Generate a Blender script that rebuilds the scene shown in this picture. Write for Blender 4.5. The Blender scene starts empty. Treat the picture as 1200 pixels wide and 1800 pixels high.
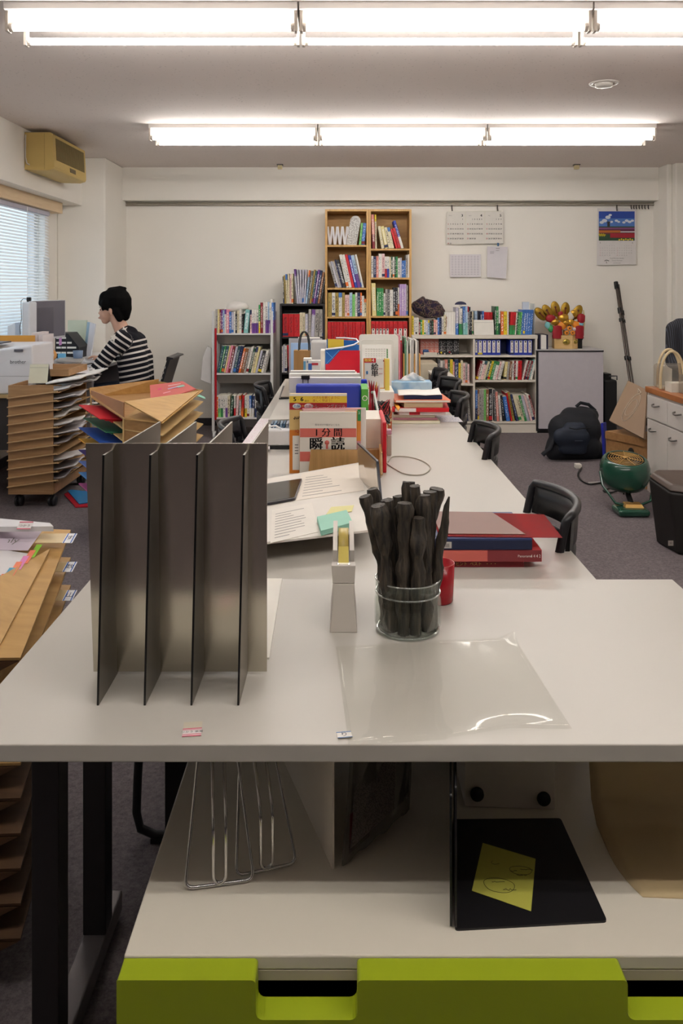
import bpy, bmesh, math, random
from mathutils import Vector, Matrix, noise
random.seed(7)
S = bpy.context.scene
COL = S.collection
PI = math.pi
# ---------------------------------------------------------------- camera
EYE, FOC, HOR, MID = 1.38, 1450.0, 508.0, 600.0      # eye height; focal length, horizon row and middle column for a 1200x1800 frame
CEIL = 2.59
cam_d = bpy.data.cameras.new('camera'); cam = bpy.data.objects.new('camera', cam_d); COL.objects.link(cam)
cam.location = (0, 0, EYE); cam.rotation_euler = (PI/2, 0, 0)
cam_d.sensor_fit = 'VERTICAL'; cam_d.sensor_height = 36; cam_d.lens = FOC/1800*36
cam_d.shift_y = -(900-HOR)/1800.0
cam_d.clip_start = 0.05
S.camera = cam
# ---------------------------------------------------------------- view and light
S.view_settings.view_transform = 'Standard'; S.view_settings.look = 'None'
S.view_settings.gamma = 1; S.view_settings.use_curve_mapping = False
S.view_settings.exposure = 0.0
TUBE_POWER = 33.0
SKY_STRENGTH = 1.7
W = bpy.data.worlds.new('daylight'); S.world = W; W.use_nodes = True
W.node_tree.nodes['Background'].inputs[0].default_value = (0.84, 0.92, 1.0, 1)
W.node_tree.nodes['Background'].inputs[1].default_value = SKY_STRENGTH
pl = bpy.data.lights.new('window_portal', 'AREA'); pl.shape = 'RECTANGLE'; pl.size = 4.6; pl.size_y = 1.3
pl.cycles.is_portal = True
plo = bpy.data.objects.new('window_portal', pl); COL.objects.link(plo)
plo.location = (-2.78, 4.9, 1.55); plo.rotation_euler = (0, -PI/2, 0)
S.cycles.max_bounces = 8; S.cycles.transparent_max_bounces = 12; S.cycles.diffuse_bounces = 4

# ---------------------------------------------------------------- point helpers: columns and rows of the survey drawing to metres
def X(px, D): return (px-MID)*D/FOC
def Z(py, D): return EYE-(py-HOR)*D/FOC
def P(px, py, D): return Vector((X(px, D), D, Z(py, D)))
def DP(py, z): return (EYE-z)*FOC/(py-HOR)
def G(px, py, z):
    D = DP(py, z); return Vector((X(px, D), D, z))

# ---------------------------------------------------------------- materials
def lin(h):
    if not isinstance(h, str): return h
    v = [int(h[i:i+2], 16)/255 for i in (0, 2, 4)]
    return tuple(c/12.92 if c <= .04045 else ((c+.055)/1.055)**2.4 for c in v)
_M = {}
def M(col, rough=.55, metal=0, var=.06, scale=18, bump=0, spec=.5, alpha=1, emit=0, trans=0, ior=1.45, coat=0):
    key = (str(col), rough, metal, var, scale, bump, spec, alpha, emit, trans, ior, coat)
    if key in _M: return _M[key]
    m = bpy.data.materials.new('paint_%s' % (col if isinstance(col, str) else len(_M))); m.use_nodes = True
    n, l = m.node_tree.nodes, m.node_tree.links
    b = n['Principled BSDF']; c = lin(col)
    b.inputs['Roughness'].default_value = rough; b.inputs['Metallic'].default_value = metal
    b.inputs['Specular IOR Level'].default_value = spec; b.inputs['Alpha'].default_value = alpha
    b.inputs['Transmission Weight'].default_value = trans; b.inputs['IOR'].default_value = ior
    b.inputs['Coat Weight'].default_value = coat
    b.inputs['Base Color'].default_value = (*c, 1)
    if emit:
        b.inputs['Emission Color'].default_value = (*c, 1); b.inputs['Emission Strength'].default_value = emit
    if var or bump:
        tc = n.new('ShaderNodeTexCoord'); nz = n.new('ShaderNodeTexNoise'); nz.inputs['Scale'].default_value = scale
        nz.inputs['Detail'].default_value = 3
        l.new(tc.outputs['Object'], nz.inputs['Vector'])
        if var:
            mx = n.new('ShaderNodeMix'); mx.data_type = 'RGBA'
            mx.inputs[6].default_value = (*[x*(1-var) for x in c], 1); mx.inputs[7].default_value = (*[min(1, x*(1+var)) for x in c], 1)
            l.new(nz.outputs['Fac'], mx.inputs[0]); l.new(mx.outputs[2], b.inputs['Base Color'])
        if bump:
            bp = n.new('ShaderNodeBump'); bp.inputs['Strength'].default_value = bump; bp.inputs['Distance'].default_value = .004
            l.new(nz.outputs['Fac'], bp.inputs['Height']); l.new(bp.outputs['Normal'], b.inputs['Normal'])
    _M[key] = m
    return m
def nodes_of(name):
    m = bpy.data.materials.new(name); m.use_nodes = True
    return m, m.node_tree.nodes, m.node_tree.links, m.node_tree.nodes['Principled BSDF']
def wood(name, c1, c2, along='x', rough=.5, scale=1.0):
    if name in _M: return _M[name]
    m, n, l, b = nodes_of(name)
    tc = n.new('ShaderNodeTexCoord'); mp = n.new('ShaderNodeMapping')
    s = {'x': (1.5, 14, 14), 'y': (14, 1.5, 14), 'z': (22, 22, 1.6)}[along]
    mp.inputs['Scale'].default_value = [v*scale for v in s]
    nz = n.new('ShaderNodeTexNoise'); nz.inputs['Scale'].default_value = 3; nz.inputs['Detail'].default_value = 5; nz.inputs['Distortion'].default_value = .6
    cr = n.new('ShaderNodeValToRGB'); cr.color_ramp.elements[0].position = .3; cr.color_ramp.elements[1].position = .7
    cr.color_ramp.elements[0].color = (*lin(c1), 1); cr.color_ramp.elements[1].color = (*lin(c2), 1)
    l.new(tc.outputs['Object'], mp.inputs[0]); l.new(mp.outputs[0], nz.inputs['Vector']); l.new(nz.outputs['Fac'], cr.inputs[0])
    l.new(cr.outputs[0], b.inputs['Base Color']); b.inputs['Roughness'].default_value = rough
    _M[name] = m
    return m
def printed(base, ink, x0=.25, x1=.75, z0=.12, z1=.88, sx=60, sz=90, thr=.55, rough=.5, band=None):
    """cover colour with rows of small illegible marks in the middle of the face; optional (z0, z1, colour) bands"""
    key = ('pr', base, ink, x0, x1, z0, z1, sx, sz, thr, str(band))
    if key in _M: return _M[key]
    m, n, l, b = nodes_of('printed_%s' % base)
    tc = n.new('ShaderNodeTexCoord'); sep = n.new('ShaderNodeSeparateXYZ'); l.new(tc.outputs['Generated'], sep.inputs[0])
    def math_(op, a, bb):
        k = n.new('ShaderNodeMath'); k.operation = op
        for i, v in enumerate((a, bb)):
            if isinstance(v, (int, float)): k.inputs[i].default_value = v
            else: l.new(v, k.inputs[i])
        return k.outputs[0]
    def inside(o, a, c): return math_('MULTIPLY', math_('GREATER_THAN', o, a), math_('LESS_THAN', o, c))
    mp = n.new('ShaderNodeMapping'); mp.inputs['Scale'].default_value = (sx, sx, sz)
    l.new(tc.outputs['Object'], mp.inputs[0])
    nz = n.new('ShaderNodeTexNoise'); nz.inputs['Scale'].default_value = 1.6; nz.inputs['Detail'].default_value = 1.5
    l.new(mp.outputs[0], nz.inputs['Vector'])
    mask = math_('MULTIPLY', math_('GREATER_THAN', nz.outputs['Fac'], thr), math_('MULTIPLY', inside(sep.outputs[0], x0, x1), inside(sep.outputs[2], z0, z1)))
    col = None
    cur = (*lin(base), 1)
    for (a, c, h) in (band or ()):
        mx = n.new('ShaderNodeMix'); mx.data_type = 'RGBA'; l.new(inside(sep.outputs[2], a, c), mx.inputs[0])
        if col is None: mx.inputs[6].default_value = cur
        else: l.new(col, mx.inputs[6])
        mx.inputs[7].default_value = (*lin(h), 1); col = mx.outputs[2]
    mx = n.new('ShaderNodeMix'); mx.data_type = 'RGBA'; l.new(mask, mx.inputs[0])
    if col is None: mx.inputs[6].default_value = cur
    else: l.new(col, mx.inputs[6])
    mx.inputs[7].default_value = (*lin(ink), 1); l.new(mx.outputs[2], b.inputs['Base Color'])
    b.inputs['Roughness'].default_value = rough
    _M[key] = m
    return m
def clear(name, tint='ffffff', amount=.12, rough=.08, body=.0, fres=.22):
    """thin transparent plastic: mostly see-through with a glossy skin and a little milky body"""
    if name in _M: return _M[name]
    m, n, l, b = nodes_of(name)
    out = n['Material Output']
    tr = n.new('ShaderNodeBsdfTransparent'); tr.inputs[0].default_value = (*lin(tint), 1)
    gl = n.new('ShaderNodeBsdfGlossy'); gl.inputs['Roughness'].default_value = rough
    lw = n.new('ShaderNodeLayerWeight'); lw.inputs['Blend'].default_value = .18
    ad = n.new('ShaderNodeMath'); ad.operation = 'MULTIPLY_ADD';  ad.inputs[2].default_value = amount
    l.new(lw.outputs['Fresnel'], ad.inputs[0]); ad.inputs[1].default_value = fres
    m1 = n.new('ShaderNodeMixShader'); l.new(ad.outputs[0], m1.inputs[0]); l.new(tr.outputs[0], m1.inputs[1]); l.new(gl.outputs[0], m1.inputs[2])
    if body:
        df = n.new('ShaderNodeBsdfDiffuse'); df.inputs[0].default_value = (*lin(tint), 1)
        m2 = n.new('ShaderNodeMixShader'); m2.inputs[0].default_value = body
        l.new(m1.outputs[0], m2.inputs[1]); l.new(df.outputs[0], m2.inputs[2]); l.new(m2.outputs[0], out.inputs[0])
    else: l.new(m1.outputs[0], out.inputs[0])
    _M[name] = m
    return m

# ---------------------------------------------------------------- geometry builder (world coordinates, one mesh object each)
class MB:
    def __init__(s): s.v = []; s.f = []; s.mi = []; s.mats = []; s.sm = []
    def m(s, mat):
        if mat not in s.mats: s.mats.append(mat)
        return s.mats.index(mat)
    def add(s, vs, fs, mat, smooth=False):
        o = len(s.v); k = s.m(mat)
        s.v += [tuple(v) for v in vs]
        for f in fs: s.f.append(tuple(i+o for i in f)); s.mi.append(k); s.sm.append(smooth)
    def box(s, x0, x1, y0, y1, z0, z1, mat, mx=None):
        vs = [Vector((x, y, z)) for z in (z0, z1) for y in (y0, y1) for x in (x0, x1)]
        if mx is not None: vs = [mx @ v for v in vs]
        s.add(vs, [(0, 2, 3, 1), (4, 5, 7, 6), (0, 1, 5, 4), (2, 6, 7, 3), (0, 4, 6, 2), (1, 3, 7, 5)], mat)
    def hexa(s, p, mat):      # 8 points: bottom ring 0-3, top ring 4-7
        s.add(p, [(3, 2, 1, 0), (4, 5, 6, 7), (0, 1, 5, 4), (1, 2, 6, 5), (2, 3, 7, 6), (3, 0, 4, 7)], mat)
    def slab(s, pts, t, mat, mat2=None):   # polygon given thickness t along its normal
        pts = [Vector(p) for p in pts]; n = len(pts)
        nr = Vector((0, 0, 0))
        for i in range(n): nr += pts[i].cross(pts[(i+1) % n])
        nr.normalize(); q = [p+nr*t for p in pts]
        s.add(pts+q, [tuple(range(n))[::-1]]+[(i, (i+1) % n, n+(i+1) % n, n+i) for i in range(n)], mat)
        s.add(q, [tuple(range(n))], mat2 or mat)
    def quad(s, pts, mat): s.add(pts, [tuple(range(len(pts)))], mat)
    def prism(s, prof, x0, x1, mat, axis='x', smooth=False, caps=True):   # profile in the other two axes
        n = len(prof)
        def mk(a, p):
            return {'x': (a, p[0], p[1]), 'y': (p[0], a, p[1]), 'z': (p[0], p[1], a)}[axis]
        vs = [mk(x0, p) for p in prof]+[mk(x1, p) for p in prof]
        s.add(vs, [(i, (i+1) % n, n+(i+1) % n, n+i) for i in range(n)], mat, smooth)
        if caps: s.add(vs, [tuple(range(n))[::-1], tuple(range(n, 2*n))], mat)
    def tube(s, path, r, mat, k=8, close=False, caps=True):
        path = [Vector(p) for p in path]; n = len(path); rs = r if isinstance(r, (list, tuple)) else [r]*n
        vs = []; up = None
        for i, p in enumerate(path):
            if close: d = (path[(i+1) % n]-path[i-1])
            else: d = (path[min(i+1, n-1)]-path[max(i-1, 0)])
            d = d.normalized() if d.length > 1e-9 else Vector((0, 0, 1))
            if up is None:
                up = Vector((0, 0, 1)) if abs(d.z) < .9 else Vector((0, 1, 0))
            a = d.cross(up)
            if a.length < 1e-6: a = d.cross(Vector((1, 0, 0)))
            a.normalize(); b = a.cross(d).normalized(); up = b
            for j in range(k):
                t = 2*PI*j/k; vs.append(p+a*math.cos(t)*rs[i]+b*math.sin(t)*rs[i])
        fs = []
        for i in range(n if close else n-1):
            for j in range(k):
                q = ((i+1) % n)
                fs.append((i*k+j, i*k+(j+1) % k, q*k+(j+1) % k, q*k+j))
        s.add(vs, fs, mat, True)
        if caps and not close:
            s.add(vs[:k], [tuple(range(k))], mat); s.add(vs[-k:], [tuple(range(k))[::-1]], mat)
    def lathe(s, prof, c, mat, k=24, axis='z', smooth=True, mx=None):   # prof [(r, h)]
        vs = []
        for (r, h) in prof:
            for j in range(k):
                t = 2*PI*j/k; a, b = r*math.cos(t), r*math.sin(t)
                v = Vector({'z': (a, b, h), 'x': (h, a, b), 'y': (a, h, b)}[axis])
                if mx is not None: v = mx @ v
                vs.append(v+Vector(c))
        fs = [(i*k+j, i*k+(j+1) % k, (i+1)*k+(j+1) % k, (i+1)*k+j) for i in range(len(prof)-1) for j in range(k)]
        if axis == 'y': fs = [f[::-1] for f in fs]
        s.add(vs, fs, mat, smooth)
    def ball(s, c, r, mat, sc=(1, 1, 1), k=14, mx=None):
        n = k//2
        prof = [(math.sin(PI*i/n)*r, -math.cos(PI*i/n)*r) for i in range(n+1)]
        m_ = Matrix.Diagonal((sc[0], sc[1], sc[2], 1))
        if mx is not None: m_ = mx @ m_
        s.lathe(prof, c, mat, k=k, mx=m_)
    def grid(s, fn, nu, nv, mat, smooth=True, t=0):
        vs = [Vector(fn(i/nu, j/nv)) for j in range(nv+1) for i in range(nu+1)]
        fs = [(j*(nu+1)+i, j*(nu+1)+i+1, (j+1)*(nu+1)+i+1, (j+1)*(nu+1)+i) for j in range(nv) for i in range(nu)]
        s.add(vs, fs, mat, smooth)
        return vs
    def text(s, body, mat, size, mx, align='CENTER', ysc=1.0):
        vs, fs = glyphs(body, align)
        s.add([mx @ Vector((v[0]*size, v[1]*size*ysc, 0)) for v in vs], fs, mat)
_G = {}
def glyphs(body, align):
    if (body, align) not in _G:
        cu = bpy.data.curves.new('glyph', 'FONT'); cu.body = body; cu.size = 1; cu.align_x = align; cu.align_y = 'CENTER'
        cu.resolution_u = 2
        o = bpy.data.objects.new('glyph', cu); COL.objects.link(o)
        dg = bpy.context.evaluated_depsgraph_get(); ev = o.evaluated_get(dg); me = ev.to_mesh()
        _G[(body, align)] = ([tuple(v.co) for v in me.vertices], [tuple(p.vertices) for p in me.polygons])
        ev.to_mesh_clear(); bpy.data.objects.remove(o); bpy.data.curves.remove(cu)
    return _G[(body, align)]
def face_front(x, y, z, tilt=0, lean=0):
    """matrix that stands lettering up facing -y at x, y, z"""
    return Matrix.Translation((x, y, z)) @ Matrix.Rotation(lean, 4, 'Y') @ Matrix.Rotation(PI/2-tilt, 4, 'X')
def lie(x, y, z, rot=0): return Matrix.Translation((x, y, z)) @ Matrix.Rotation(rot, 4, 'Z')
def obj(name, mb, parent=None, origin=None, bevel=0, seg=2, subsurf=0, solid=0, label=None):
    me = bpy.data.meshes.new(name)
    if parent is not None:
        off = parent.matrix_world.translation if False else WORLD.get(parent.name, Vector((0, 0, 0)))
    elif origin is not None: off = Vector(origin)
    else:
        xs = [v[0] for v in mb.v]; ys = [v[1] for v in mb.v]; zs = [v[2] for v in mb.v]
        off = Vector(((min(xs)+max(xs))/2, (min(ys)+max(ys))/2, min(zs)))
    me.from_pydata([tuple(Vector(v)-off) for v in mb.v], [], mb.f)
    for m_ in mb.mats: me.materials.append(m_)
    me.polygons.foreach_set('material_index', mb.mi); me.polygons.foreach_set('use_smooth', mb.sm)
    me.update()
    o = bpy.data.objects.new(name, me); COL.objects.link(o)
    if parent is not None: o.parent = parent
    else: o.location = off
    WORLD[o.name] = off
    if solid:
        d = o.modifiers.new('thickness', 'SOLIDIFY'); d.thickness = solid; d.offset = 0
    if bevel:
        b = o.modifiers.new('bevel', 'BEVEL'); b.width = bevel; b.segments = seg; b.limit_method = 'ANGLE'; b.angle_limit = .6
    if subsurf:
        d = o.modifiers.new('subsurf', 'SUBSURF'); d.levels = subsurf; d.render_levels = subsurf
    if label: o['label'] = label
    return o
WORLD = {}
def tag(o, label, cat, group=None):
    o['label'] = label; o['category'] = cat
    if group: o['group'] = group
    return o
def thing(name, loc, label, cat, group=None):
    o = bpy.data.objects.new(name, None); COL.objects.link(o); o.location = loc; o.empty_display_size = .05
    WORLD[o.name] = Vector(loc)
    return tag(o, label, cat, group)
def struct(name, mb, parent=None, **k):
    o = obj(name, mb, parent, **k)
    if parent is None: o['kind'] = 'structure'
    return o
def one(name, mb, label, cat, group=None, **k): return tag(obj(name, mb, **k), label, cat, group)
def copy_tree(o, loc=None, rotz=None, label=None, parent=None):
    c = o.copy(); COL.objects.link(c); c.parent = parent
    if loc is not None: c.location = loc
    if rotz is not None: c.rotation_euler = (0, 0, rotz)
    if label: c['label'] = label
    for ch in [q for q in S.objects if q.parent == o]: copy_tree(ch, parent=c)
    return c
ORD = ['first', 'second', 'third', 'fourth', 'fifth', 'sixth', 'seventh', 'eighth', 'ninth', 'tenth', 'eleventh', 'twelfth', 'thirteenth',
       'fourteenth', 'fifteenth', 'sixteenth', 'seventeenth', 'eighteenth', 'nineteenth', 'twentieth', 'twenty-first', 'twenty-second', 'twenty-third',
       'twenty-fourth', 'twenty-fifth', 'twenty-sixth', 'twenty-seventh', 'twenty-eighth', 'twenty-ninth', 'thirtieth']

# ================================================================ the room
WALL = M('f2ede4', .85, var=.02, scale=3, bump=.05)
WHITE = M('e6dfd6', .5, var=.02)
def carpet():
    m, n, l, b = nodes_of('carpet')
    tc = n.new('ShaderNodeTexCoord'); nz = n.new('ShaderNodeTexNoise'); nz.inputs['Scale'].default_value = 90; nz.inputs['Detail'].default_value = 6
    nz.inputs['Roughness'].default_value = .8
    l.new(tc.outputs['Object'], nz.inputs['Vector'])
    cr = n.new('ShaderNodeValToRGB'); cr.color_ramp.elements[0].position = .3; cr.color_ramp.elements[1].position = .72
    cr.color_ramp.elements[0].color = (*lin('4f4a4c'), 1); cr.color_ramp.elements[1].color = (*lin('877d7f'), 1)
    l.new(nz.outputs['Fac'], cr.inputs[0]); l.new(cr.outputs[0], b.inputs['Base Color']); b.inputs['Roughness'].default_value = .95
    b.inputs['Specular IOR Level'].default_value = .1
    bp = n.new('ShaderNodeBump'); bp.inputs['Strength'].default_value = .6; bp.inputs['Distance'].default_value = .006
    l.new(nz.outputs['Fac'], bp.inputs['Height']); l.new(bp.outputs['Normal'], b.inputs['Normal'])
    return m
def ceiling_tile():
    m, n, l, b = nodes_of('ceiling_board')
    tc = n.new('ShaderNodeTexCoord'); mp = n.new('ShaderNodeMapping'); mp.inputs['Scale'].default_value = (26, 50, 26)
    v = n.new('ShaderNodeTexVoronoi'); v.inputs['Scale'].default_value = 1; v.inputs['Randomness'].default_value = 1
    l.new(tc.outputs['Object'], mp.inputs[0]); l.new(mp.outputs[0], v.inputs['Vector'])
    n2 = n.new('ShaderNodeTexNoise'); n2.inputs['Scale'].default_value = 9; l.new(tc.outputs['Object'], n2.inputs['Vector'])
    th = n.new('ShaderNodeMath'); th.operation = 'MULTIPLY'; l.new(n2.outputs['Fac'], th.inputs[0]); th.inputs[1].default_value = .24
    lt = n.new('ShaderNodeMath'); lt.operation = 'LESS_THAN'; l.new(v.outputs['Distance'], lt.inputs[0]); l.new(th.outputs[0], lt.inputs[1])
    mx = n.new('ShaderNodeMix'); mx.data_type = 'RGBA'; l.new(lt.outputs[0], mx.inputs[0])
    mx.inputs[6].default_value = (*lin('e6dcd6'), 1); mx.inputs[7].default_value = (*lin('bfb5b0'), 1)
    l.new(mx.outputs[2], b.inputs['Base Color']); b.inputs['Roughness'].default_value = .9
    return m
XL, XR, YB, YF = -2.62, 3.9, 8.35, -2.4
b = MB(); b.box(XL-.3, XR, YF, YB, -.05, 0, carpet()); struct('floor', b)
b = MB(); b.box(XL-.3, XR, YF, YB, CEIL, CEIL+.05, ceiling_tile()); struct('ceiling', b)
b = MB(); b.box(XL-.3, XR, YB, YB+.1, 0, CEIL, WALL); struct('wall_back', b)
b = MB(); b.box(XR, XR+.1, YF, YB, 0, CEIL, WALL); struct('wall_right', b)
b = MB(); b.box(XL-.3, XR, YF-.1, YF, 0, CEIL, M('4a4542', .8)); struct('wall_front', b)
# left wall with its window opening (y 2.6..7.18, z 1.0..2.05)
WY0, WY1, WZ0, WZ1 = 2.6, 7.2, .93, 2.1
b = MB()
b.box(XL-.12, XL, YF, YB, 0, WZ0, WALL); b.box(XL-.12, XL, YF, YB, WZ1, CEIL, WALL)
b.box(XL-.12, XL, YF, WY0, WZ0, WZ1, WALL); b.box(XL-.12, XL, WY1, YB, WZ0, WZ1, WALL)
struct('wall_left', b)
b = MB(); b.box(XL, -2.39, YF, 7.6, 2.15, CEIL, WALL); struct('trim_1', b)            # beam over the window
b = MB(); b.box(XL, -2.175, 7.6, YB, 0, CEIL, WALL); struct('trim_2', b, bevel=.012)     # left pillar
b = MB(); b.box(-2.175, 3.15, 8.2, YB, Z(352, 8.2), CEIL, WALL); struct('trim_3', b)      # beam on the back wall
b = MB(); b.box(3.2, XR, 7.9, YB, 0, CEIL, WALL); b.box(3.15, 3.2, 7.98, YB, 0, CEIL, WALL); struct('trim_4', b, bevel=.01)
b = MB(); b.box(-2.175, 3.15, YB-.012, YB, 0, .075, M('29262a', .6)); struct('baseboard_back', b)
b = MB(); b.box(XL, XL+.012, 2, 7.6, 0, .075, M('29262a', .6)); struct('baseboard_left', b)
# window, blinds, valance
FR = M('e9e7ea', .4)
root = thing('window_1', (XL-.05, 4.9, WZ0), 'wide window behind white slatted blinds in the left wall', 'window'); root['kind'] = 'structure'
b = MB()
for y in (WY0, 4.1, 5.65, WY1-.06): b.box(XL-.1, XL-.04, y, y+.06, WZ0, WZ1, FR)
b.box(XL-.1, XL-.04, WY0, WY1, WZ0, WZ0+.05, FR); b.box(XL-.1, XL-.04, WY0, WY1, WZ1-.05, WZ1, FR)
obj('window_frame', b, root)
b = MB(); b.box(XL-.075, XL-.07, WY0, WY1, WZ0, WZ1, clear('window_glass', 'f4fbff', .04, .02)); obj('glass_pane', b, root)
b = MB(); b.box(XL-.02, XL+.09, WY0, WY1+.02, WZ0-.04, WZ0-.01, FR); obj('window_sill', b, root)
def blind_mat():
    m, n, l, bb = nodes_of('blind_slat')
    bb.inputs['Base Color'].default_value = (*lin('f2f2f0'), 1); bb.inputs['Roughness'].default_value = .5
    tl = n.new('ShaderNodeBsdfTranslucent'); tl.inputs[0].default_value = (.9, .92, .93, 1)
    mx = n.new('ShaderNodeMixShader'); mx.inputs[0].default_value = .15
    l.new(bb.outputs[0], mx.inputs[1]); l.new(tl.outputs[0], mx.inputs[2]); l.new(mx.outputs[0], n['Material Output'].inputs[0])
    return m
BL = blind_mat()
bl = thing('window_blind', (XL+.07, 5.05, WZ0), 'white horizontal slatted blind hanging over the left window', 'blind')
b = MB(); zt = 2.04; nsl = 42
for i in range(nsl):
    z = zt-.03-i*(zt-.06-WZ0)/nsl
    t = .72
    vs = [Vector((XL+.07+math.cos(t)*q*.0150, y, z-math.sin(t)*q*.0150-(.002 if abs(q) == 1 else 0))) for y in (2.9, WY1-.03) for q in (-1, 0, 1)]
    b.add(vs, [(0, 1, 4, 3), (1, 2, 5, 4)], BL, True)
obj('slats', b, bl)
b = MB(); b.box(XL+.055, XL+.085, 2.9, WY1-.03, zt-.025, zt+.01, M('b9b6c4', .35)); obj('head_rail', b, bl)
for y in (3.6, 4.9, 6.0, 6.9):
    b = MB(); b.tube([(XL+.085, y, zt), (XL+.085, y, WZ0+.02)], .0012, M('dddddd'), k=5); obj('ladder_cord', b, bl)
b = MB(); b.tube([(XL+.1, 6.62, zt), (XL+.1, 6.62, 1.12)], .003, M('f0f0f0'), k=6); obj('tilt_wand', b, bl)
b = MB(); b.box(XL+.02, -2.50, 2.6, 7.4, 2.055, 2.15, wood('valance_wood', 'd8bd98', 'e3caa6', 'y', .6)); one('window_valance', b, 'pale wooden valance board above the window blind', 'valance', bevel=.003)
b = MB(); b.box(XL+.001, XL+.045, 7.17, 7.27, WZ0-.04, 2.055, M('efe9e2', .5)); struct('trim_5', b)
b = MB(); b.box(XL+.046, XL+.05, 7.12, 7.26, 1.50, 1.66, printed('e9edf2', '7d8fb5', .1, .9, .1, .9, 90, 160, .6)); one('notice_tag', b, 'small printed notice hanging from the window post', 'notice')

# ---------------------------------------------------------------- lamps
def lamp_row(ys, ye, spans, group, seen):
    pan = M('ece7e2', .4, var=0); cap = M('d8d0c8', .4); sock = M('c3b9ae', .45); met = M('8f8880', .35, .6)
    words = ['left', 'middle', 'right', 'far right']
    for i, (x0, x1) in enumerate(spans):
        t = thing('fluorescent_lamp', ((x0+x1)/2, (ys+ye)/2, CEIL), 'twin-tube fluorescent ceiling lamp, %s one of the %s row' % (words[i], seen), 'ceiling lamp', group)
        b = MB(); yc = (ys+ye)/2
        b.prism([(yc-.13, CEIL), (yc+.13, CEIL), (yc+.13, CEIL-.03), (yc+.03, CEIL-.07), (yc-.03, CEIL-.07), (yc-.13, CEIL-.03)], x0+.004, x1-.004, pan)
        obj('reflector', b, t)
        for y in (ys, ye):
            b = MB(); b.lathe([(.0, x0+.035), (.016, x0+.035), (.016, x1-.035), (0, x1-.035)], (0, y, CEIL-.1), TUBE, k=12, axis='x')
            tb = obj('tube', b, t)
            for xe, sgn in ((x0+.012, 1), (x1-.012, -1)):
                b = MB(); b.box(xe-.007, xe+.007, y-.02, y+.02, CEIL-.122, CEIL-.03, sock)
                b.lathe([(0, 0), (.02, 0), (.02, sgn*.012), (.017, sgn*.022), (0, sgn*.022)], (xe, y, CEIL-.1), sock, k=10, axis='x')
                obj('socket', b, t, bevel=.003)
def tube_mat():
    m, n, l, bb = nodes_of('lit_tube')
    e = n.new('ShaderNodeEmission'); e.inputs[0].default_value = (1.0, .965, .92, 1); e.inputs[1].default_value = TUBE_POWER
    l.new(e.outputs[0], n['Material Output'].inputs[0]); n.remove(bb)
    return m
TUBE = tube_mat()
xs = [-1.425, -.182, 1.061, 2.304, 3.547]
lamp_row(3.5, 3.7, [(xs[i], xs[i+1]) for i in range(3)], 'lamps of the near row', 'near')
lamp_row(6.06, 6.28, [(xs[i]+.008, xs[i+1]+.008) for i in range(3)], 'lamps of the far row', 'far')
lamp_row(.60, .80, [(xs[i], xs[i+1]) for i in range(3)], 'lamps above the viewer', 'overhead')
# ================================================================ front desk and what stands on it
DK, TB, SH = .72, .71, .467          # heights of desk top, long table top, low shelf top
DESKM = M('b9b4ac', .38, var=.015, scale=4)
EDGE = M('c9bfae', .5, var=.02)
DARK = M('17161a', .5)
dr = thing('desk', (.09, 1.53, 0), 'white front desk carrying the grey sheet-metal file divider and the jar of charcoal', 'desk')
b = MB(); b.box(-.571, .752, 1.195, 1.876, DK-.026, DK, DESKM); obj('desk_top', b, dr, bevel=.0018)
LM = M('2a2729', .45, .3)
for x0 in (-.53, .665):
    for y0 in (1.41, 1.69):
        b = MB(); b.box(x0, x0+.047, y0, y0+.05, .055, DK-.027, LM); obj('leg', b, dr, bevel=.002)
    b = MB(); b.box(x0, x0+.047, 1.25, 1.82, .012, .055, M('6c6667', .4, .3)); obj('foot_beam', b, dr, bevel=.003)
    b = MB(); b.box(x0, x0+.047, 1.30, 1.80, DK-.05, DK-.0265, LM); obj('top_rail', b, dr)
# ---- file divider: metal plate crossed by four fins
def metal(name, col, rough):
    m, n, l, b = nodes_of(name); b.inputs['Metallic'].default_value = 1
    b.inputs['Base Color'].default_value = (*lin(col), 1); b.inputs['Roughness'].default_value = rough
    b.inputs['Anisotropic'].default_value = .3
    tc = n.new('ShaderNodeTexCoord'); nz = n.new('ShaderNodeTexNoise'); nz.inputs['Scale'].default_value = 400
    l.new(tc.outputs['Object'], nz.inputs['Vector']); bp = n.new('ShaderNodeBump'); bp.inputs['Strength'].default_value = .05
    bp.inputs['Distance'].default_value = .0005; l.new(nz.outputs['Fac'], bp.inputs['Height']); l.new(bp.outputs['Normal'], b.inputs['Normal'])
    return m
ALU = metal('satin_aluminium', 'cdc7ba', .19); BLK = M('0d0d0e', .35); FINM = metal('fin_aluminium', '9a958c', .5)
fd = thing('file_divider', (-.28, 1.45, DK), 'grey sheet-metal file divider with four upright fins on the front desk', 'file divider')
b = MB(); b.hexa([(-.424, 1.411, .7255), (-.1275, 1.411, .7255), (-.1275, 1.414, .7255), (-.424, 1.414, .7255),
                  (-.419, 1.351, 1.127), (-.122, 1.351, 1.127), (-.122, 1.354, 1.127), (-.419, 1.354, 1.127)], ALU)
obj('back_plate', b, fd)
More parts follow.
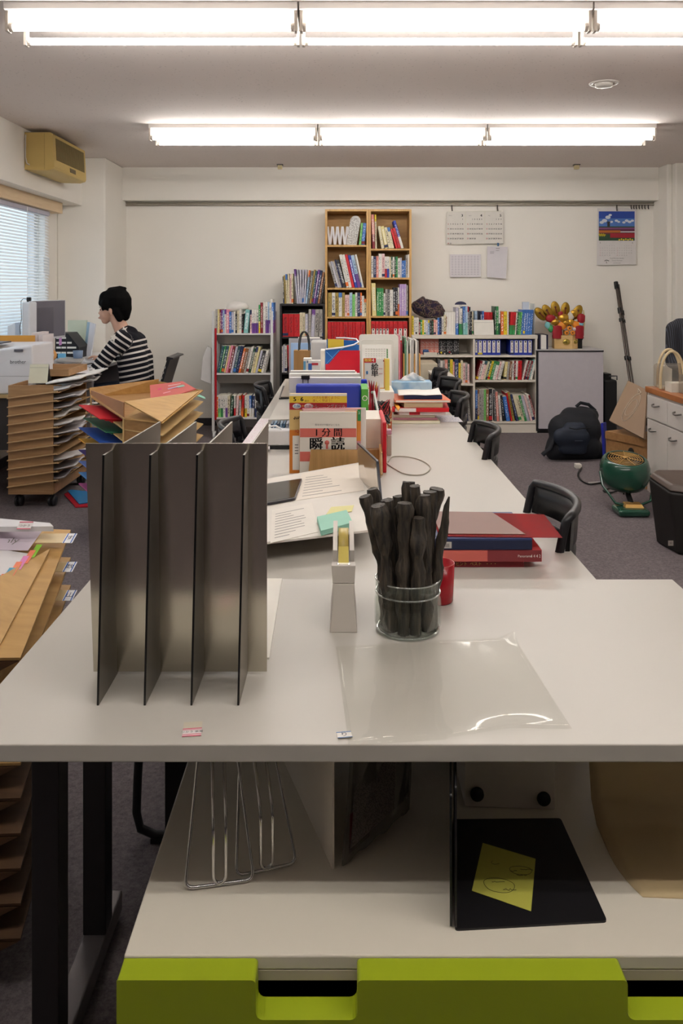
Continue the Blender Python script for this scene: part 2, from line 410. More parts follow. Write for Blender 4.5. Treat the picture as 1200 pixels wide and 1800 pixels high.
for i in range(4):
    xb, xt = -.3858+.0741*i, -.3768+.0741*i
    b = MB(); t = .0016
    b.hexa([(xb-t, 1.307, DK+.0005), (xb+t, 1.307, DK+.0005), (xb+.003+t, 1.70, DK+.0045), (xb+.003-t, 1.70, DK+.0045),
            (xt-t, 1.307, 1.117), (xt+t, 1.307, 1.117), (xt+.003+t, 1.70, 1.107), (xt+.003-t, 1.70, 1.107)], FINM)
    b.hexa([(xb-t, 1.3062, DK+.0005), (xb+t, 1.3062, DK+.0005), (xb+t, 1.3069, DK+.0005), (xb-t, 1.3069, DK+.0005),
            (xt-t, 1.3062, 1.117), (xt+t, 1.3062, 1.117), (xt+t, 1.3069, 1.117), (xt-t, 1.3069, 1.117)], BLK)
    b.box(xb+t, xb+t+.0004, 1.325, 1.3275, DK+.012, DK+.030, BLK)
    obj('fin', b, fd)
b = MB(); b.slab([(-.43, 1.47, DK+.0002), (-.129, 1.47, DK+.0002), (-.135, 1.872, DK+.0002), (-.43, 1.872, DK+.0002)], .0032, M('e9e3d8', .4))
one('white_board', b, 'thin white board lying flat on the desk behind the grey file divider', 'board')
# ---- tape dispenser
td = thing('tape_dispenser', (.004, 1.64, DK), 'pale grey tape dispenser holding a roll of yellow tape, left of the charcoal jar', 'tape dispenser')
TG = M('d3cbc2', .45, var=.02)
b = MB()
secs = [(DK, .0265, 1.584, 1.745), (.752, .0232, 1.586, 1.744), (.780, .0212, 1.588, 1.742), (.812, .0212, 1.589, 1.74)]
vs = []
for (z, w_, ya, yb) in secs: vs += [(.004-w_, ya, z), (.004+w_, ya, z), (.004+w_, yb, z), (.004-w_, yb, z)]
b.add(vs, [(i*4+j, i*4+(j+1) % 4, (i+1)*4+(j+1) % 4, (i+1)*4+j) for i in range(3) for j in range(4)]+[(3, 2, 1, 0), (12, 13, 14, 15)], TG)
obj('body', b, td, bevel=.0012)
b = MB(); b.hexa([(.004-.0212, 1.589, .8125), (.004+.0212, 1.589, .8125), (.004+.0212, 1.613, .8125), (.004-.0212, 1.613, .8125), (.004-.0232, 1.586, .848), (.004+.0232, 1.586, .848), (.004+.0232, 1.610, .848), (.004-.0232, 1.610, .848)], TG); obj('front_lip', b, td, bevel=.001)
for sx in (-1, 1):
    b = MB(); b.prism([(1.618, .8125), (1.622, .866), (1.735, .893), (1.741, .8125)], .004+sx*.0165-.0045, .004+sx*.0165+.0045, TG); obj('side_wall', b, td, bevel=.0008)
TP = M('c9b260', .3, var=.03)
b = MB(); b.lathe([(.02, -.010), (.046, -.010), (.046, .010), (.02, .010), (.02, -.010)], (.004, 1.682, .8455), TP, k=32, axis='x'); obj('tape_roll', b, td)
b = MB(); b.slab([(-.006, 1.598, .8475), (.014, 1.598, .8475), (.014, 1.64, .868), (-.006, 1.64, .868)], .0006, M('d8c468', .2)); obj('tape_end', b, td)
b = MB(); b.box(-.009, .017, 1.590, 1.600, .8472, .849, M('f2f2f2', .15, .9)); obj('cutter_plate', b, td)
b = MB(); b.box(-.008, .016, 1.5925, 1.594, .785, .823, M('ddd6cc', .5))
for i, r in enumerate((0, 1, 2, 3)):
    for j in range(6 if i else 3): b.box(-.005+j*.0032, -.0032+j*.0032, 1.5918, 1.5926, .815-i*.0075, .8172-i*.0075, M('6f6a66', .6))
obj('label_plate', b, td)
# ---- jar with charcoal
JX, JY = .1286, 1.602
b = MB()
b.lathe([(0, DK+.001), (.055, DK+.001), (.062, DK+.006), (.0645, DK+.016), (.0645, DK+.058), (.0625, DK+.066), (.0595, DK+.071), (.0605, DK+.075), (.0625, DK+.078), (.0625, DK+.097), (.0638, DK+.1),
         (.0615, DK+.1), (.0605, DK+.077), (.0575, DK+.071), (.062, DK+.058), (.062, DK+.016), (.053, DK+.005), (0, DK+.005)], (JX, JY, 0), clear('jar_glass', 'fbfdfb', .02, .02, fres=.3), k=48)
gj = thing('glass_jar', (JX, JY, DK), 'round clear glass jar full of charcoal on the front desk', 'jar'); obj('jar_wall', b, gj)
RG = clear('rim_glass', 'dfe4df', .16, .03, .10, fres=.6)
for r_, z_, t_ in ((.0628, .1005, .0016), (.0620, .0755, .0018), (.0590, .0035, .003)):
    b = MB(); b.tube([(JX+r_*math.cos(a), JY+r_*math.sin(a), DK+z_) for a in [2*PI*k/48 for k in range(48)]], t_, RG, k=8, close=True); obj('rim_ring', b, gj)
def char_mat():
    m, n, l, b = nodes_of('charcoal')
    tc = n.new('ShaderNodeTexCoord'); mp = n.new('ShaderNodeMapping'); mp.inputs['Scale'].default_value = (90, 90, 9)
    nz = n.new('ShaderNodeTexNoise'); nz.inputs['Scale'].default_value = 1.5; nz.inputs['Detail'].default_value = 6
    l.new(tc.outputs['Object'], mp.inputs[0]); l.new(mp.outputs[0], nz.inputs['Vector'])
    cr = n.new('ShaderNodeValToRGB'); cr.color_ramp.elements[0].color = (.006, .0052, .0045, 1); cr.color_ramp.elements[1].color = (.085, .062, .042, 1)
    cr.color_ramp.elements[0].position = .35; cr.color_ramp.elements[1].position = .75
    l.new(nz.outputs['Fac'], cr.inputs[0]); l.new(cr.outputs[0], b.inputs['Base Color']); b.inputs['Roughness'].default_value = .62
    bp = n.new('ShaderNodeBump'); bp.inputs['Strength'].default_value = .9; bp.inputs['Distance'].default_value = .006
    l.new(nz.outputs['Fac'], bp.inputs['Height']); l.new(bp.outputs['Normal'], b.inputs['Normal'])
    return m
CH = char_mat()
sticks = [(641, 872, 1.60, .0105, -.043, .005), (655, 859, 1.64, .009, -.036, .03), (664, 888, 1.565, .0145, -.034, -.024), (680, 879, 1.60, .0105, -.016, .012),
          (690, 891, 1.63, .010, -.004, .037), (702, 872, 1.63, .0115, .012, .020), (718, 847, 1.62, .0105, .004, -.008), (729, 854, 1.59, .009, .026, .000),
          (711, 884, 1.56, .0125, -.012, -.044), (735, 910, 1.555, .0115, .012, -.042), (743, 870, 1.59, .0125, .036, -.024), (755, 864, 1.61, .0115, .044, .004),
          (768, 859, 1.63, .0125, .032, .030), (789, 873, 1.60, .0095, .048, -.006)]
words = ['thin left-leaning, outermost at the left', 'short dark one behind the leftmost', 'thick one at the left front', 'slim one with a notched tip, left of centre',
         'low one at the back, left of centre', 'wide-topped one at the back centre', 'tallest one in the middle', 'narrow one right beside the tallest', 'broad one at the front centre',
         'shortest one at the front, right of centre', 'thick one with a rounded tip, right of centre', 'second tall one on the right', 'stout one at the back right', 'pointed right-leaning, outermost at the right']
for i, (px, py, D, r, bx, by) in enumerate(sticks):
    top = P(px, py, D); bot = Vector((JX+bx, JY+by, DK+.007)); n = 26; path = []; rs = []; r *= 1.22
    for k in range(n+1):
        t = k/n; p = bot.lerp(top, t); w = math.sin(PI*t)
        sag = Vector((0, 0, 0))
        if abs(top.x-JX) > .05: sag = Vector((-(top.x-bot.x)*.22*w, 0, 0))
        p += sag + Vector((noise.noise((i*3.1, t*3, 0)), noise.noise((i*3.1, t*3, 9)), 0))*.0085*w
        path.append(p); rr = r*(.80+.26*t**4+.42*noise.noise((i*1.7, t*6, 4)))
        if k == n: rr *= .86
        if i == 13 and t > .75: rr *= 1-(t-.75)*3.4
        rs.append(rr)
    b = MB(); b.tube(path, rs, CH, k=14)
    for q, v in enumerate(b.v[:(n+1)*14]):
        j = q % 14; k = q//14; c = path[k]; aj = 2*PI*j/14; f = 1+.30*noise.noise((i*5.3+1.4*math.cos(aj), 1.4*math.sin(aj), k*.28))+.26*noise.noise((i*9.1+2.4*math.cos(aj), 2.4*math.sin(aj), k*.55))
        if k == n: c = c+Vector((0, 0, .014*noise.noise((i*2.2+math.cos(aj)*1.5, math.sin(aj)*1.5, 7))))
        b.v[q] = tuple(c+(Vector(v)-c)*f)
    one('charcoal_stick', b, 'black charcoal stick in the glass jar, %s' % words[i], 'charcoal', 'charcoal sticks in the glass jar')
b = MB(); RED = M('9c1420', .25)
b.lathe([(0, DK+.001), (.029, DK+.001), (.031, DK+.004), (.034, DK+.082), (.032, DK+.082), (.029, DK+.006), (0, DK+.006)], (.205, 1.745, 0), RED, k=32)
one('red_cup', b, 'glossy red cup half hidden behind the charcoal jar', 'cup')
# ---- clear plastic sheet
c00, c10, c01, c11 = G(612, 1309, DK), G(1005, 1283, DK), G(590, 1137, DK), G(903, 1120, DK)
def sheet(u, v):
    p = c00.lerp(c10, u).lerp(c01.lerp(c11, u), v)
    z = DK+.0012
    z += .006*math.exp(-((u-.72)**2)/.03)*math.exp(-(v/.10)**2)*1.2
    z += .011*max(0, u-.9)*10*max(0, v-.88)*8.3
    z += .002*math.exp(-((u-.42)/.05)**2)*v
    z += .0015*math.sin(u*9+v*3)*(v > .0)*(.3+abs(v-.5))
    if v < .05 and u < .45: z = max(z-.002*(1-v/.05), DK+.0003); p.y -= .004*(1-v/.05)
    return (p.x, p.y, max(z, DK+.0004))
b = MB(); b.grid(sheet, 40, 26, clear('plastic_sheet', 'fefefd', .004, .05, fres=.06)); sh = one('plastic_sheet', b, 'curling clear plastic sheet lying on the front desk below the jar', 'plastic sheet', solid=.0004)
# tape marks with handwriting
b = MB(); mt = Matrix.Translation(G(605, 1294, DK)) @ Matrix.Rotation(.15, 4, 'Z')
b.box(-.011, .011, -.008, .008, .0018, .0022, M('ddd9d2', .3), mt); b.box(-.011, .011, .0065, .008, .0023, .0025, M('3f6fae', .5), mt); b.box(-.011, .011, -.008, -.0065, .0023, .0025, M('3f6fae', .5), mt)
b.text('り', M('2d3350', .6), .012, mt @ Matrix.Translation((0, 0, .0026))); one('name_sticker', b, 'small blue-edged sticker with one handwritten letter at the corner of the plastic sheet', 'sticker')
b = MB(); mt = Matrix.Translation(G(338, 1283, DK)) @ Matrix.Rotation(.12, 4, 'Z')
b.box(-.014, .014, -.02, .022, .0004, .0008, M('d0c7b4', .25), mt); b.box(-.014, .014, -.02, .002, .0009, .0012, M('ece4e2', .4), mt)
for y0, y1 in ((-.02, -.0175), (-.015, -.0135), (.0005, .0025), (-.0025, -.0015)): b.box(-.014, .014, y0, y1, .0013, .0015, M('c8506a', .5), mt)
b.text('つかう 家電', M('2a2730', .6), .0062, mt @ Matrix.Translation((0, -.008, .0016))); one('name_sticker', b, 'red-striped name sticker on the desk edge in front of the grey file divider', 'sticker')
# ================================================================ low white cabinet with green drawer under the desk
lc = thing('low_cabinet', (.2, 1.4, 0), 'low white cabinet with a lime green drawer front under the front desk', 'cabinet')
GRN = M('98a722', .35, var=.03, scale=3)
b = MB(); b.box(-.298, .70, 1.13, 1.75, SH-.02, SH, M('dcd4c5', .42, var=.015)); obj('cabinet_top', b, lc, bevel=.0025)
CB = M('b7ad9d', .5)
b = MB()
b.box(-.298, -.28, 1.13, 1.75, .06, SH-.0205, CB); b.box(.682, .70, 1.13, 1.75, .06, SH-.0205, CB); b.box(-.28, .682, 1.73, 1.75, .06, SH-.0205, CB); b.box(-.28, .682, 1.13, 1.73, .06, .08, CB)
b.box(-.28, .682, 1.13, 1.146, SH-.034, SH-.0205, CB); obj('carcass', b, lc)
b = MB()
y0, y1 = 1.093, 1.129
zt, zb = SH-.003, .255
def gx(px): return X(px, y0)
w = [(-.298, gx(449)), (gx(628), gx(1103)), (gx(1280), gx(1523))]
prof_lo = Z(1793, 1.093)
lo, hi = -.298, gx(1523)
pts = [(lo, zb), (hi, zb), (hi, zt)]
def rc(cx, cz, r, a0, a1, n=5): return [(cx+r*math.cos(a0+(a1-a0)*k/n), cz+r*math.sin(a0+(a1-a0)*k/n)) for k in range(n+1)]
for (a, c) in ((gx(1280), gx(1103)), (gx(628), gx(449))):      # the two grip cut-outs, right to left
    r = .010
    pts += rc(a+.006, zt-.006, .006, PI/2, PI, 4)+rc(a-r, prof_lo+r, r, 0, -PI/2, 4)+rc(c+r, prof_lo+r, r, -PI/2, -PI, 4)+rc(c-.006, zt-.006, .006, 0, PI/2, 4)
pts += [(lo, zt)]
cl = []
for p in pts:
    if not cl or (abs(p[0]-cl[-1][0])+abs(p[1]-cl[-1][1])) > 1e-6: cl.append(p)
cl = cl[::-1]
b.prism(cl, y0, y1, GRN, axis='y'); dw = obj('drawer_front', b, lc, bevel=.0035, seg=3, label='lime green drawer front with two grip cut-outs')
b = MB(); b.box(-.27, .67, 1.15, 1.70, .30, .32, M('141414', .8)); obj('drawer_box', b, lc)
b = MB(); b.box(-.28, .682, 1.135, 1.74, .0, .06, M('1b1a1b', .7)); obj('plinth', b, lc)
# ---- chrome wire bookends
CR = metal('chrome', 'c4c2c0', .06)
def wire_end(pa, pb, h1, h2, tall, label):
    A, B = G(*pa, SH+.004), G(*pb, SH+.004)
    t = thing('wire_bookend', ((A.x+B.x)/2, A.y, SH), label, 'bookend', 'chrome bookends on the low cabinet')
    u = (B-A).normalized(); back = Vector((-u.y, u.x, 0))
    zt = Vector((0, 0, tall)); r = .0026
    def corner(p, q, s, n=5): return [p.lerp(q, k/n).lerp(q.lerp(s, k/n), k/n) for k in range(n+1)]
    A2 = A+zt+back*.10+u*.026; B2 = B+zt+back*.10-u*.026
    path = [A2]+corner(A+(A2-A)*.06, A, A+u*.014)+corner(B-u*.014, B, B+(B2-B)*.06)+[B2]
    b = MB(); b.tube(path, r, CR, k=10); obj('outer_wire', b, t)
    m = (A+B)/2; e = .0095
    L, R_ = m-u*e, m+u*e
    up = Vector((0, 0, h1)); bend = back*.10+Vector((0, 0, h2))
    p = []
    for s, q in ((-1, L), (1, R_)):
        pass
    path = [L+up+bend*1.2, L+up+bend*.4]+corner(L+up+bend*.25, L+up, L+up*.8, 4)+[L+up*.35]+corner(L+up*.12, m-u*e*.7+Vector((0, 0, .002)), m+Vector((0, 0, .002)), 4)
    path2 = [R_+up+bend*1.2, R_+up+bend*.4]+corner(R_+up+bend*.25, R_+up, R_+up*.8, 4)+[R_+up*.35]+corner(R_+up*.12, m+u*e*.7+Vector((0, 0, .002)), m+Vector((0, 0, .002)), 4)
    b = MB(); b.tube(path+path2[::-1][1:], r, CR, k=10); obj('inner_hairpin', b, t)
wire_end((325, 1562), (446, 1546), .095, .10, .19, 'chrome wire bookend nearest the camera on the low cabinet, left one')
wire_end((415, 1540), (521, 1517), .095, .10, .19, 'chrome wire bookend behind and right of the nearer one on the low cabinet')
# ---- white file panel box, plastic bag with papers
b = MB(); WP = M('cfc6ba', .5)
A, B = G(584, 1528, SH), Vector((-.12, 1.62, SH))
d = (B-A).normalized(); nrm = Vector((-d.y, d.x, 0))*-1
b.slab([A, B, B+Vector((0, 0, .215)), A+Vector((0, 0, .215))], .003, WP)
one('white_file_board', b, 'upright white plastic file board on the low cabinet beside the bag of papers', 'board')
bg = thing('plastic_bag', (.06, 1.42, SH), 'crumpled clear plastic bag of printed papers leaning beside the white file board', 'bag')
def bagf(u, v):
    p0 = Vector((.0, 1.30, SH+.004)); p1 = Vector((.115, 1.40, SH+.03))
    p = p0.lerp(p1, u)+Vector((.03*v, .22*v, .20*v))
    q = noise.noise((u*4, v*3, 1))*.016
    return (p.x+q*.5, p.y-abs(q), max(p.z+q, SH+.003))
b = MB(); b.grid(bagf, 24, 24, clear('crumpled_bag', 'd8d4cf', .10, .12, .12)); obj('bag_skin', b, bg, solid=.0006)
b = MB(); b.slab([(.012, 1.325, SH+.012), (.110, 1.42, SH+.035), (.145, 1.63, SH+.21), (.03, 1.55, SH+.19)], .012, printed('7d746d', '5f5752', .02, .98, .02, .98, 260, 420, .52)); obj('paper_stack', b, bg)
b = MB(); b.slab([(.012, 1.318, SH+.010), (.045, 1.35, SH+.017), (.05, 1.385, SH+.06), (.014, 1.355, SH+.05)], .001, M('5c1218', .5)); obj('red_paper', b, bg, label='dark red printed slip')
# ---- black steel bookends
KB = M('141316', .42)
be = thing('black_bookend', (.27, 1.3, SH), 'large black metal bookend with the yellow note, open side to the right', 'bookend', 'black bookends on the low cabinet')
A, B, C_, D_ = G(799, 1637, SH), G(1067, 1622, SH), G(985, 1441, SH), G(797, 1443, SH)
b = MB()
def rounded(pts, r, n=4):
    out = []
    for i, p in enumerate(pts):
        a, c = pts[i-1], pts[(i+1) % len(pts)]
        p0 = p+(a-p).normalized()*r; p1 = p+(c-p).normalized()*r
        out += [p0.lerp(p, k/n).lerp(p.lerp(p1, k/n), k/n) for k in range(n+1)]
    return out
b.slab(rounded([A, B, C_, D_], .006), .003, KB); obj('base_plate', b, be)
b = MB(); b.slab(rounded([A+Vector((0, 0, .003)), D_+Vector((0, 0, .003)), D_+Vector((0, 0, .205)), A+Vector((0, 0, .205))], .006), .003, KB); obj('upright_plate', b, be)
be2 = thing('black_bookend', (.155, 1.3, SH), 'second black metal bookend standing tight against the left of the one with the yellow note', 'bookend', 'black bookends on the low cabinet')
o = Vector((-.0062, .006, 0))
b = MB(); b.slab(rounded([A+o, D_+o, D_+o+Vector((0, 0, .19)), A+o+Vector((0, 0, .19))], .006), .003, KB); obj('upright_plate', b, be2)
b = MB(); zz = SH+.0034
q = [G(848, 1482, zz), G(829, 1566, zz), G(933, 1602, zz), G(941, 1510, zz)]
b.slab(q, .0005, M('b3b04a', .7))
def curve_on(c, rx, ry, rot, a0=0, a1=2*PI, n=28, wob=.06):
    return [c+Vector((math.cos(rot)*rx*math.cos(a)*(1+wob*math.sin(3*a))-math.sin(rot)*ry*math.sin(a), math.sin(rot)*rx*math.cos(a)+math.cos(rot)*ry*math.sin(a)*(1+wob*math.cos(2*a)), 0)) for a in [a0+(a1-a0)*k/n for k in range(n+1)]]
INK = M('4b4a2a', .7); nt = obj('yellow_note', b); tag(nt, 'yellow square note with two pencil-ringed scribbles on the black bookend', 'note')
b = MB(); zc = SH+.0042
b.tube(curve_on(G(877, 1556, zc), .023, .016, -.2), .00035, INK, k=4); b.tube(curve_on(G(915, 1530, zc), .017, .010, -.1), .00035, INK, k=4); b.tube(curve_on(G(872, 1515, zc), .008, .005, .4, 2, 5), .00025, INK, k=4)
for (px, py, n) in ((864, 1550, 5), (884, 1564, 5), (896, 1531, 3), (914, 1528, 5), (908, 1538, 4)):
    c = G(px, py, zc); b.tube([c+Vector((k*.0022, .003*noise.noise((k*1.3, px, 0))*1.6, 0)) for k in range(n*2)], .0004, INK, k=4)
ob = obj('pencil_marks', b)
ob.parent = nt; ob.location = ob.location-nt.location
# ---- box with round feet behind, cream foam tray
bx = thing('white_box', (.29, 1.53, SH), 'white box turned on its side showing two round black rubber feet, behind the black bookend', 'box')
b = MB(); b.hexa([(.217, 1.452, SH+.002), (.374, 1.445, SH), (.374, 1.62, SH), (.217, 1.62, SH+.002), (.217, 1.452, SH+.205), (.374, 1.445, SH+.205), (.374, 1.62, SH+.205), (.217, 1.62, SH+.205)], M('cdc4ba', .5)); obj('body', b, bx, bevel=.002)
for px, py in ((838, 1395), (955, 1403)):
    b = MB(); b.lathe([(0, -.005), (.0115, -.005), (.012, 0), (0, 0)], P(px, py, 1.446), M('121112', .6), k=20, axis='y'); obj('rubber_foot', b, bx)
b = MB(); ft = M('c4ae86', .75, var=.03, scale=60)
prof = [(1.238, SH+.0006), (1.33, SH+.0006), (1.40, SH+.004), (1.432, SH+.028), (1.445, SH+.08), (1.452, SH+.16), (1.462, SH+.20), (1.49, SH+.214), (1.53, SH+.218)]
def foam(u, v):
    k = v*(len(prof)-1); i = min(int(k), len(prof)-2); f = k-i
    y = prof[i][0]*(1-f)+prof[i+1][0]*f; z = prof[i][1]*(1-f)+prof[i+1][1]*f
    x0 = .432+.004*v; x1 = .66
    if v < .12: x0 += .02*(1-v/.12)**2
    y -= .012*u*(1-v)
    return (x0+(x1-x0)*u, y, z)
b.grid(foam, 12, 40, ft)
HB = M('7e6d4f', .8)
for i in range(14):
    for j in range(2):
        c = Vector((.448+i*.015, 1.4608+j*.009, SH+.199+j*.008)); b.box(c.x, c.x+.007, c.y-.0018, c.y+.0002, c.z, c.z+.003, HB)
one('foam_tray', b, 'cream foam tray curling up at the back, at the right end of the low cabinet', 'tray', solid=.003)
# ================================================================ books in rows
CN = {'w': ('e6e1d8', 'white'), 'c': ('ddd2b2', 'cream'), 'r': ('c4121c', 'red'), 'R': ('7e1420', 'dark red'), 'k': ('1b1b20', 'black'), 'n': ('1d2a55', 'navy'),
      'b': ('3a6fb8', 'blue'), 'B': ('2438a0', 'royal blue'), 'l': ('a9c3dc', 'light blue'), 'g': ('2f8a4a', 'green'), 'G': ('1d4a35', 'dark green'), 'e': ('7ac26a', 'light green'),
      't': ('7fb6b4', 'teal'), 'T': ('2e5560', 'dark teal'), 'y': ('e0c62c', 'yellow'), 'Y': ('dfcf8c', 'pale yellow'), 'o': ('e0702a', 'orange'), 'p': ('6a3b8c', 'purple'), 'P': ('b79acb', 'lilac'),
      'i': ('e08aa0', 'pink'), 'I': ('ecc9c6', 'pale pink'), 'x': ('a8a29c', 'grey'), 'X': ('5c5a5c', 'dark grey'), 'd': ('a08840', 'gold'), 'D': ('8a5a38', 'brown'), 's': ('dd8a7c', 'salmon'),
      'v': ('b9b6c6', 'pale grey'), 'f': ('efeae2', 'white')}
PAGES = M('e2dccd', .8)
INKS = {'w': '4a4f66', 'c': '5b5140', 'k': 'd8d8d8', 'n': 'd8dce6', 'r': '6a0c12', 'y': '3a3420', 'o': 'ffffff', 'l': '2c3d66', 't': 'f0f4f4', 'x': '3a3838', 'g': 'f0f0e0', 'b': 'f0f4fa', 'B': 'e8ecfa', 'I': '8a4a50', 'e': '2a4a2a', 'd': '2c2414'}
def cover(code, band, seed=0):
    base, nm = CN[code]
    bd = ()
    if band: bd = ((0, .42, CN[band][0]),)
    elif seed % 5 == 1: bd = ((.04, .16, CN['nrbgyokR'[seed % 8]][0]),)
    elif seed % 5 == 3 and code in 'wclIv': bd = ((.8, 1.01, CN['rnbgoyTp'[seed % 8]][0]),)
    return printed(base, INKS.get(code, 'ece8e0'), .22, .78, .16 if not bd else .2, .86, 70, 60+(seed % 3)*30, .5+.03*(seed % 4), band=bd)
def book_mesh(w, h, d, mat, curve=0):
    b = MB(); c = min(.003, w*.3)
    ring = [(0, c), (c, 0), (w-c, 0), (w, c), (w, d), (0, d)]
    hs = [0, h*.35, h*.7, h] if curve else [0, h]
    off = [0, curve*.6, curve*.7, 0] if curve else [0, 0]
    n = len(ring); vs = []
    for z, o in zip(hs, off): vs += [(x+o, y, z) for x, y in ring]
    for k in range(len(hs)-1):
        b.add(vs[k*n:(k+2)*n], [(i, (i+1) % n, n+(i+1) % n, n+i) for i in range(n)], mat)
    b.add(vs[-n:], [tuple(range(n))], PAGES); b.add(vs[:n], [tuple(range(n))[::-1]], PAGES)
    # weld the rings so that the book is one piece
    uniq = {}; new = []; mp = []
    for v in b.v:
        k = tuple(round(q, 6) for q in v)
        if k not in uniq: uniq[k] = len(new); new.append(v)
        mp.append(uniq[k])
    b.v = new; b.f = [tuple(mp[i] for i in f) for f in b.f]
    return b
def tokens(spec):
    out = []
    for tk in spec.split():
        band = None; lean = None; kind = None
        if '=' in tk: tk, kind = tk.split('=')
        if '/' in tk: tk, band = tk.split('/')
        if '~' in tk: tk, lean = tk.split('~'); lean = float(lean)
        code = tk[0]; w, h = tk[1:].split(',')
        out.append((code, float(w), float(h), lean, band, kind))
    return out
KINDW = {'book': 'book', 'binder': 'ring binder', 'magazine': 'thin magazine', 'folder': 'paper folder', 'file': 'file'}
def row(px0, D, zs, spec, where, group, kind='book', depth=.2, lean=0, jit=True):
    """stand a row of books on a shelf at height zs; px0 = column of the left end at depth D"""
    k = FOC/D; x = X(px0, D); tk = tokens(spec); cnt = {}; ps = 0; phh = 0
    for i, (code, w, h, ln, band, kd) in enumerate(tk):
        if code == '_': x += w/k; continue
        w, h = w/k, h/k; ln = (lean if ln is None else ln)/k
        sl = ln/h; x += max(0, (ps-sl)*min(phh or h, h)); ps, phh = sl, h
        a = math.atan2(ln, h); L = math.hypot(h, ln) if abs(ln) < 1e9 else h
        L = max(.02, (h-w*abs(math.sin(a)))/math.cos(a))
        jd = (random.random()-.3)*.012 if jit else 0
        sw = w*math.cos(a)*.98
        mb = book_mesh(sw, L, depth*(.9+.1*random.random()), cover(code, band, i+int(px0)))
        kk = kd or kind
        cnt.setdefault(kk, []).append(i)
        o = obj(kk if kk != 'binder' else 'ring_binder', mb, origin=(0, 0, 0))
        if ln < 0: o.location = (x, D+.012+max(0, jd), zs+.0008)
        else:
            for v in o.data.vertices: v.co.x -= sw
            o.location = (x+w, D+.012+max(0, jd), zs+.0008)
        o.rotation_euler = (0, a, 0)
        n_ = sum(1 for t in tk[:i] if t[0] != '_')
        extra = '-%s' % CN[band][1].split()[-1] if band else ''
        tag(o, '%s%s %s, %s from left, %s' % (CN[code][1], extra, KINDW[kk], ORD[n_], where), kk if kk != 'binder' else 'binder', group)
        x += w
    return x
def shelf_unit(name, label, px0, px1, D, zt, zb, depth, shelves, mat, t=.02, back=True, plinth=0, backm=None):
    """shelves: list of front-top rows; returns the thing"""
    x0, x1 = X(px0, D), X(px1, D)
    t_ = thing(name, ((x0+x1)/2, D+depth/2, 0), label, 'bookcase')
    for xa in (x0, x1-t):
        b = MB(); b.box(xa, xa+t, D, D+depth, zb, zt-t, mat); obj('side_panel', b, t_, bevel=.001)
    b = MB(); b.box(x0, x1, D, D+depth, zt-t, zt, mat); obj('top_panel', b, t_, bevel=.001)
    if back: b = MB(); b.box(x0+t, x1-t, D+depth-.012, D+depth, zb, zt-t, backm or mat); obj('back_panel', b, t_)
    for z in shelves:
        b = MB(); b.box(x0+t, x1-t, D+.004, D+depth-.012, z-t*.85, z, mat); obj('shelf', b, t_, bevel=.001)
    if plinth: b = MB(); b.box(x0+t, x1-t, D+.01, D+.03, 0, plinth, mat); obj('plinth', b, t_)
    return t_
OAK = wood('oak_veneer', 'b98b4c', 'd2a765', 'z', .45)
OAKD = wood('oak_back', 'ad8148', 'c4985a', 'x', .55)
# ---- pair of tall oak bookcases
D8 = 8.0
zr = lambda py, D=D8: Z(py, D)
LT, RT = 'left tall oak bookcase', 'right tall oak bookcase'
SL = [430.5, 506.0, 556.5, 603, 655, 708]; SR = [437.0, 488.0, 555.5, 603, 655, 708]
shelf_unit('tall_bookcase', 'tall narrow oak bookcase, left of the pair, white lattice rack on its top shelf', 571.2, 647.6, D8, zr(367.6), 0, .30, [zr(y) for y in SL], OAK, .021, backm=OAKD, plinth=.05)
shelf_unit('tall_bookcase', 'tall narrow oak bookcase on the right of the pair, beside the wall calendars', 647.9, 723, D8, zr(367.6), 0, .30, [zr(y) for y in SR], OAK, .021, backm=OAKD, plinth=.05)
# top-left compartment: lattice rack, rounded case, two books
rk = thing('lattice_rack', (X(595, D8), D8+.08, zr(430.5)), 'white expanding lattice rack on the top shelf of the left tall bookcase', 'rack')
PW = M('d9d6d6', .4)
for i in range(9):
    c = 577.5+i*4.4; b = MB(); hh = 17 if i % 2 == 0 else 14
    x = X(c, D8); zc = zr(430.5)+.094; y = D8+.06+(i % 2)*.010; q = 8/181
    s = 1 if i % 2 else -1
    b.slab([(x-.010-s*.010, y, zc-q*2.0), (x+.010-s*.010, y, zc-q*2.0), (x+.010+s*.010, y, zc+q*2.0), (x-.010+s*.010, y, zc+q*2.0)][::1], .008, PW)
    obj('lattice_bar', b, rk, bevel=.002)
b = MB(); mx = Matrix.Translation((X(617, D8), D8+.05, zr(430.5)+.002)) @ Matrix.Rotation(.17, 4, 'Y')
pr = [(-.04, 0), (.045, 0)]+[(.045*math.cos(a)+.002, .23+.05*math.sin(a)) for a in [PI*k/10 for k in range(11)]]
vs = [mx @ Vector((x, y, z+.004)) for y in (0, .05) for x, z in pr]; n = len(pr)
b.add(vs, [(i, (i+1) % n, n+(i+1) % n, n+i) for i in range(n)]+[tuple(range(n)), tuple(range(n, 2*n))[::-1]], printed('cfccc8', 'a5a09c', .05, .95, .05, .95, 50, 50, .5))
one('rounded_case', b, 'white rounded plastic case leaning beside the lattice rack', 'case', bevel=.006)
row(630.6, D8, zr(430.5), 'e4,39 b6,39', 'top shelf, %s' % LT, 'books in the left tall bookcase', lean=3.6)
row(576.5, D8, zr(506), 'x4,46 v3,47 x4,47 n2,50 k6,50 w5,59 w5,59 r5,59 B5,58 l6,58/p x2,58 f3,59', 'second shelf, %s' % LT, 'books in the left tall bookcase', lean=-13)
row(575.9, D8, zr(556.5), 'd7,42 w6,42 d6,42 w6,42 d5,42 I4,38 I4,38 l5,42 e5,39 w4,42 n5,42 o3,42 w4,36 c4,31', 'third shelf, %s' % LT, 'books in the left tall bookcase', lean=0)
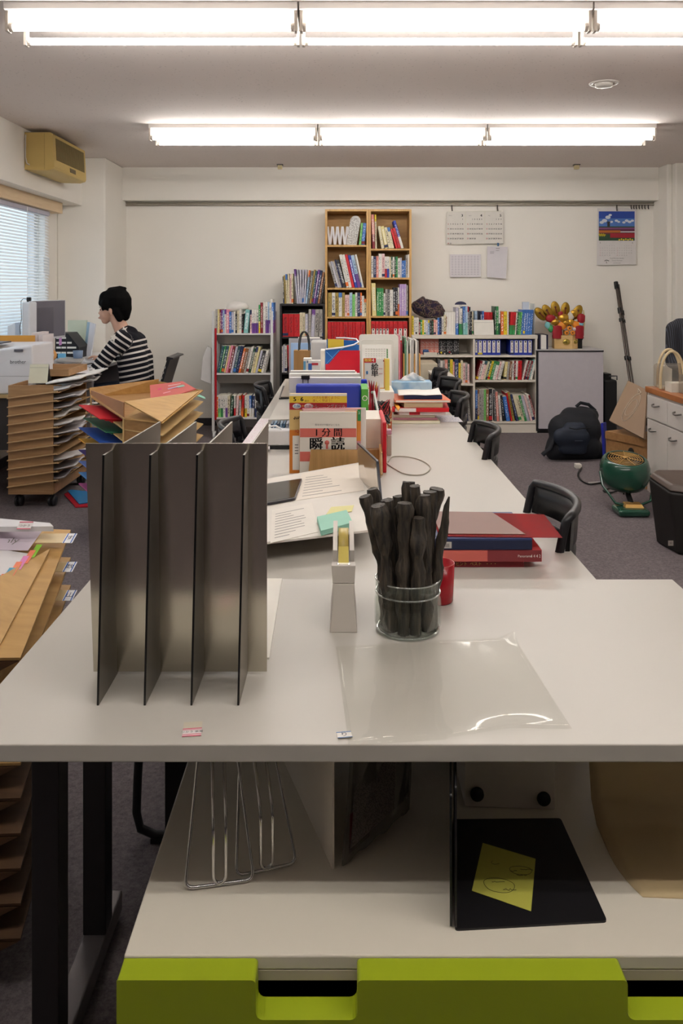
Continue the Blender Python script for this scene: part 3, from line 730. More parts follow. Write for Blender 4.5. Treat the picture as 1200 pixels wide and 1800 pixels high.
row(575.6, D8, zr(603), 'r6,37 r5,37 r5,37 r5,37 r6,37 r9,37 r8,37 r5,37 r9,37 r8,37', 'fourth shelf, %s' % LT, 'books in the left tall bookcase')
row(652.3, D8, zr(437), 's5,60~-2/R c3,60~-1 _2,1 c5,40~-7 Y6,40~-8 c5,38~-8 c5,38~-8 r4,35~-10 r5,37~-11 B5,50~-15/w', 'top shelf, %s' % RT, 'books in the right tall bookcase')
row(652.1, D8, zr(488), 'w4,38 n5,37 s4,38 w6,42 I5,42 w4,37/r w4,37/B c3,36 G3,37 w3,36 G3,37 g3,37 w4,34 v3,35 b4,30/b b3,30 x4,40 f5,41', 'second shelf, %s' % RT, 'books in the right tall bookcase')
row(652.0, D8, zr(555.5), 'Y8,58~-2 g4,49 g4,49 g4,49 w3,40 x4,47 X4,47 w6,46 k4,50 k4,50 w3,50/o P4,56 P4,56 P4,56 x3,54', 'third shelf, %s' % RT, 'books in the right tall bookcase')
row(652.0, D8, zr(603), 'r8,38=binder r6,38=binder r6,38=binder r6,38=binder r6,38=binder r7,38 r8,38=binder r9,38=binder r8,38=binder', 'fourth shelf, %s' % RT, 'binders in the right tall bookcase')
# ---- black bookcase
BKM = M('221e20', .5)
shelf_unit('black_bookcase', 'low black bookcase left of the tall oak pair, grey folders standing on top', 491.5, 570.8, D8, zr(534), 0, .29, [zr(592), zr(655), zr(715)], BKM, .02, plinth=.05)
BB = 'in the black bookcase'
row(496, D8, zr(592), 'r10,40 r10,40 r10,40 c5,42=binder c5,42=binder v5,40 x5,48~1=folder v6,48~2=folder x7,48~2=folder x6,48~1=folder v4,40~1=folder', 'top shelf of the black bookcase', 'books in the black bookcase')
row(494, D8, zr(655), 'w3,46 v3,48 w4,47 r3,48~-3 w3,46~-3 b4,44~-3 x5,50 w5,48 v5,50 k6,48 x6,48 w6,48 v7,47 x6,46', 'second shelf of the black bookcase', 'books in the black bookcase')
row(496, D8, zr(534), 'X2,48~-1=folder d3,50~-2=folder c3,52~-2=folder c3,53~-1=folder I3,52=folder c3,53=folder _2,1 v3,61~-5=folder v3,60~-3=folder v3,60~-1=folder v3,60~1=folder v3,60~3=folder l3,59~6=folder X4,58~8=folder d3,60~8=folder T3,58~8=folder p4,60~9=folder n4,59~9=folder D4,56~9=folder k3,54~9=folder', 'on top of the black bookcase', 'folders on the black bookcase', kind='folder')
# ---- low white bookcase
D7 = 7.91
zw = lambda py: Z(py, D7)
WB = M('ded5c8', .5, var=.02)
wb = thing('white_bookcase', (X(834, D7), D7+.2, 0), 'low wide white bookcase right of the tall oak bookcases', 'bookcase')
xa, xb, xc = X(723.8, D7), X(833, D7), X(944, D7)
for x0, x1 in ((xa, xa+.018), (xb-.009, xb+.009), (xc-.018, xc)):
    b = MB(); b.box(x0, x1, D7, D7+.4, .0, zw(595.5), WB); obj('side_panel', b, wb, bevel=.001)
b = MB(); b.box(xa-.001, xc+.003, D7-.006, D7+.4, zw(595.5), zw(589), WB); obj('top_panel', b, wb, bevel=.004)
b = MB(); b.box(xa+.018, xc-.018, D7+.388, D7+.4, .0, zw(595.5), WB); obj('back_panel', b, wb)
b = MB(); b.box(xa+.018, xc-.018, D7+.012, D7+.03, 0, zw(746), WB); obj('plinth', b, wb)
for x0, x1, ys in ((xa+.018, xb-.009, (624.5, 674.5, 741)), (xb+.009, xc-.018, (624.5, 668.2, 741))):
    for y in ys:
        b = MB(); b.box(x0, x1, D7+.003, D7+.388, zw(y)-.02, zw(y), WB); obj('shelf', b, wb, bevel=.002)
zt = zw(589); TOPW = 'top of the white bookcase'
row(724.2, D7+.03, zt, 'y3,33 w3,30 w3,30 w3,30 R3,22 g3,26 y3,26 w3,26 v4,26 l3,26 k4,24 G3,24 s4,26 I3,26 b3,30 n4,30 w4,32 c4,35 D3,32/w', TOPW+', left part', 'books on top of the white bookcase', depth=.18)
row(781.5, D7+.03, zt, 'f4,40 f4,40 f4,40 f4,40 f3,40', TOPW+', among white ones', 'books on top of the white bookcase', depth=.18)
row(801, D7+.03, zt, 'v5,48/b _1,1 w3,46/g w3,46/g _1,1 b4,50/t l4,50/t w2,50 k3,49 k3,41 c2,41', 'white bookcase top, left of the desk calendar', 'books on top of the white bookcase', depth=.2)
row(834, D7+.10, zt, 'l5,41 _5,1 n4,41 b3,41 r5,39 r5,39 r5,39', TOPW+', behind the small calendar', 'books on top of the white bookcase', depth=.2)
row(869.5, D7+.03, zt, 'G3,50 g4,50 w3,48/G _1,1 o5,41 y6,41 w3,41', TOPW+', right of the calendar', 'books on top of the white bookcase', depth=.2)
row(895, D7+.03, zt, 'r5,40/g r5,40/g w2,39 G2,40 g4,40 e3,40', TOPW+', leaning red and green set', 'books on top of the white bookcase', depth=.2, lean=3)
row(915.0, D7+.03, zt, 'b4,44 b4,44 b4,44 b4,44 b4,44', TOPW+', leaning blue set', 'books on top of the white bookcase', depth=.2, lean=3)
b = MB(); b.box(X(939.5, D7), X(940.6, D7), D7+.03, D7+.2, zt+.0005, zt+.30, clear('acrylic', 'eef2f4', .1, .05, .25)); one('acrylic_bookend', b, 'clear acrylic bookend at the right end of the white bookcase top', 'bookend')
b = MB(); b.box(X(925, D7), X(936.5, D7), D7+.16, D7+.20, zt+.242, zt+.315, M('b9c3d3', .3)); one('pale_blue_card', b, 'pale blue card sticking up behind the leaning blue set', 'card')
ph = 'upper right shelf of white bookcase'
x_ = row(835, D7, zw(624.5), 'B5,27=binder B8,27=binder B8,27=binder B8,27=binder B8,27=binder B8,27=binder', ph+', before the gap', 'blue binders in the white bookcase', kind='binder', depth=.28)
row(896.5, D7, zw(624.5), 'B7,27=binder B8,27=binder B8,27=binder B8,27=binder B8,27=binder', ph+', after the gap', 'blue binders in the white bookcase', kind='binder', depth=.28)
# white spine labels belong to the binders
for o in [q for q in S.objects if q.get('group') in ('blue binders in the white bookcase', 'binders in the right tall bookcase')]:
    if o.get('category') != 'binder': continue
    w_ = max(v.co.x for v in o.data.vertices); w0 = min(v.co.x for v in o.data.vertices)
    b = MB(); cx = o.location.x+(w_+w0)/2; hw = (w_-w0)*.34; yf = o.location.y
    b.box(cx-hw, cx+hw, yf-.0012, yf-.0002, o.location.z+.024, o.location.z+.138, printed('e8e4dc', '7d4a4a', .2, .8, .1, .9, 120, 120, .55))
    b.box(cx-.006, cx+.006, yf-.002, yf-.0012, o.location.z+.121, o.location.z+.135, BLK)
    WORLD[o.name] = Vector(o.location); obj('spine_label', b, o, label='white spine label')
b = MB(); b.box(X(880.5, D7), X(896, D7), D7+.2, D7+.205, zw(624.5)+.001, zw(624.5)+.145, M('131a48', .6)); one('blue_divider', b, 'dark blue board standing in the gap between the blue binders', 'board')
row(836, D7, zw(668.2), 'R4,34 w4,34 I5,34 c4,33 G3,34 y4,34 g5,34 w5,33 I4,33 w5,34 Y5,32~3 x4,32~3 D4,33~2 w3,34~1 R3,34~1 w4,34~1 r4,34~1 r3,34~1 w3,35 R3,34 x3,34 R3,34 t2,36 w4,36', 'middle right shelf, white bookcase', 'magazines in the white bookcase', kind='magazine', lean=9)
row(835.5, D7, zw(741), 'b4,55/n D3,56 x4,55 x4,56 e4,56 D5,56 k6,57 w1,56 X4,56~-3 s4,52~-3 w4,46~-4 k4,46~-5 b7,44~-7 r3,50~-9 d4,52~-10 n4,48~-11 c5,46~-12 c5,46~-12 g4,46~-12 v5,46~-12 I4,46~-13 w4,48~-13 R3,46~-13', 'bottom right shelf, white bookcase', 'files in the white bookcase', kind='file', depth=.26)
row(770, D7, zw(674.5), 'X4,42 w4,40 x4,40 s5,42 G4,42 y5,42 s3,38 n7,42 y4,36 c4,40 I4,36 x4,36 I3,34', 'middle left shelf, white bookcase', 'books in the white bookcase', depth=.2)
row(783, D7, zw(741), 'k6,54 k5,54 R6,56~-8 r7,56~-8 w5,50~-7/n n4,50~-6 x4,50~-4', 'bottom left shelf, white bookcase', 'files in the white bookcase', kind='file', depth=.26)
row(739, D7+.1, zw(624.5), ' '.join('s2,27' for _ in range(16))+' '+' '.join('k3,28' for _ in range(12)), 'upper left shelf, white bookcase', 'magazines in the upper left compartment', kind='magazine', depth=.2)
zz = zw(624.5)+.0005
b = MB(); b.lathe([(0, 0), (.022, 0), (.03, .03), (.026, .05), (0, .052)], (X(749, D7), D7+.05, zz), M('33507e', .6), k=14); one('blue_pouch', b, 'small blue pouch on the upper left shelf of the white bookcase', 'pouch')
b = MB(); b.box(X(745, D7), X(768, D7), D7+.005, D7+.03, zz, zz+.026, M('d9d2c4', .6)); one('small_white_box', b, 'small white box lying at the front of the upper left shelf', 'box', bevel=.002)
for i, (px, w_) in enumerate(((771, 'left'), (782, 'middle'), (793, 'right'))):
    b = MB(); cx = X(px, D7)
    b.tube([(cx-.02, D7+.045, zz+.012), (cx, D7+.035, zz+.016), (cx+.02, D7+.05, zz+.010)], .008, M('2c2a30', .4), k=8); b.ball((cx, D7+.026, zz+.013), .0065, M('f3e7e4', .3), k=8)
    one('stapler', b, 'black stapler with a white tip, %s of three on the upper left shelf' % w_, 'stapler', 'staplers on the white bookcase')
# small desk calendar on top of the white bookcase
def desk_cal(px0, px1, pyt, pyb, D, z, label, base='e8e4da'):
    x0, x1 = X(px0, D), X(px1, D); h = (pyb-pyt)*D/FOC
    t = thing('desk_calendar', ((x0+x1)/2, D+.03, z), label, 'calendar')
    b = MB(); b.slab([(x0, D, z+.001), (x1, D, z+.001), (x1, D+.03, z+h), (x0, D+.03, z+h)], .0015, M(base, .6)); obj('page_block', b, t)
    b = MB(); b.slab([(x1, D+.065, z+.001), (x0, D+.065, z+.001), (x0, D+.033, z+h), (x1, D+.033, z+h)], .0015, M('2b2a2e', .6)); obj('stand', b, t)
    b = MB(); mt = Matrix.Translation(((x0+x1)/2, D-.0012, z)) @ Matrix.Rotation(-math.atan2(.03, h), 4, 'X') @ Matrix.Rotation(PI/2, 4, 'X')
    w = x1-x0; g = M('55525a', .7)
    b.box(-w*.48, w*.48, h*.84, h*.85, 0, .0004, g, mt)
    b.text('4', g, h*.16, mt @ Matrix.Translation((-w*.42, h*.92, 0)))
    for r in range(5):
        for c in range(7):
            b.text(str((r*7+c) % 30+1), g if c else M('b8444a', .7), h*.07, mt @ Matrix.Translation((w*(c-3)*.128, h*(.74-r*.14), 0)))
    obj('print', b, t)
    return t
desk_cal(833, 868, 562, 588.5, D7, zt, 'small white desk calendar standing in front of the red books on the white bookcase')
# patterned cloth bundle
def cloth_mat():
    m, n, l, b = nodes_of('patterned_cloth')
    tc = n.new('ShaderNodeTexCoord'); v = n.new('ShaderNodeTexVoronoi'); v.inputs['Scale'].default_value = 38; l.new(tc.outputs['Object'], v.inputs['Vector'])
    nz = n.new('ShaderNodeTexNoise'); nz.inputs['Scale'].default_value = 26; nz.inputs['Detail'].default_value = 4; l.new(tc.outputs['Object'], nz.inputs['Vector'])
    cr = n.new('ShaderNodeValToRGB'); cr.color_ramp.interpolation = 'CONSTANT'
    cols = ['120e16', '1c1430', '3a2430', '6c5a4c', '151119', '8a7868', '2b1d2e']
    while len(cr.color_ramp.elements) < len(cols): cr.color_ramp.elements.new(.5)
    for e, (p, h) in zip(cr.color_ramp.elements, zip((0, .36, .44, .5, .54, .62, .66), cols)): e.position = p; e.color = (*lin(h), 1)
    l.new(nz.outputs['Fac'], cr.inputs[0]); l.new(cr.outputs[0], b.inputs['Base Color']); b.inputs['Roughness'].default_value = .9
    return m
b = MB()
def bundle(u, v):
    th = 2*PI*u; ph = PI*v; cx, cz = X(757, D7), Z(546, D7)
    r = Vector((math.cos(th)*math.sin(ph)*.165, math.sin(th)*math.sin(ph)*.10, math.cos(ph)*.105))
    f = 1+.2*noise.noise(r*9)+.08*noise.noise(r*24)
    p = Vector((cx, D7+.14, cz))+r*f
    lowest = Z(560, D7) if p.x < X(770, D7) else Z(563, D7)
    p.z = max(p.z+(.03 if p.x < cx-.05 else 0), lowest)
    return p
b.grid(bundle, 48, 24, cloth_mat()); one('cloth_bundle', b, 'dark patterned cloth bundle lying on the books at the left of the white bookcase', 'cloth')
b = MB(); cx, cz = X(812.5, D7), Z(536, D7)
pr = [(cx+.057*math.cos(a), cz+.032*math.sin(a)) for a in [PI*k/12 for k in range(13)]]
b.prism(pr[::-1], D7+.12, D7+.126, M('2c2c4c', .5), axis='y'); b.box(cx-.014, cx+.014, D7+.12, D7+.126, cz-.02, cz, M('d8d4cc', .5))
one('round_fan', b, 'dark blue half-round fan tucked above the tall books on the white bookcase', 'fan')
# ---- white book trolley on the left
D6 = 7.6
tr = thing('book_trolley', (X(426, D6), D6+.17, 0), 'white steel book trolley with three sloping shelves left of the black bookcase', 'book trolley')
SW = M('d8d6d4', .4, .1)
for px in (372, 475):
    for yy in (0, .34):
        b = MB(); b.box(X(px, D6), X(px, D6)+.024, D6+yy, D6+yy+.024, .07, Z(547, D6), SW); obj('post', b, tr, bevel=.003)
b = MB(); b.box(X(479.3, D6), X(479.3, D6)+.006, D6+.02, D6+.36, .12, Z(549, D6), M('96928e', .5, .2)); obj('side_screen', b, tr)
b = MB(); b.box(X(377.2, D6), X(377.2, D6)+.018, D6-.004, D6+.012, Z(738, D6), Z(577, D6), M('b01824', .4)); obj('red_strip', b, tr, label='red vertical edge strip')
for y in (586, 656, 734):
    z = Z(y, D6)
    b = MB(); b.hexa([(X(377, D6), D6-.002, z-.016), (X(476, D6), D6-.002, z-.016), (X(476, D6), D6+.35, z-.016), (X(377, D6), D6+.35, z-.016),
                      (X(377, D6), D6-.002, z), (X(476, D6), D6-.002, z), (X(476, D6), D6+.35, z), (X(377, D6), D6+.35, z)], SW); obj('shelf', b, tr, bevel=.003)
    b = MB(); b.slab([(X(377, D6), D6+.012, z-.017), (X(476, D6), D6+.012, z-.017), (X(472, D6), D6+.10, z-.10), (X(381, D6), D6+.10, z-.10)][::-1], .003, M('8c8884', .5)); obj('sloping_plate', b, tr)
b = MB(); b.box(X(377, D6), X(479, D6), D6+.352, D6+.356, .12, Z(560, D6), M('a8a39d', .6)); obj('back_sheet', b, tr)
for px in (374, 477):
    for yy in (.012, .352):
        b = MB(); b.lathe([(0, -.01), (.033, -.01), (.033, .01), (0, .01)], (X(px, D6)+.01, D6+yy, .0335), M('d9d9d9', .4), k=18, axis='x'); b.box(X(px, D6)-.006, X(px, D6)+.026, D6+yy-.012, D6+yy+.012, .05, .07, SW); obj('caster', b, tr)
row(378, D6, Z(586, D6), 'x4,42 Y3,42 R3,42 p3,41 l3,40 w3,42 i5,42 b4,38 v4,37 w3,38 k3,34 c4,40 w4,42 k3,34 t8,42~4 I3,41 w4,42/p w4,42/p w4,42/p g3,50/y R5,54 w4,55 w4,55/p l3,55/p w4,54/p b4,54/p', 'top shelf of the trolley', 'books on the trolley', depth=.2)
row(472, D6, Z(586, D6), 'f4,60~3=folder', 'curled at the right end of the trolley top', 'books on the trolley')
row(379.5, D6, Z(656, D6), 'T5,48 g3,48 T5,48 Y3,48 i4,49 R4,48 v4,46 T5,48 n5,48 o4,44 D5,44 x4,44 w4,46 G4,44 c4,46 Y4,46 v4,40 k6,40 w4,40 x4,40', 'middle shelf of the trolley', 'magazines on the trolley', kind='magazine', lean=10, depth=.22)
row(379.5, D6, Z(734, D6), 'o3,36 w5,38/e w4,38/g w4,38 w4,39/p c4,38 G4,38~3 w3,38/r I4,38~2 w3,38 r4,39~3/o w4,37/y w4,38 b4,38/w n4,38~2/w w4,38/n t4,38 y4,39/w y4,39/w y4,38/w w3,37 y3,36/w', 'bottom shelf of the trolley', 'books on the trolley', depth=.2)
b = MB(); b.ball((X(414, D6), D6+.12, Z(540, D6)), .1, M('dfdbd6', .5, alpha=1, bump=.4, scale=30), (1, .8, .52), k=20)
for q, v in enumerate(b.v):
    p = Vector(v); b.v[q] = tuple(p+Vector((0, 0, 1))*.018*noise.noise(p*14)+Vector((1, 0, 0))*.02*noise.noise(p*9))
one('plastic_puff', b, 'puffy white plastic bag lying on the books of the trolley', 'bag')
b = MB(); pts = [P(352, 668, 7.66), P(371, 676, 7.66), P(371, 612, 7.66), P(364, 608, 7.66), P(356, 628, 7.66)]
b.slab(pts[::-1], .03, M('ddd8d4', .6)); one('paper_carrier', b, 'white paper bag hanging on the left side of the trolley', 'bag', bevel=.006)
# ================================================================ long table
LTX0, LTX1 = -.42, .588
for i, (a, c, lb) in enumerate(((1.882, 4.0, 'white work table, first of the long row, joined to the front desk'), (4.003, 6.15, 'white work table, far one of the long row, under the stacked books and files'))):
    t = thing('work_table', (.084, (a+c)/2, 0), lb, 'table', 'tables of the long row')
    b = MB(); b.box(LTX0, LTX1, a, c, TB-.026, TB, DESKM); obj('table_top', b, t, bevel=.0015)
    for x0 in (LTX0+.002, LTX1-.057):
        for y0 in (a+.07, c-.12):
            b = MB(); b.box(x0, x0+.055, y0, y0+.05, 0, TB-.0265, LM); obj('leg', b, t, bevel=.002)
PAP = M('ece8e0', .7, var=.01); INKG = M('8b8784', .8); TXT = M('242226', .7)
def card(mb, px0, px1, py0, py1, D, mat, th=.0008):   # printed flat area on a face turned to the viewer
    mb.box(X(px0, D), X(px1, D), D-th, D, Z(py1, D), Z(py0, D), mat)
def word(mb, s, px, py, h, D, mat, ysc=1.0, align='CENTER', bold=0):
    for k in (-1, 1):
        if bold: mb.text(s, mat, h*D/FOC*1.25, face_front(X(px+k*bold, D), D, Z(py, D)), align, ysc)
    mb.text(s, mat, h*D/FOC*1.25, face_front(X(px, D), D, Z(py, D)), align, ysc)
def upright(name, px0, px1, py0, py1, D, th, mat, label, cat, group=None, bevel=.001, zb=None, top=None):
    b = MB(); z0 = Z(py1, D) if zb is None else zb
    b.box(X(px0, D), X(px1, D), D, D+th, z0, Z(py0, D), mat)
    return one(name, b, label, cat, group, bevel=bevel)
def printing(parent, fn, name='print'):
    b = MB(); fn(b); WORLD[parent.name] = Vector(parent.location); return obj(name, b, parent)
# ---- large sheet board with papers, on a flat grey box
b = MB(); b.box(-.38, .02, 2.30, 2.62, TB+.0005, TB+.048, M('8f8b86', .5)); one('flat_grey_box', b, 'flat grey box under the white presentation board on the long table', 'box', bevel=.002)
zb_ = TB+.05
q = [Vector((-.40, 1.915, zb_)), G(655, 928, zb_+.01), G(641, 809, zb_+.01), Vector((-.42, 2.52, zb_))]
b = MB(); b.slab([Vector((p.x, p.y, zb_)) for p in q], .006, M('dcd5cc', .55)); bd = one('presentation_board', b, 'large white board covered with loose printed sheets, lying askew on the long table', 'board', bevel=.001)
def sheet_of_paper(name, pts, z, label, mat=PAP, lines=0, group=None, cat='paper', dirv=None):
    b = MB(); P0 = [Vector((p[0], p[1], z)) for p in pts]; b.slab(P0, .0007, mat); o = one(name, b, label, cat, group)
    if lines:
        def f(bb):
            a, c_, d = P0[0], P0[1], P0[3]
            for r in range(lines):
                v = .1+.8*r/lines; L = .35+.5*random.random()
                s0 = a.lerp(c_, .08)+(d-a)*v; s1 = a.lerp(c_, .08+.8*L)+(d-a)*v; w = (d-a)*.008
                bb.quad([s0+Vector((0, 0, .0011)), s1+Vector((0, 0, .0011)), s1+w*2+Vector((0, 0, .0011)), s0+w*2+Vector((0, 0, .0011))], INKG)
        printing(o, f)
    return o
z1 = zb_+.0065
sheet_of_paper('printed_sheet', [G(475, 955, z1), G(560, 935, z1), G(548, 884, z1), G(478, 897, z1)], z1, 'printed sheet at the near left of the white presentation board', lines=10, mat=M('e3dcd2', .6))
sheet_of_paper('printed_sheet', [G(520, 880, z1), G(640, 862, z1), G(632, 815, z1), G(530, 833, z1)], z1, 'printed sheet at the far edge of the white presentation board', lines=8, mat=M('e6dccf', .6))
sheet_of_paper('yellow_note', [G(573, 905, z1), G(618, 900, z1), G(622, 889, z1), G(582, 892, z1)], z1+.0009, 'faint yellow note half under the mint note block', mat=M('d9d290', .6), cat='note')
b = MB(); z2 = z1+.0022; MT = M('8cc0ac', .6)
top = [G(564, 933, z2+.013), G(620, 918, z2+.013), G(609, 896, z2+.013), G(557, 908, z2+.013)]
b.hexa([Vector((p.x, p.y, z2)) for p in top]+[Vector((p.x, p.y, z2+.013)) for p in top], MT); one('note_block', b, 'mint green block of sticky notes on the white presentation board', 'note pad', bevel=.0005)
tb = thing('tablet', (X(490, 2.3), 2.33, z1+.001), 'dark tablet lying on the white presentation board behind the grey file divider', 'tablet')
qq = [G(430, 896, z1), G(519, 880, z1), G(531, 845, z1), G(452, 857, z1)]
b = MB(); b.slab(rounded([Vector((p.x, p.y, z1+.001)) for p in qq], .012), .007, M('3c3a40', .35, .4)); obj('body', b, tb, bevel=.0015)
c0 = sum(qq, Vector())/4
b = MB(); b.slab(rounded([Vector((c0.x+(p.x-c0.x)*.95, c0.y+(p.y-c0.y)*.93, z1+.0082)) for p in qq], .008), .0006, M('1c171b', .12, 0, spec=.8)); obj('screen', b, tb)
# leaning second tablet
A, B = Vector((X(638, 2.66), 2.66, TB+.055)), Vector((X(676, 2.33), 2.33, TB+.002)); A.z = TB+.002
lt = thing('leaning_tablet', ((A.x+B.x)/2, (A.y+B.y)/2, TB), 'slim tablet with a glossy face leaning upright behind the charcoal jar', 'tablet')
A2, B2 = Vector((A.x-.012, A.y+.06, TB+.165)), Vector((B.x-.012, B.y+.10, TB+.165))
b = MB(); b.slab(rounded([A, B, B2, A2], .012), .007, M('2a2b33', .3, .5)); obj('body', b, lt, bevel=.001)
nr = ((B-A).cross(A2-A)).normalized(); fl = nr.y > 0; nr = -nr if fl else nr
cc = (A+B+A2+B2)/4; ins = [cc+(p-cc)*.95+nr*(.0012 if fl else .0075) for p in (A, B, B2, A2)]
b = MB(); b.slab(ins, .0005, M('c9c0b6', .12, .85)); obj('screen', b, lt)
# ---- bamboo book holder with books
BAM = wood('bamboo', 'a07a48', 'b98f5c', 'z', .4)
bh = thing('bamboo_book_holder', (X(600, 3), 3.02, TB), 'bamboo book holder on the long table holding the orange and the white book', 'book holder')
D = 2.93
b = MB(); pts = [(X(541, D), TB+.003), (X(634, D), TB+.003), (X(639, D), Z(791, D)), (X(546, D), Z(791, D))]; b.prism(pts, D, D+.012, BAM, axis='y'); obj('front_panel', b, bh, bevel=.003)
b = MB(); b.box(X(545, 3.1), X(668, 3.1), 3.115, 3.127, TB+.003, Z(788, 3.12), BAM); obj('back_panel', b, bh, bevel=.006)
b = MB(); b.box(X(545, 3), X(668, 3.0), 2.925, 3.13, TB, TB+.0028, BAM); obj('base', b, bh)
b = MB(); b.prism([(2.95, TB+.004), (3.10, TB+.004), (3.09, .80), (2.985, .79)], X(668, 3.0), X(671.5, 3.0), BAM); obj('side_panel', b, bh, bevel=.004)
zs = TB+.004
o = upright('book', 526.5, 626.5, 724, 0, 2.955, .014, M('e2dbd0', .5, var=.01), 'white book with coral bands and large black Japanese title, front one in the bamboo holder', 'book', zb=zs)
def f(b):
    D = 2.9548; co = M('c9655a', .5)
    card(b, 527, 626, 753, 768.5, D, co); card(b, 527, 545, 794, 811, D, co)
    word(b, '見るだけで脳がよくなる', 575, 747, 3.2, D-.001, INKG)
    word(b, '1 分 間', 577, 761, 13, D-.001, TXT, bold=.35)
    word(b, '瞬', 555.5, 782, 20, D-.001, TXT, bold=.7); word(b, '読', 593.5, 782, 20, D-.001, TXT, bold=.7)
    b.lathe([(0, -.0006), (.0082, -.0006), (.0082, 0), (0, 0)], (X(574.5, D), D-.0003, Z(778, D)), co, k=20, axis='y'); card(b, 572.5, 576.5, 780, 789, D-.0002, co)
printing(o, f)
o = upright('book', 531, 634, 718, 0, 2.974, .012, M('d78f9a', .5), 'pink and orange workbook behind the white coral-banded book, green numbered corner', 'book', zb=zs)
def f(b):
    D = 2.9738; card(b, 606, 634, 719, 775, D, M('d98a3c', .5)); card(b, 533, 630, 719.5, 722, D-.0002, M('e8c9c0', .5)); card(b, 628, 634, 720, 740, D-.0004, M('2f8a4a', .5)); word(b, '2', 631, 726, 5, D-.0014, PAP)
printing(o, f)
upright('white_file', 560, 643, 717, 0, 2.99, .006, PAP, 'white card sheet standing behind the pink and orange workbook', 'card', zb=zs)
o = upright('book', 508.5, 609.5, 692, 0, 3.0, .016, M('d8b878', .5), 'large orange and yellow drill book marked 5 to 6, rear one in the bamboo holder', 'book', zb=TB+.001)
def f(b):
    D = 2.9998; r = M('a8242a', .5); y = M('dfbf3c', .5); og = M('cf7a24', .5)
    card(b, 508.5, 609.5, 692, 696, D, PAP); card(b, 508.5, 609.5, 696.5, 708, D, y); card(b, 508.5, 609.5, 708, 720, D, r)
    card(b, 508.5, 526, 756, 832, D, og); card(b, 514, 526, 766, 826, D-.0006, PAP)
    word(b, '5', 518, 702, 8.5, D-.001, TXT, bold=.5); word(b, '6', 530.5, 702, 8.5, D-.001, TXT, bold=.5); word(b, '-', 524.3, 702, 6, D-.001, TXT); word(b, '歳の', 539, 705, 3.2, D-.001, TXT)
    word(b, 'パズルを解くように', 573, 699, 4.3, D-.001, r); word(b, '楽しく学ぼう！', 568, 704.5, 4.3, D-.001, r)
    for px, col, s in ((521.5, '3a78b8', '右脳'), (542, 'd85a8a', '左脳')):
        b.lathe([(0, -.0003), (.0155, -.0003), (.0155, 0), (0, 0)], (X(px, D), D-.0008, Z(714, D)), PAP, k=20, axis='y', mx=Matrix.Diagonal((1, 1, .62, 1))); word(b, s, px, 714, 4.6, D-.0022, M(col, .5))
    word(b, '+', 532, 714, 6, D-.001, y); word(b, 'トレーニングドリル', 577, 714.5, 5.4, D-.001, PAP, bold=.2)
    word(b, 'IQ', 522, 758, 6, D-.001, r)
    for k in range(4): card(b, 518, 524, 781+k*5, 783+k*5, D-.001, INKG)
    b.tube([P(516+k*1.2, 735+3*math.sin(k*2.2), D-.001) for k in range(9)], .0012, TXT, k=4)
printing(o, f)
b = MB(); b.box(X(600, 3.05), X(671, 3.05), 3.135, 3.36, TB+.0005, Z(736, 3.14), M('ddd4c8', .5)); one('white_file_box', b, 'white magazine box right of the drill books, behind the bamboo holder', 'file box', bevel=.002)
b = MB(); b.box(X(672.2, 3), X(679.3, 3), 3.0, 3.30, TB+.0005, Z(742, 3.0), M('c00f22', .35)); one('red_file', b, 'bright red file standing on edge beside the white magazine box', 'file', bevel=.004)
jr = thing('small_jar', (X(683.5, 3.31), 3.34, TB), 'small square jar with a pink lid standing right of the red file', 'jar')
b = MB(); b.box(X(679.8, 3.31), X(688, 3.31), 3.31, 3.35, TB, TB+.085, M('b7a899', .15, spec=.6)); obj('body', b, jr, bevel=.004)
b = MB(); b.box(X(679.6, 3.31), X(688.3, 3.31), 3.309, 3.352, TB+.0855, TB+.103, M('c59aac', .4)); obj('lid', b, jr, bevel=.003)
def cable(name, pts, r, mat, label, n=8):
    P_ = [Vector(p) for p in pts]; out = []
    for i in range(len(P_)-1):
        a, b_, c, d = P_[max(i-1, 0)], P_[i], P_[i+1], P_[min(i+2, len(P_)-1)]
        for k in range(n):
            t = k/n; out.append(.5*((2*b_)+(c-a)*t+(2*a-5*b_+4*c-d)*t*t+(3*b_-a-3*c+d)*t**3))
    out.append(P_[-1]); mb = MB(); mb.tube(out, r, mat, k=6)
    return one(name, mb, label, 'cable')
cable('thin_cable', [G(px, py, TB+.003) for px, py in ((682, 812), (690, 803), (716, 803), (742, 810), (756, 822), (742, 834), (712, 833), (690, 822), (676, 812))], .0022, M('a8a08f', .4), 'thin grey cable looped on the bare long table')
# ---- files behind the holder
o = upright('green_book', 635, 647, 684, 0, 3.37, .20, M('4fa03a', .5), 'narrow green book spine standing beside the blue binder', 'book', zb=TB+.001)
printing(o, lambda b: (b.lathe([(.008, -.0005), (.011, -.0005), (.011, 0), (.008, 0)], (X(641, 3.37), 3.3694, Z(700, 3.37)), PAP, k=18, axis='y')))
b = MB(); D = 3.40; b.box(X(519.5, D), X(634, D), D, D+.05, TB+.001, Z(676, D), M('2a3caa', .35)); one('blue_binder', b, 'thick royal blue binder standing behind the orange drill book', 'binder', bevel=.008)
b = MB(); D = 3.60; b.box(X(634, D), X(645, D), D, D+.02, TB+.001, Z(667, D), M('2236b4', .35)); one('blue_file', b, 'rounded blue file edge sticking up right of the blue binder', 'file', bevel=.006)
pp = thing('paper_sheaf', (X(570, 3.52), 3.55, TB), 'thick white paper sheaf with a black binder clip, standing behind the blue binder', 'papers')
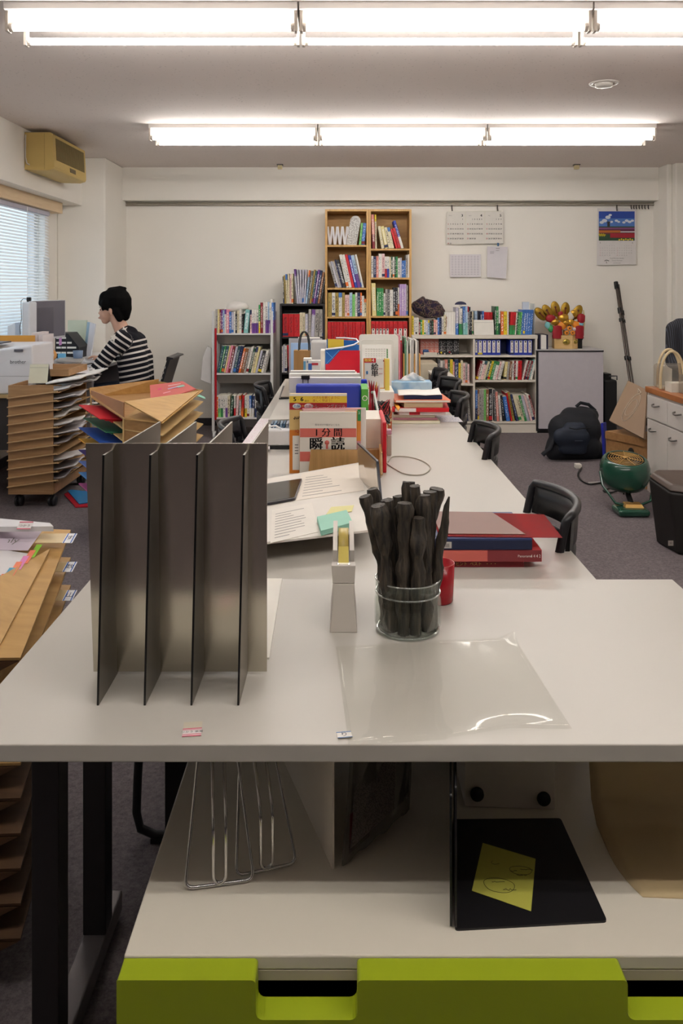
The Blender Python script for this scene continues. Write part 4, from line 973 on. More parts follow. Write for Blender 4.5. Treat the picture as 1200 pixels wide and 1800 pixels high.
for i, (a, c, y, d) in enumerate(((508, 634, 664, 3.50), (508, 632, 657, 3.56), (510, 624, 652, 3.62))):
    b = MB(); b.box(X(a, d), X(c, d), d, d+.035, TB+.001, Z(y, d), M(('dcd8da', 'e6e2de', 'd6d2d0')[i], .6)); obj('sheets', b, pp, bevel=.001)
b = MB(); D = 3.487; b.box(X(529, D), X(544, D), D-.002, D+.022, Z(667, D), Z(660, D), BLK); obj('binder_clip', b, pp, bevel=.003)
b = MB()
for px in (532, 541): b.tube([P(px, 667, D-.003), P(px-1, 675, D-.004), P(px+1, 675, D-.004), P(px+.6, 667, D-.003)], .0009, BLK, k=5)
obj('clip_handles', b, pp)
# ---- riser shelf on the left edge
rs_ = thing('desk_riser', (-.15, 4.3, TB), 'long white riser shelf along the left edge of the work table', 'riser')
b = MB(); b.hexa([(-.325, 3.66, .78), (.05, 3.74, .78), (.05, 5.3, .78), (-.325, 5.3, .78), (-.325, 3.66, .80), (.05, 3.74, .80), (.05, 5.3, .80), (-.325, 5.3, .80)], DESKM); obj('board', b, rs_, bevel=.0015)
for y in (3.8, 4.6, 5.24):
    for x in (-.32, -.02): b = MB(); b.box(x, x+.03, y, y+.03, TB, .7795, DESKM); obj('leg', b, rs_)
og = thing('white_organizer', (-.27, 3.5, TB), 'small white organizer box of cards in front of the riser shelf', 'organizer')
b = MB(); b.box(-.318, -.215, 3.45, 3.60, TB+.014, TB+.08, M('e4e2e0', .4)); obj('body', b, og, bevel=.006)
b = MB(); b.box(-.322, -.205, 3.445, 3.62, TB, TB+.0135, DARK); obj('base_tray', b, og)
for i in range(6): b = MB(); b.box(-.30+i*.013, -.291+i*.013, 3.50, 3.59, TB+.0805, TB+.098, M(['3d4f66', '5f7f9a', '2e3a50', '7a90a4', '34506a', '8a8f9c'][i], .4)); obj('card', b, og)
b = MB(); b.tube([(-.316, 3.46, TB+.08), (-.30, 3.46, TB+.094), (-.275, 3.46, TB+.096), (-.25, 3.46, TB+.082)], .004, M('eeeeee', .4), k=6); obj('handle', b, og)
b = MB(); b.ball((-.212, 3.47, TB+.036), .02, M('1c2a22', .3), (1, .6, 1)); obj('dial', b, og, label='dark green round dial')
sheet_of_paper('pink_lined_sheet', [G(418, 790, .722), G(474, 790, .722), G(474, 736, .722), G(457, 736, .722)], .7225, 'pale sheets with pink print at the left edge of the long table', mat=printed('e4dcde', 'd4a4b4', .02, .98, -1, 2, 90, 90, .6))
lp = thing('laptop', (X(506, 4.4), 4.4, .80), 'thin grey laptop partly hidden behind the paper sheaf on the riser shelf', 'laptop')
b = MB(); b.slab([G(490, 702, .802), G(520, 700, .802), G(522, 680, .802), G(497, 680, .802)], .006, M('242226', .4, .2)); obj('lower_shell', b, lp, bevel=.001)
b = MB(); b.slab([G(493, 699, .809), G(520, 698, .809), G(522, 672, .809), G(503, 672, .809)], .005, M('a59c90', .3, .3)); obj('lid', b, lp, bevel=.001)
# ---- crowd behind: bag, boxes, folders
b = MB(); b.box(X(512, 3.76), X(628, 3.76), 3.78, 3.96, .8005, .985, M('d5cfc6', .5)); one('storage_box', b, 'white storage box behind the white paper sheaf, small boxes standing on it', 'box', bevel=.003)
def carton(px0, px1, py0, py1, D, zb, side, label, nm='small_carton'):
    o = upright(nm, px0, px1, py0, py1, D, .05, M('e6e3de', .5), label, 'box', 'small cartons', zb=zb)
    def f(b): card(b, px0, px0+(px1-px0)*.3, py0+5, py1, D-.0002, M(side, .5)); card(b, px0+6, px1-4, py0+4, py0+8, D-.0002, M('c03a44', .5) if 'red' in label else M('7a8aa0', .5))
    printing(o, f)
carton(533, 547, 630, 652, 3.80, .9855, '5c9ac0', 'small white carton with a light blue flank, beside the brown paper bag')
carton(541.5, 563, 634, 652, 3.79, .9855, '2f5fa8', 'small white carton with a red mark and blue edge, before the red folder')
pb = thing('paper_bag', (X(530, 4.1), 4.15, .80), 'small brown paper carrier bag with black cord handles among the files', 'bag')
b = MB(); b.box(X(516, 4.1), X(545, 4.1), 4.1, 4.16, .8005, Z(616, 4.1), wood('kraft', '8f6a3c', '9c7545', 'z', .7)); obj('body', b, pb, bevel=.002)
for dy, dx in ((0, 0), (.05, 2.2)):
    b = MB(); y = 4.103+dy
    b.tube([Vector((X(533.5+dx+9*math.cos(a), y), y, Z(617-34*max(0, math.sin(a))**.8, y))) for a in [PI*k/14 for k in range(15)]], .0028, BLK, k=6); obj('cord_handle', b, pb)
b = MB(); b.lathe([(0, -.001), (.008, -.001), (.008, 0), (0, 0)], (X(539, 4.1), 4.0995, Z(645, 4.1)), M('5d4020', .7), k=14, axis='y'); obj('round_seal', b, pb)
b = MB(); b.box(X(546, 4.2), X(574, 4.2), 4.2, 4.34, .8005, Z(600, 4.2), clear('milky_box', 'e9e7e4', .06, .2, .55)); one('translucent_case', b, 'milky translucent plastic case behind the small cartons', 'case', bevel=.008)
upright('folder_board', 511, 546, 603, 0, 4.4, .02, M('93aed2', .5), 'light blue folder standing behind the brown paper bag', 'folder', zb=.8005)
upright('folder_board', 507.5, 566, 595, 0, 4.6, .02, M('9b979a', .5), 'grey folder standing behind the light blue one', 'folder', zb=.8005)
upright('folder_board', 524, 562, 592.5, 0, 4.64, .01, PAP, 'white folder edge showing above the grey folder', 'folder', zb=.8005)
# red and blue folding case
rb = thing('folding_case', (X(602, 3.98), 4.05, .80), 'red and blue folding case with white rim and a yellow booklet inside', 'case')
D = 3.98
BLU = M('1f62ac', .45); RD2 = M('c8102a', .4)
b = MB(); b.prism([(X(572, D), .8005), (X(632, D), .8005), (X(632, D), Z(616, D)), (X(598, D), Z(616, D)), (X(577, D), Z(640, D)), (X(572, D), Z(640, D))], D-.004, D, RD2, axis='y'); obj('red_flap', b, rb)
b = MB(); b.prism([(X(571.5, D), .8005), (X(631, D), .8005), (X(631, D), Z(606, D)), (X(571.5, D), Z(613, D))], D+.0005, D+.012, BLU, axis='y'); obj('front_wall', b, rb)
b = MB(); WH = M('e8e8ec', .4)
for p0, p1 in (((573, 640), (596, 616)), ((573, 618), (596, 640)), ((598, 615), (612, 607))): b.tube([P(*p0, D-.0005), P(*p1, D-.0005)], .0012, M('6fa4d8', .5), k=4)
obj('stitching', b, rb)
rim = [P(572, 614, D), P(600, 611, D), P(622, 606, D), P(630, 601, D+.03), P(626, 596, D+.10), P(605, 594, D+.14), P(590, 594, D+.14)]
b = MB(); b.tube(rim, .004, WH, k=8); obj('white_rim', b, rb)
b = MB(); b.prism([(X(575, D), .8005), (X(630, D), .8005), (X(628, D+.15), Z(599, D+.15)), (X(574, D+.15), Z(596, D+.15))], D+.146, D+.156, BLU, axis='y'); obj('rear_wall', b, rb)
b = MB(); b.prism([(X(576, D+.08), .8005), (X(605, D+.08), .8005), (X(604, D+.08), Z(597, D+.08)), (X(576, D+.08), Z(596, D+.08))], D+.08, D+.09, M('d8b83c', .5), axis='y'); obj('yellow_booklet', b, rb, label='yellow booklet')
b = MB(); b.box(X(563, D), X(571, D), D, D+.12, .8005, Z(616, D), M('e2dcd0', .5)); one('narrow_white_box', b, 'narrow cream box between the translucent case and the folding case', 'box', bevel=.002)
# large white boards
def rboard(px0, px1, py0, D, th, mat, label, zb=TB+.0005, r=.02):
    x0, x1, z1 = X(px0, D), X(px1, D), Z(py0, D)
    pr = rounded([Vector((x0, 0, zb)), Vector((x1, 0, zb)), Vector((x1, 0, z1)), Vector((x0, 0, z1))], r)
    b = MB(); b.prism([(p.x, p.z) for p in pr], D, D+th, mat, axis='y'); return one('white_folding_board', b, label, 'board', 'white panels standing on the table', bevel=.002)
rboard(631, 700, 588.5, 4.66, .05, M('d9d5cc', .4), 'tall white plastic panel, rear one, left of the wooden file sorter')
o = rboard(634, 692, 597, 4.56, .04, M('d2cec4', .35), 'middle white plastic panel between the rear one and the calendar sheet')
o = upright('calendar_sheet', 636, 688, 606, 0, 4.46, .004, PAP, 'white grid sheet with green marks leaning before the white panels', 'paper', zb=TB+.001)
def f(b):
    D = 4.459
    for r in range(9):
        for c in range(9): card(b, 642+c*4.6, 644.6+c*4.6, 613+r*4, 614.2+r*4, D, M('c9c4ba', .7))
    card(b, 679.5, 681.3, 613, 629, D, M('4f9a48', .6))
printing(o, f)
b = MB(); b.box(X(641, 4.28), X(690, 4.28), 4.16, 4.42, TB+.0005, .862, PAP); one('paper_pile', b, 'pile of white paper under the white picture-word book', 'papers', bevel=.002)
o = upright('book', 638.5, 676, 630, 0, 4.2, .012, M('dfdcd2', .5), 'white vocabulary book with red header and large black characters', 'book', zb=.8625)
def f(b):
    D = 4.1998; og = M('d9953c', .5)
    card(b, 638.5, 640.2, 630, 683, D, og); card(b, 674.5, 676, 630, 683, D, og); card(b, 638.5, 676, 681.5, 683.2, D, og)
    card(b, 639.5, 660.5, 629.5, 637.5, D-.0004, M('c0202a', .5)); word(b, '難関', 646.5, 633.5, 5, D-.0018, M('f0e060', .5)); word(b, '4', 655.5, 633.5, 7, D-.0018, PAP)
    word(b, '絵', 658.5, 645.5, 10.5, D-.001, TXT, bold=.3); word(b, '単', 658.5, 657.5, 10.5, D-.001, TXT, bold=.3)
    for y in (648, 657): card(b, 665, 672, y-.5, y+.3, D-.001, M('c86a70', .5))
    b.ball(P(645, 655, D-.001), .008, M('4a7aa8', .5), (.7, .1, 1.2), k=10); card(b, 673, 675, 633, 635.5, D-.0008, M('8a3a3a', .5))
printing(o, f)
upright('book', 676.4, 684.5, 631, 0, 4.21, .03, M('d6c05a', .5), 'yellow cover standing right behind the white vocabulary book', 'book', zb=.8625)
# wooden file sorter
ws = thing('file_sorter', (X(718, 5), 5.12, TB), 'wooden slatted file sorter full of folders at the far end of the long row', 'file sorter')
D = 5.0; SLT = wood('sorter_wood', 'c08a48', 'd09c58', 'z', .45)
for i, px in enumerate((697.5, 708.5, 718, 727.5, 736.5)):
    b = MB(); b.box(X(px, D), X(px, D)+.008, D, D+.24, TB+.012, Z(622, D), SLT); obj('slat', b, ws, bevel=.002)
b = MB(); b.box(X(696.5, D), X(740, D), D, D+.25, TB, TB+.0115, SLT); obj('base', b, ws)
fc = [('d98a96', 'pink', 700.5, 590), ('8a2030', 'dark red', 704, 604), ('5f8a6a', 'green', 710.8, 594), ('c9cdc4', 'pale grey', 714.4, 600), ('e0dcd4', 'white', 720.4, 596), ('b8b4b0', 'grey', 724, 597), ('ded8d0', 'off-white', 730, 598), ('8c8680', 'dark grey', 733, 600)]
for h, nm, px, py in fc:
    b = MB(); b.box(X(px, D), X(px+3, D), D+.008, D+.22, TB+.0125, Z(py, D), M(h, .45)); one('sorter_folder', b, '%s folder standing in the wooden file sorter' % nm, 'folder', 'folders in the wooden sorter', bevel=.001)
# tissue box
b = MB(); b.box(X(686, 4.5), X(758, 4.5), 4.5, 4.72, TB+.0005, .800, M('c7c0b8', .5)); one('flat_white_box', b, 'flat pale box under the light blue tissue box', 'box')
ti = thing('tissue_box', (X(722, 4.5), 4.58, .8), 'light blue tissue box with a white tissue standing out, behind the book stack', 'tissue box')
def cloudy():
    m, n, l, b = nodes_of('cloud_print'); tc = n.new('ShaderNodeTexCoord'); nz = n.new('ShaderNodeTexNoise'); nz.inputs['Scale'].default_value = 12; l.new(tc.outputs['Object'], nz.inputs['Vector'])
    cr = n.new('ShaderNodeValToRGB'); cr.color_ramp.elements[0].color = (*lin('7fabd0'), 1); cr.color_ramp.elements[1].color = (*lin('bcd6e6'), 1); cr.color_ramp.elements[0].position = .4; cr.color_ramp.elements[1].position = .6
    l.new(nz.outputs['Fac'], cr.inputs[0]); l.new(cr.outputs[0], b.inputs['Base Color']); return m
b = MB(); b.box(X(686, 4.5), X(759, 4.5), 4.5, 4.62, .8005, .872, cloudy()); obj('carton', b, ti, bevel=.002)
b = MB()
def tis(u, v):
    x = X(703, 4.5)+(X(748, 4.5)-X(703, 4.5))*u; h = .05*(1-abs(u-.52)*1.7)
    h = max(h, .002); return (x+.006*math.sin(v*9), 4.56+.02*math.sin(u*7)*v+.012*math.sin(u*19+v*4)*v, .8725+h*v)
b.grid(tis, 24, 6, M('efece8', .8)); obj('tissue', b, ti, solid=.001)
# ---- the lying book stack
def lying(px0, px1, pyt, pyb, D, dep, cov, pag, label, skew=0, title=None, tcol='e8e0d8', zlo=None, zhi=None, spine=None, name='book'):
    z0, z1 = zlo, zhi; x0, x1 = X(px0, D), X(px1, D)
    b = MB(); t = min(.0022, (z1-z0)*.2); s = skew
    def quadbox(x0, x1, y0, y1, za, zb_, m_): b.hexa([(x0, y0, za), (x1, y0, za), (x1+s, y1, za), (x0+s, y1, za), (x0, y0, zb_), (x1, y0, zb_), (x1+s, y1, zb_), (x0+s, y1, zb_)], m_)
    quadbox(x0, x1, D, D+dep, z0, z1, M(cov, .45))
    o = one(name, b, label, 'book', 'books stacked on the long table', bevel=.0008)
    def f(bb):
        if pag: bb.box(x0+.004, x1-.004, D-.0005, D-.0001, z0+t, z1-t, M(pag, .7))
        if title: bb.text(title, M(tcol, .5), (z1-z0)*.62, face_front((x0+x1)/2, D-.0008, (z0+z1)/2))
        if spine: bb.box(x0+(x1-x0)*spine[0], x0+(x1-x0)*spine[1], D-.0006, D-.0001, z0+t*.4, z1-t*.4, M(spine[2], .5))
    if pag or title or spine: printing(o, f, 'spine_print')
    return o
z = TB+.0008
SP = [(686, 773, 4.10, .28, 'dcd6b4', 'e2dcc8', .012, 'cream magazine at the very bottom of the book stack', None, None),
      (691, 769, 4.13, .25, 'c58a9c', None, .010, 'pink booklet second from the bottom of the book stack', None, None),
      (690, 764, 4.14, .24, 'd8cfb4', 'e0d8c4', .016, 'cream block of pages third from the bottom of the book stack', None, None),
      (701, 783, 4.12, .24, 'e4dede', None, .017, 'white book with a red centre on its spine, under the big red book', None, (.22, .45, 'b81c28')),
      (689, 789, 4.10, .27, 'c4141f', None, .020, 'big red hardcover with a white label on its spine in the book stack', None, (.05, .42, 'ece4e0')),
      (710, 778, 4.11, .20, 'd9cda4', None, .025, 'old cream book with a faded blue cover lying on the red hardcover', None, None),
      (694, 792, 4.10, .25, 'd9724c', 'e6ddd2', .014, 'orange booklet near the top of the book stack', None, None),
      (710, 777, 4.12, .22, '1d2a58', None, .020, 'navy book on top of the book stack under loose white pages', None, None)]
for (a, c, D, dep, cov, pag, th, lb, ti_, sp_) in SP:
    lying(a, c, 0, 0, D, dep, cov, pag, lb, zlo=z, zhi=z+th, spine=sp_, skew=random.uniform(-.03, .02)); z += th+.0006
b = MB()
def loose(u, v): return (X(700, 4.11)+(X(776, 4.11)-X(700, 4.11))*u+.01*v, 4.108+.22*v, z+.0008+.003*abs(math.sin(u*5+v*3))+.012*max(0, u-.85)*v*5)
b.grid(loose, 16, 8, M('f0ece6', .7)); one('loose_pages', b, 'loose white pages curling on top of the book stack', 'papers', solid=.002)
zt_ = [k for k in SP]; zc = TB+.0008+sum(k[6]+.0006 for k in SP[:6])
b = MB(); b.box(X(770, 4.3), X(806, 4.3), 4.15, 4.36, TB+.0006, TB+.002, printed('d6d4d8', '8a90b0', .05, .95, -1, 2, 60, 60, .6)); one('printed_sheet', b, 'pale printed sheet under the right edge of the book stack', 'paper')
b = MB(); b.slab([G(694, 700, .80), G(703, 716, .80), G(700, 722, .80), G(688, 702, .80)], .004, M('e09a2c', .5)); one('yellow_card', b, 'yellow card sticking out at the left of the book stack', 'card')
# pens and cable tangle
cup = thing('pen_cup', (X(655, 3.75), 3.78, TB), 'pen cup crowded with red pens behind the green book spine', 'pen cup')
b = MB(); b.lathe([(0, TB+.001), (.038, TB+.001), (.042, TB+.10), (.039, TB+.10), (.036, TB+.004), (0, TB+.004)], (X(656, 3.77), 3.78, 0), M('6d6258', .4), k=24); obj('cup_body', b, cup)
for i in range(9):
    a = i*2.4; top = P(648+i*2.3, 668+(i*7) % 13, 3.76+.03*math.sin(a)); bot = Vector((X(656, 3.77)+.02*math.cos(a), 3.78+.02*math.sin(a), TB+.012))
    b = MB(); c_ = ['b01828', 'c02838', '7a1220', 'd8d4d0', 'b01828', 'a81420', 'c8a03c', 'b81c2c', 'd8d4d0'][i]
    b.tube([bot, bot.lerp(top, .9), top], [.004, .004, .0012], M(c_, .35), k=6)
    one('pen', b, '%s pen, %s from the left in the pen cup' % ({'d8d4d0': 'white', 'c8a03c': 'yellow'}.get(c_, 'red'), ORD[i]), 'pen', 'pens in the pen cup')
pts = [P(672+13*math.sin(i*2.1)+3*math.sin(i*.7), 725+20*math.cos(i*1.7), 3.66+.05*math.sin(i*1.3)) for i in range(34)]
cable('black_cable', pts, .0032, M('151315', .4), 'tangled black cable bundle between the pens and the book stack', n=5)
pts = [P(676+9*math.sin(i*1.9), 716+14*math.cos(i*2.3), 3.60+.03*math.sin(i)) for i in range(10)]
cable('red_cable', pts, .0018, M('a01c28', .4), 'thin red cable twisted into the black cable tangle', n=5)
b = MB(); b.tube([P(653, 690, 3.5), P(657, 688, 3.49), P(666, 735, 3.42)], .0052, M('d2cfd0', .35), k=8); one('white_rod', b, 'slim white rod leaning against the black cable tangle', 'rod')
b = MB(); b.box(X(650, 3.8), X(690, 3.8), 3.86, 4.04, TB+.001, TB+.105, printed('b8562e', 'e8d8b0', .02, .98, 0, 1, 40, 40, .55)); one('snack_box', b, 'orange printed box behind the pen cup', 'box', bevel=.002)
# ---- near right stack
D = 1.975
lying(740, 921, 0, 0, 1.985, .20, '7a121c', None, 'dark red book with small yellow lettering, lowest of the near stack', zlo=TB+.0006, zhi=.7262, title='476 ヒント  ベスト   ・・・', tcol='d8b860')
o = lying(740, 952, 0, 0, D, .25, 'b84a4c', None, 'red box file with a white handwritten spine title, second lowest of the near stack', zlo=.7268, zhi=.7555, name='box_file')
def f(b):
    b.box(X(740, D), X(856, D), D-.0006, D-.0001, .728, .7545, M('c96459', .45)); b.box(X(857, D), X(951, D), D-.0006, D-.0001, .728, .7545, M('7e2f33', .45))
    b.text('Panorama', PAP, .0085, face_front(X(922, D), D-.001, .7405)); b.text('4 4 4 2', PAP, .0085, face_front(X(941, D), D-.001, .7405), ysc=1.2)
printing(o, f, 'spine_print')
o = lying(742, 935, 0, 0, D-.002, .235, '2c3a66', None, 'navy folder with a grey label window, near the top of the near stack', zlo=.7562, zhi=.7835, name='navy_folder')
def f(b):
    b.box(X(742, D), X(934.5, D), D-.0027, D-.0021, .7572, .7790, M('131d3c', .4)); b.box(X(776, D), X(793, D), D-.0045, D-.0028, .7605, .7755, M('b9b4ae', .4)); b.box(X(780, D), X(789, D), D-.0055, D-.0046, .7640, .7720, M('8f8a86', .4))
printing(o, f, 'label_window')
RC = clear('red_film', 'c9282f', .05, .15, .22)
b = MB(); b.slab([(.235, 1.985, .7848), (.528, 1.972, .7848), (.533, 2.175, .7848), (.235, 2.205, .7848)], .0012, RC); one('red_clear_folder', b, 'translucent red folder lying on top of the near stack and over the table', 'folder')
b = MB(); b.slab([(.24, 2.0, .7866), (.445, 1.995, .7866), (.40, 2.19, .7866), (.24, 2.20, .7866)], .0008, M('7d5a50', .5)); one('brown_sheet', b, 'brownish sheet inside the translucent red folder', 'paper')
# ================================================================ chairs
PLB = M('17161a', .38, var=.03)
def chair_proto(label):
    t = thing('task_chair', (0, 0, 0), label, 'chair', 'black chairs at the long tables')
    W2 = .185
    def bx_(s, z): return .06*(1-s*s)+.02*(z-.52)/.28
    b = MB()     # shell of the backrest with two slots: three curved bands and end posts
    def band(z0, z1, s0=-1, s1=1):
        n = 16
        o = len(b.v); vs = []
        for k in range(n+1):
            s = s0+(s1-s0)*k/n
            for (z, th) in ((z0, 0), (z1, 0), (z1, .012), (z0, .012)): vs.append((bx_(s, z)+th, W2*s, z))
        fs = []
        for k in range(n):
            for j in range(4): fs.append((k*4+j, k*4+(j+1) % 4, (k+1)*4+(j+1) % 4, (k+1)*4+j))
        fs += [(0, 1, 2, 3), (n*4+3, n*4+2, n*4+1, n*4)]
        b.add(vs, fs, PLB, True)
    band(.715, .795); band(.655, .69); band(.52, .632); band(.53, .79, -1, -.86); band(.53, .79, .86, 1)
    obj('backrest', b, t)
    b = MB(); b.tube([(bx_(-1, .70)-.015, -W2-.002, .70), (bx_(-1, .79)-.003, -W2, .785)]+[(bx_(s, .80)+.006, W2*s, .798+.004*(1-s*s)) for s in [-1+2*k/18 for k in range(19)]]+[(bx_(1, .79)-.003, W2, .785), (bx_(1, .70)-.015, W2+.002, .70)], .012, PLB, k=8); obj('top_rim', b, t)
    for z in (.692, .634): b = MB(); b.tube([(bx_(s, z)-.001, W2*s, z) for s in [-.85+1.7*k/12 for k in range(13)]], .006, PLB, k=6); obj('slot_rim', b, t)
    for s in (-1, 1): b = MB(); b.box(-.03, .018, s*W2-.014, s*W2+.014, .60, .705, PLB); obj('arm_end', b, t, bevel=.008)
    b = MB(); b.grid(lambda u, v: (-.42+.42*v, -.2+.4*u, .44+.012*math.cos(2*PI*u)+.02*(v-.5)**2), 10, 10, PLB); obj('seat', b, t, solid=.03)
    for s in (-1, 1):
        y = s*.21
        b = MB(); b.tube([(.0, y, .60), (.02, y, .40), (.035, y, .16), (.038, y, .07), (.028, y, .03), (-.01, y, .0135), (-.36, y, .0135), (-.40, y, .05), (-.40, y, .36), (-.36, y, .40), (-.02, y, .40)], .011, DARK, k=8); obj('leg_frame', b, t)
        for x in (-.34, -.02): b = MB(); b.box(x-.02, x+.02, y-.014, y+.014, 0, .012, DARK); obj('glide', b, t)
    return t
c0 = chair_proto('black slotted chair pushed under the right side of the long table, nearest the red folder')
c0.location = (.556, 2.29, 0)
for (x, D, rz, lb) in ((.562, 3.43, 0, 'second black slotted chair on the right side of the long table'), (.60, 4.50, 0, 'third black chair on the right side, beside the book stack'),
                       (.66, 5.25, .15, 'fourth black chair on the right side, by the tissue box'), (.66, 5.86, .0, 'farthest black chair on the right side, before the low white pedestals'),
                       (-.435, 5.0, PI, 'black chair on the left side of the long table before the book trolley'), (-.435, 3.55, PI, 'black chair on the left side of the table beside the pink printed sheets'),
                       (-.475, 2.275, PI, 'black sled chair hidden behind the file divider, its frame seen under the desk')):
    copy_tree(c0, (x, D, 0), rz, lb)
# ================================================================ left: sorters of tan board
TAN = wood('tan_board', 'b08a52', 'c29a5e', 'x', .55); TANE = M('c9a873', .6); TAND = wood('tan_inner', '946a3a', 'a47a46', 'x', .6)
GP = [M(h, .6) for h in ('e0dcdb', 'c9c4c6', 'b3adb0', 'd8d2cc')]
TAN0, TANE0 = TAN, TANE
TAN = wood('tan_brown', '94704a', 'a9835c', 'x', .55); TANE = M('b8966c', .6)
# --- sorter 1, farthest left with casters
s1 = thing('tray_sorter', (-1.96, 5.55, 0), 'tall tan tray sorter on casters at the far left, desk calendar standing on top', 'sorter')
x0, x1, y0, y1 = -2.10, -1.818, 5.2, 5.88
b = MB(); b.box(x0, x1, y0, y0+.012, .085, .772, TAN); obj('front_panel', b, s1)
b = MB(); b.box(x0, x0+.012, y0+.0125, y1, .085, .772, TAN); obj('side_panel', b, s1)
b = MB(); b.box(x0+.0125, x1, y1-.012, y1, .085, .80, TAN); obj('rear_panel', b, s1)
b = MB(); b.box(x0+.0125, x1, y0+.0125, y1-.0125, .085, .10, TAN); obj('bottom', b, s1)
b = MB(); b.box(x0+.02, x1-.05, y0+.3, y0+.312, .105, .74, TAND); obj('divider', b, s1)
b = MB(); b.slab([(x1, y0+.0125, .086), (x1, y1, .086), (x1, y1, .135), (x1, y0+.0125, .155)], .006, TAN); obj('lower_side', b, s1)
for k in range(11):
    z = Z(700, 5.2)-k*.0558
    b = MB(); b.hexa([(x0, y0-.022, z-.003), (x1+.032, y0-.022, z+.040), (x1+.032, y0-.0005, z+.040), (x0, y0-.0005, z-.003),
                      (x0, y0-.022, z+.003), (x1+.032, y0-.022, z+.046), (x1+.032, y0-.0005, z+.046), (x0, y0-.0005, z+.003)], TANE); obj('tray_lip', b, s1)
    b = MB(); zz = z+.028
    b.hexa([(x0+.013, y0+.0125, zz-.003), (x1+.03, y0+.0125, zz+.003), (x1+.03, y1-.013, zz+.003), (x0+.013, y1-.013, zz-.003),
            (x0+.013, y0+.0125, zz+.002), (x1+.03, y0+.0125, zz+.008), (x1+.03, y1-.013, zz+.008), (x0+.013, y1-.013, zz+.002)], TANE); obj('tray', b, s1)
    if k != 7:
        for q in range(1 if k not in (0, 3, 5) else 2):
            b = MB(); ph = k*1.7+q
            def wav(u, v): return (x1-.10+(.19+.03*math.sin(ph+q))*u, y0+.03+.30*q+.29*v, zz+.010+.026*u*u+.010*math.sin(v*6+ph)*u+.004*q)
            b.grid(wav, 10, 10, GP[k % 4]); one('paper_bundle', b, '%s bundle of grey paper poking out of the far left sorter%s' % ((ORD[k]+' from top'), ', rear half' if q else ''), 'papers', 'paper bundles in the far left sorter', solid=.008)
for (x, y) in ((x0+.05, y0+.05), (x1-.02, y0+.05), (x1-.02, y1-.05), (x0+.05, y1-.05)):
    for dx in (-.014, .014):
        b = MB(); b.lathe([(0, -.009), (.03, -.009), (.034, -.005), (.034, .005), (.03, .009), (0, .009)], (x+dx, y, .035), M('232225', .4), k=20, axis='x'); obj('caster_wheel', b, s1)
    b = MB(); b.box(x-.006, x+.006, y-.015, y+.015, .03, .085, DARK); obj('caster_fork', b, s1)
# top tier sheets and wooden tray on top
b = MB()
b.grid(lambda u, v: (x1-.06+.22*u, y0+.04+.62*v, .778+.035*u+.004*math.sin(v*8)), 8, 10, M('ebe7e2', .6)); one('white_sheaf', b, 'white sheaf fanning out from the top of the far left tan sorter', 'papers', solid=.010)
tr1 = thing('wooden_tray', (-1.95, 5.7, .805), 'shallow tan letter tray behind the desk calendar on top of the sorter', 'tray')
for (a, c, d, e) in ((-2.09, -2.078, 5.5, 5.9), (-1.83, -1.818, 5.5, 5.9), (-2.078, -1.83, 5.5, 5.512), (-2.078, -1.83, 5.888, 5.9)):
    b = MB(); b.box(a, c, d, e, .802, .845, TAN); obj('tray_wall', b, tr1)
b = MB(); b.box(-2.09, -1.818, 5.5, 5.9, .7985, .8015, TAND); obj('tray_floor', b, tr1)
dc = desk_cal(50, 83, 645, 678, 5.3, .774, 'cream desk calendar with black stand on top of the far left tan sorter', 'd9d4bc')
TAN, TANE = TAN0, TANE0
# --- sorter 2, middle
s2 = thing('tray_sorter', (-1.1, 4.6, 0), 'tan tray sorter behind the file divider, red magazine in its open top', 'sorter')
A, L = Vector((-1.149, 4.35, 0)), Vector((-1.457, 4.80, 0)); N_, T_ = Vector((-.915, 4.22, 0)), Vector((-.79, 4.72, 0)); B_ = Vector((-1.12, 5.06, 0))
def up(p, z): return Vector((p.x, p.y, z))
core = [A.lerp(B_, .18), N_.lerp(B_, .45), B_, L.lerp(B_, .3)]
b = MB(); core_pts = [Vector((p.x, p.y, .10)) for p in (A.lerp(B_, .25), N_.lerp(L, .33), B_.lerp(A, .1), L.lerp(T_, .28))]
b.slab(core_pts, .56, TAND); obj('core', b, s2)  # core in darker tan, the shade inside the openings put into its colour
for k in range(9):
    dz = -.064*k
    if k == 0: continue
    b = MB(); b.slab([up(A, .700+dz), up(N_, .690+dz), up(T_, .797+dz), up(B_, .80+dz)], .005, TANE); obj('right_tray', b, s2)
    b = MB(); b.slab([up(L, .762+dz), up(A, .700+dz), up(B_.lerp(A, .2), .74+dz), up(B_.lerp(L, .3), .77+dz)], .005, TANE); obj('left_tray', b, s2)
b = MB(); b.slab([up(A, .690), up(N_, .690), up(T_, .797)], .005, TAN); b.slab([up(A, .690), up(T_, .797), up(B_, .745)], .005, TAN); obj('top_tray', b, s2)
b = MB(); b.slab([up(L, .745), up(A, .690), up(B_, .745)], .005, TAND); obj('top_left_tray', b, s2)
b = MB(); b.slab([up(T_, .800), up(B_, .815), up(B_, .745), up(T_, .795)], .006, TAN); obj('far_lip', b, s2)
Tp = N_.lerp(T_, .93); off = Vector((-.012, .003, 0))
b = MB(); b.slab([up(N_, .696)+off*.5, up(Tp, .793)+off, up(A.lerp(N_, .02), .782)], .006, TAN); obj('front_lip', b, s2)
b = MB(); b.slab([up(L, .79), up(A, .782), up(A, .705), up(L, .765)], .006, M('b0805a', .6)); obj('left_lip', b, s2)
b = MB(); b.slab([up(L+Vector((-.015, .02, 0)), .803), up(B_, .828), up(B_, .745), up(L, .745)], .006, wood('tan_mid', 'a07438', 'b08446', 'x', .55)); obj('rear_lip', b, s2)
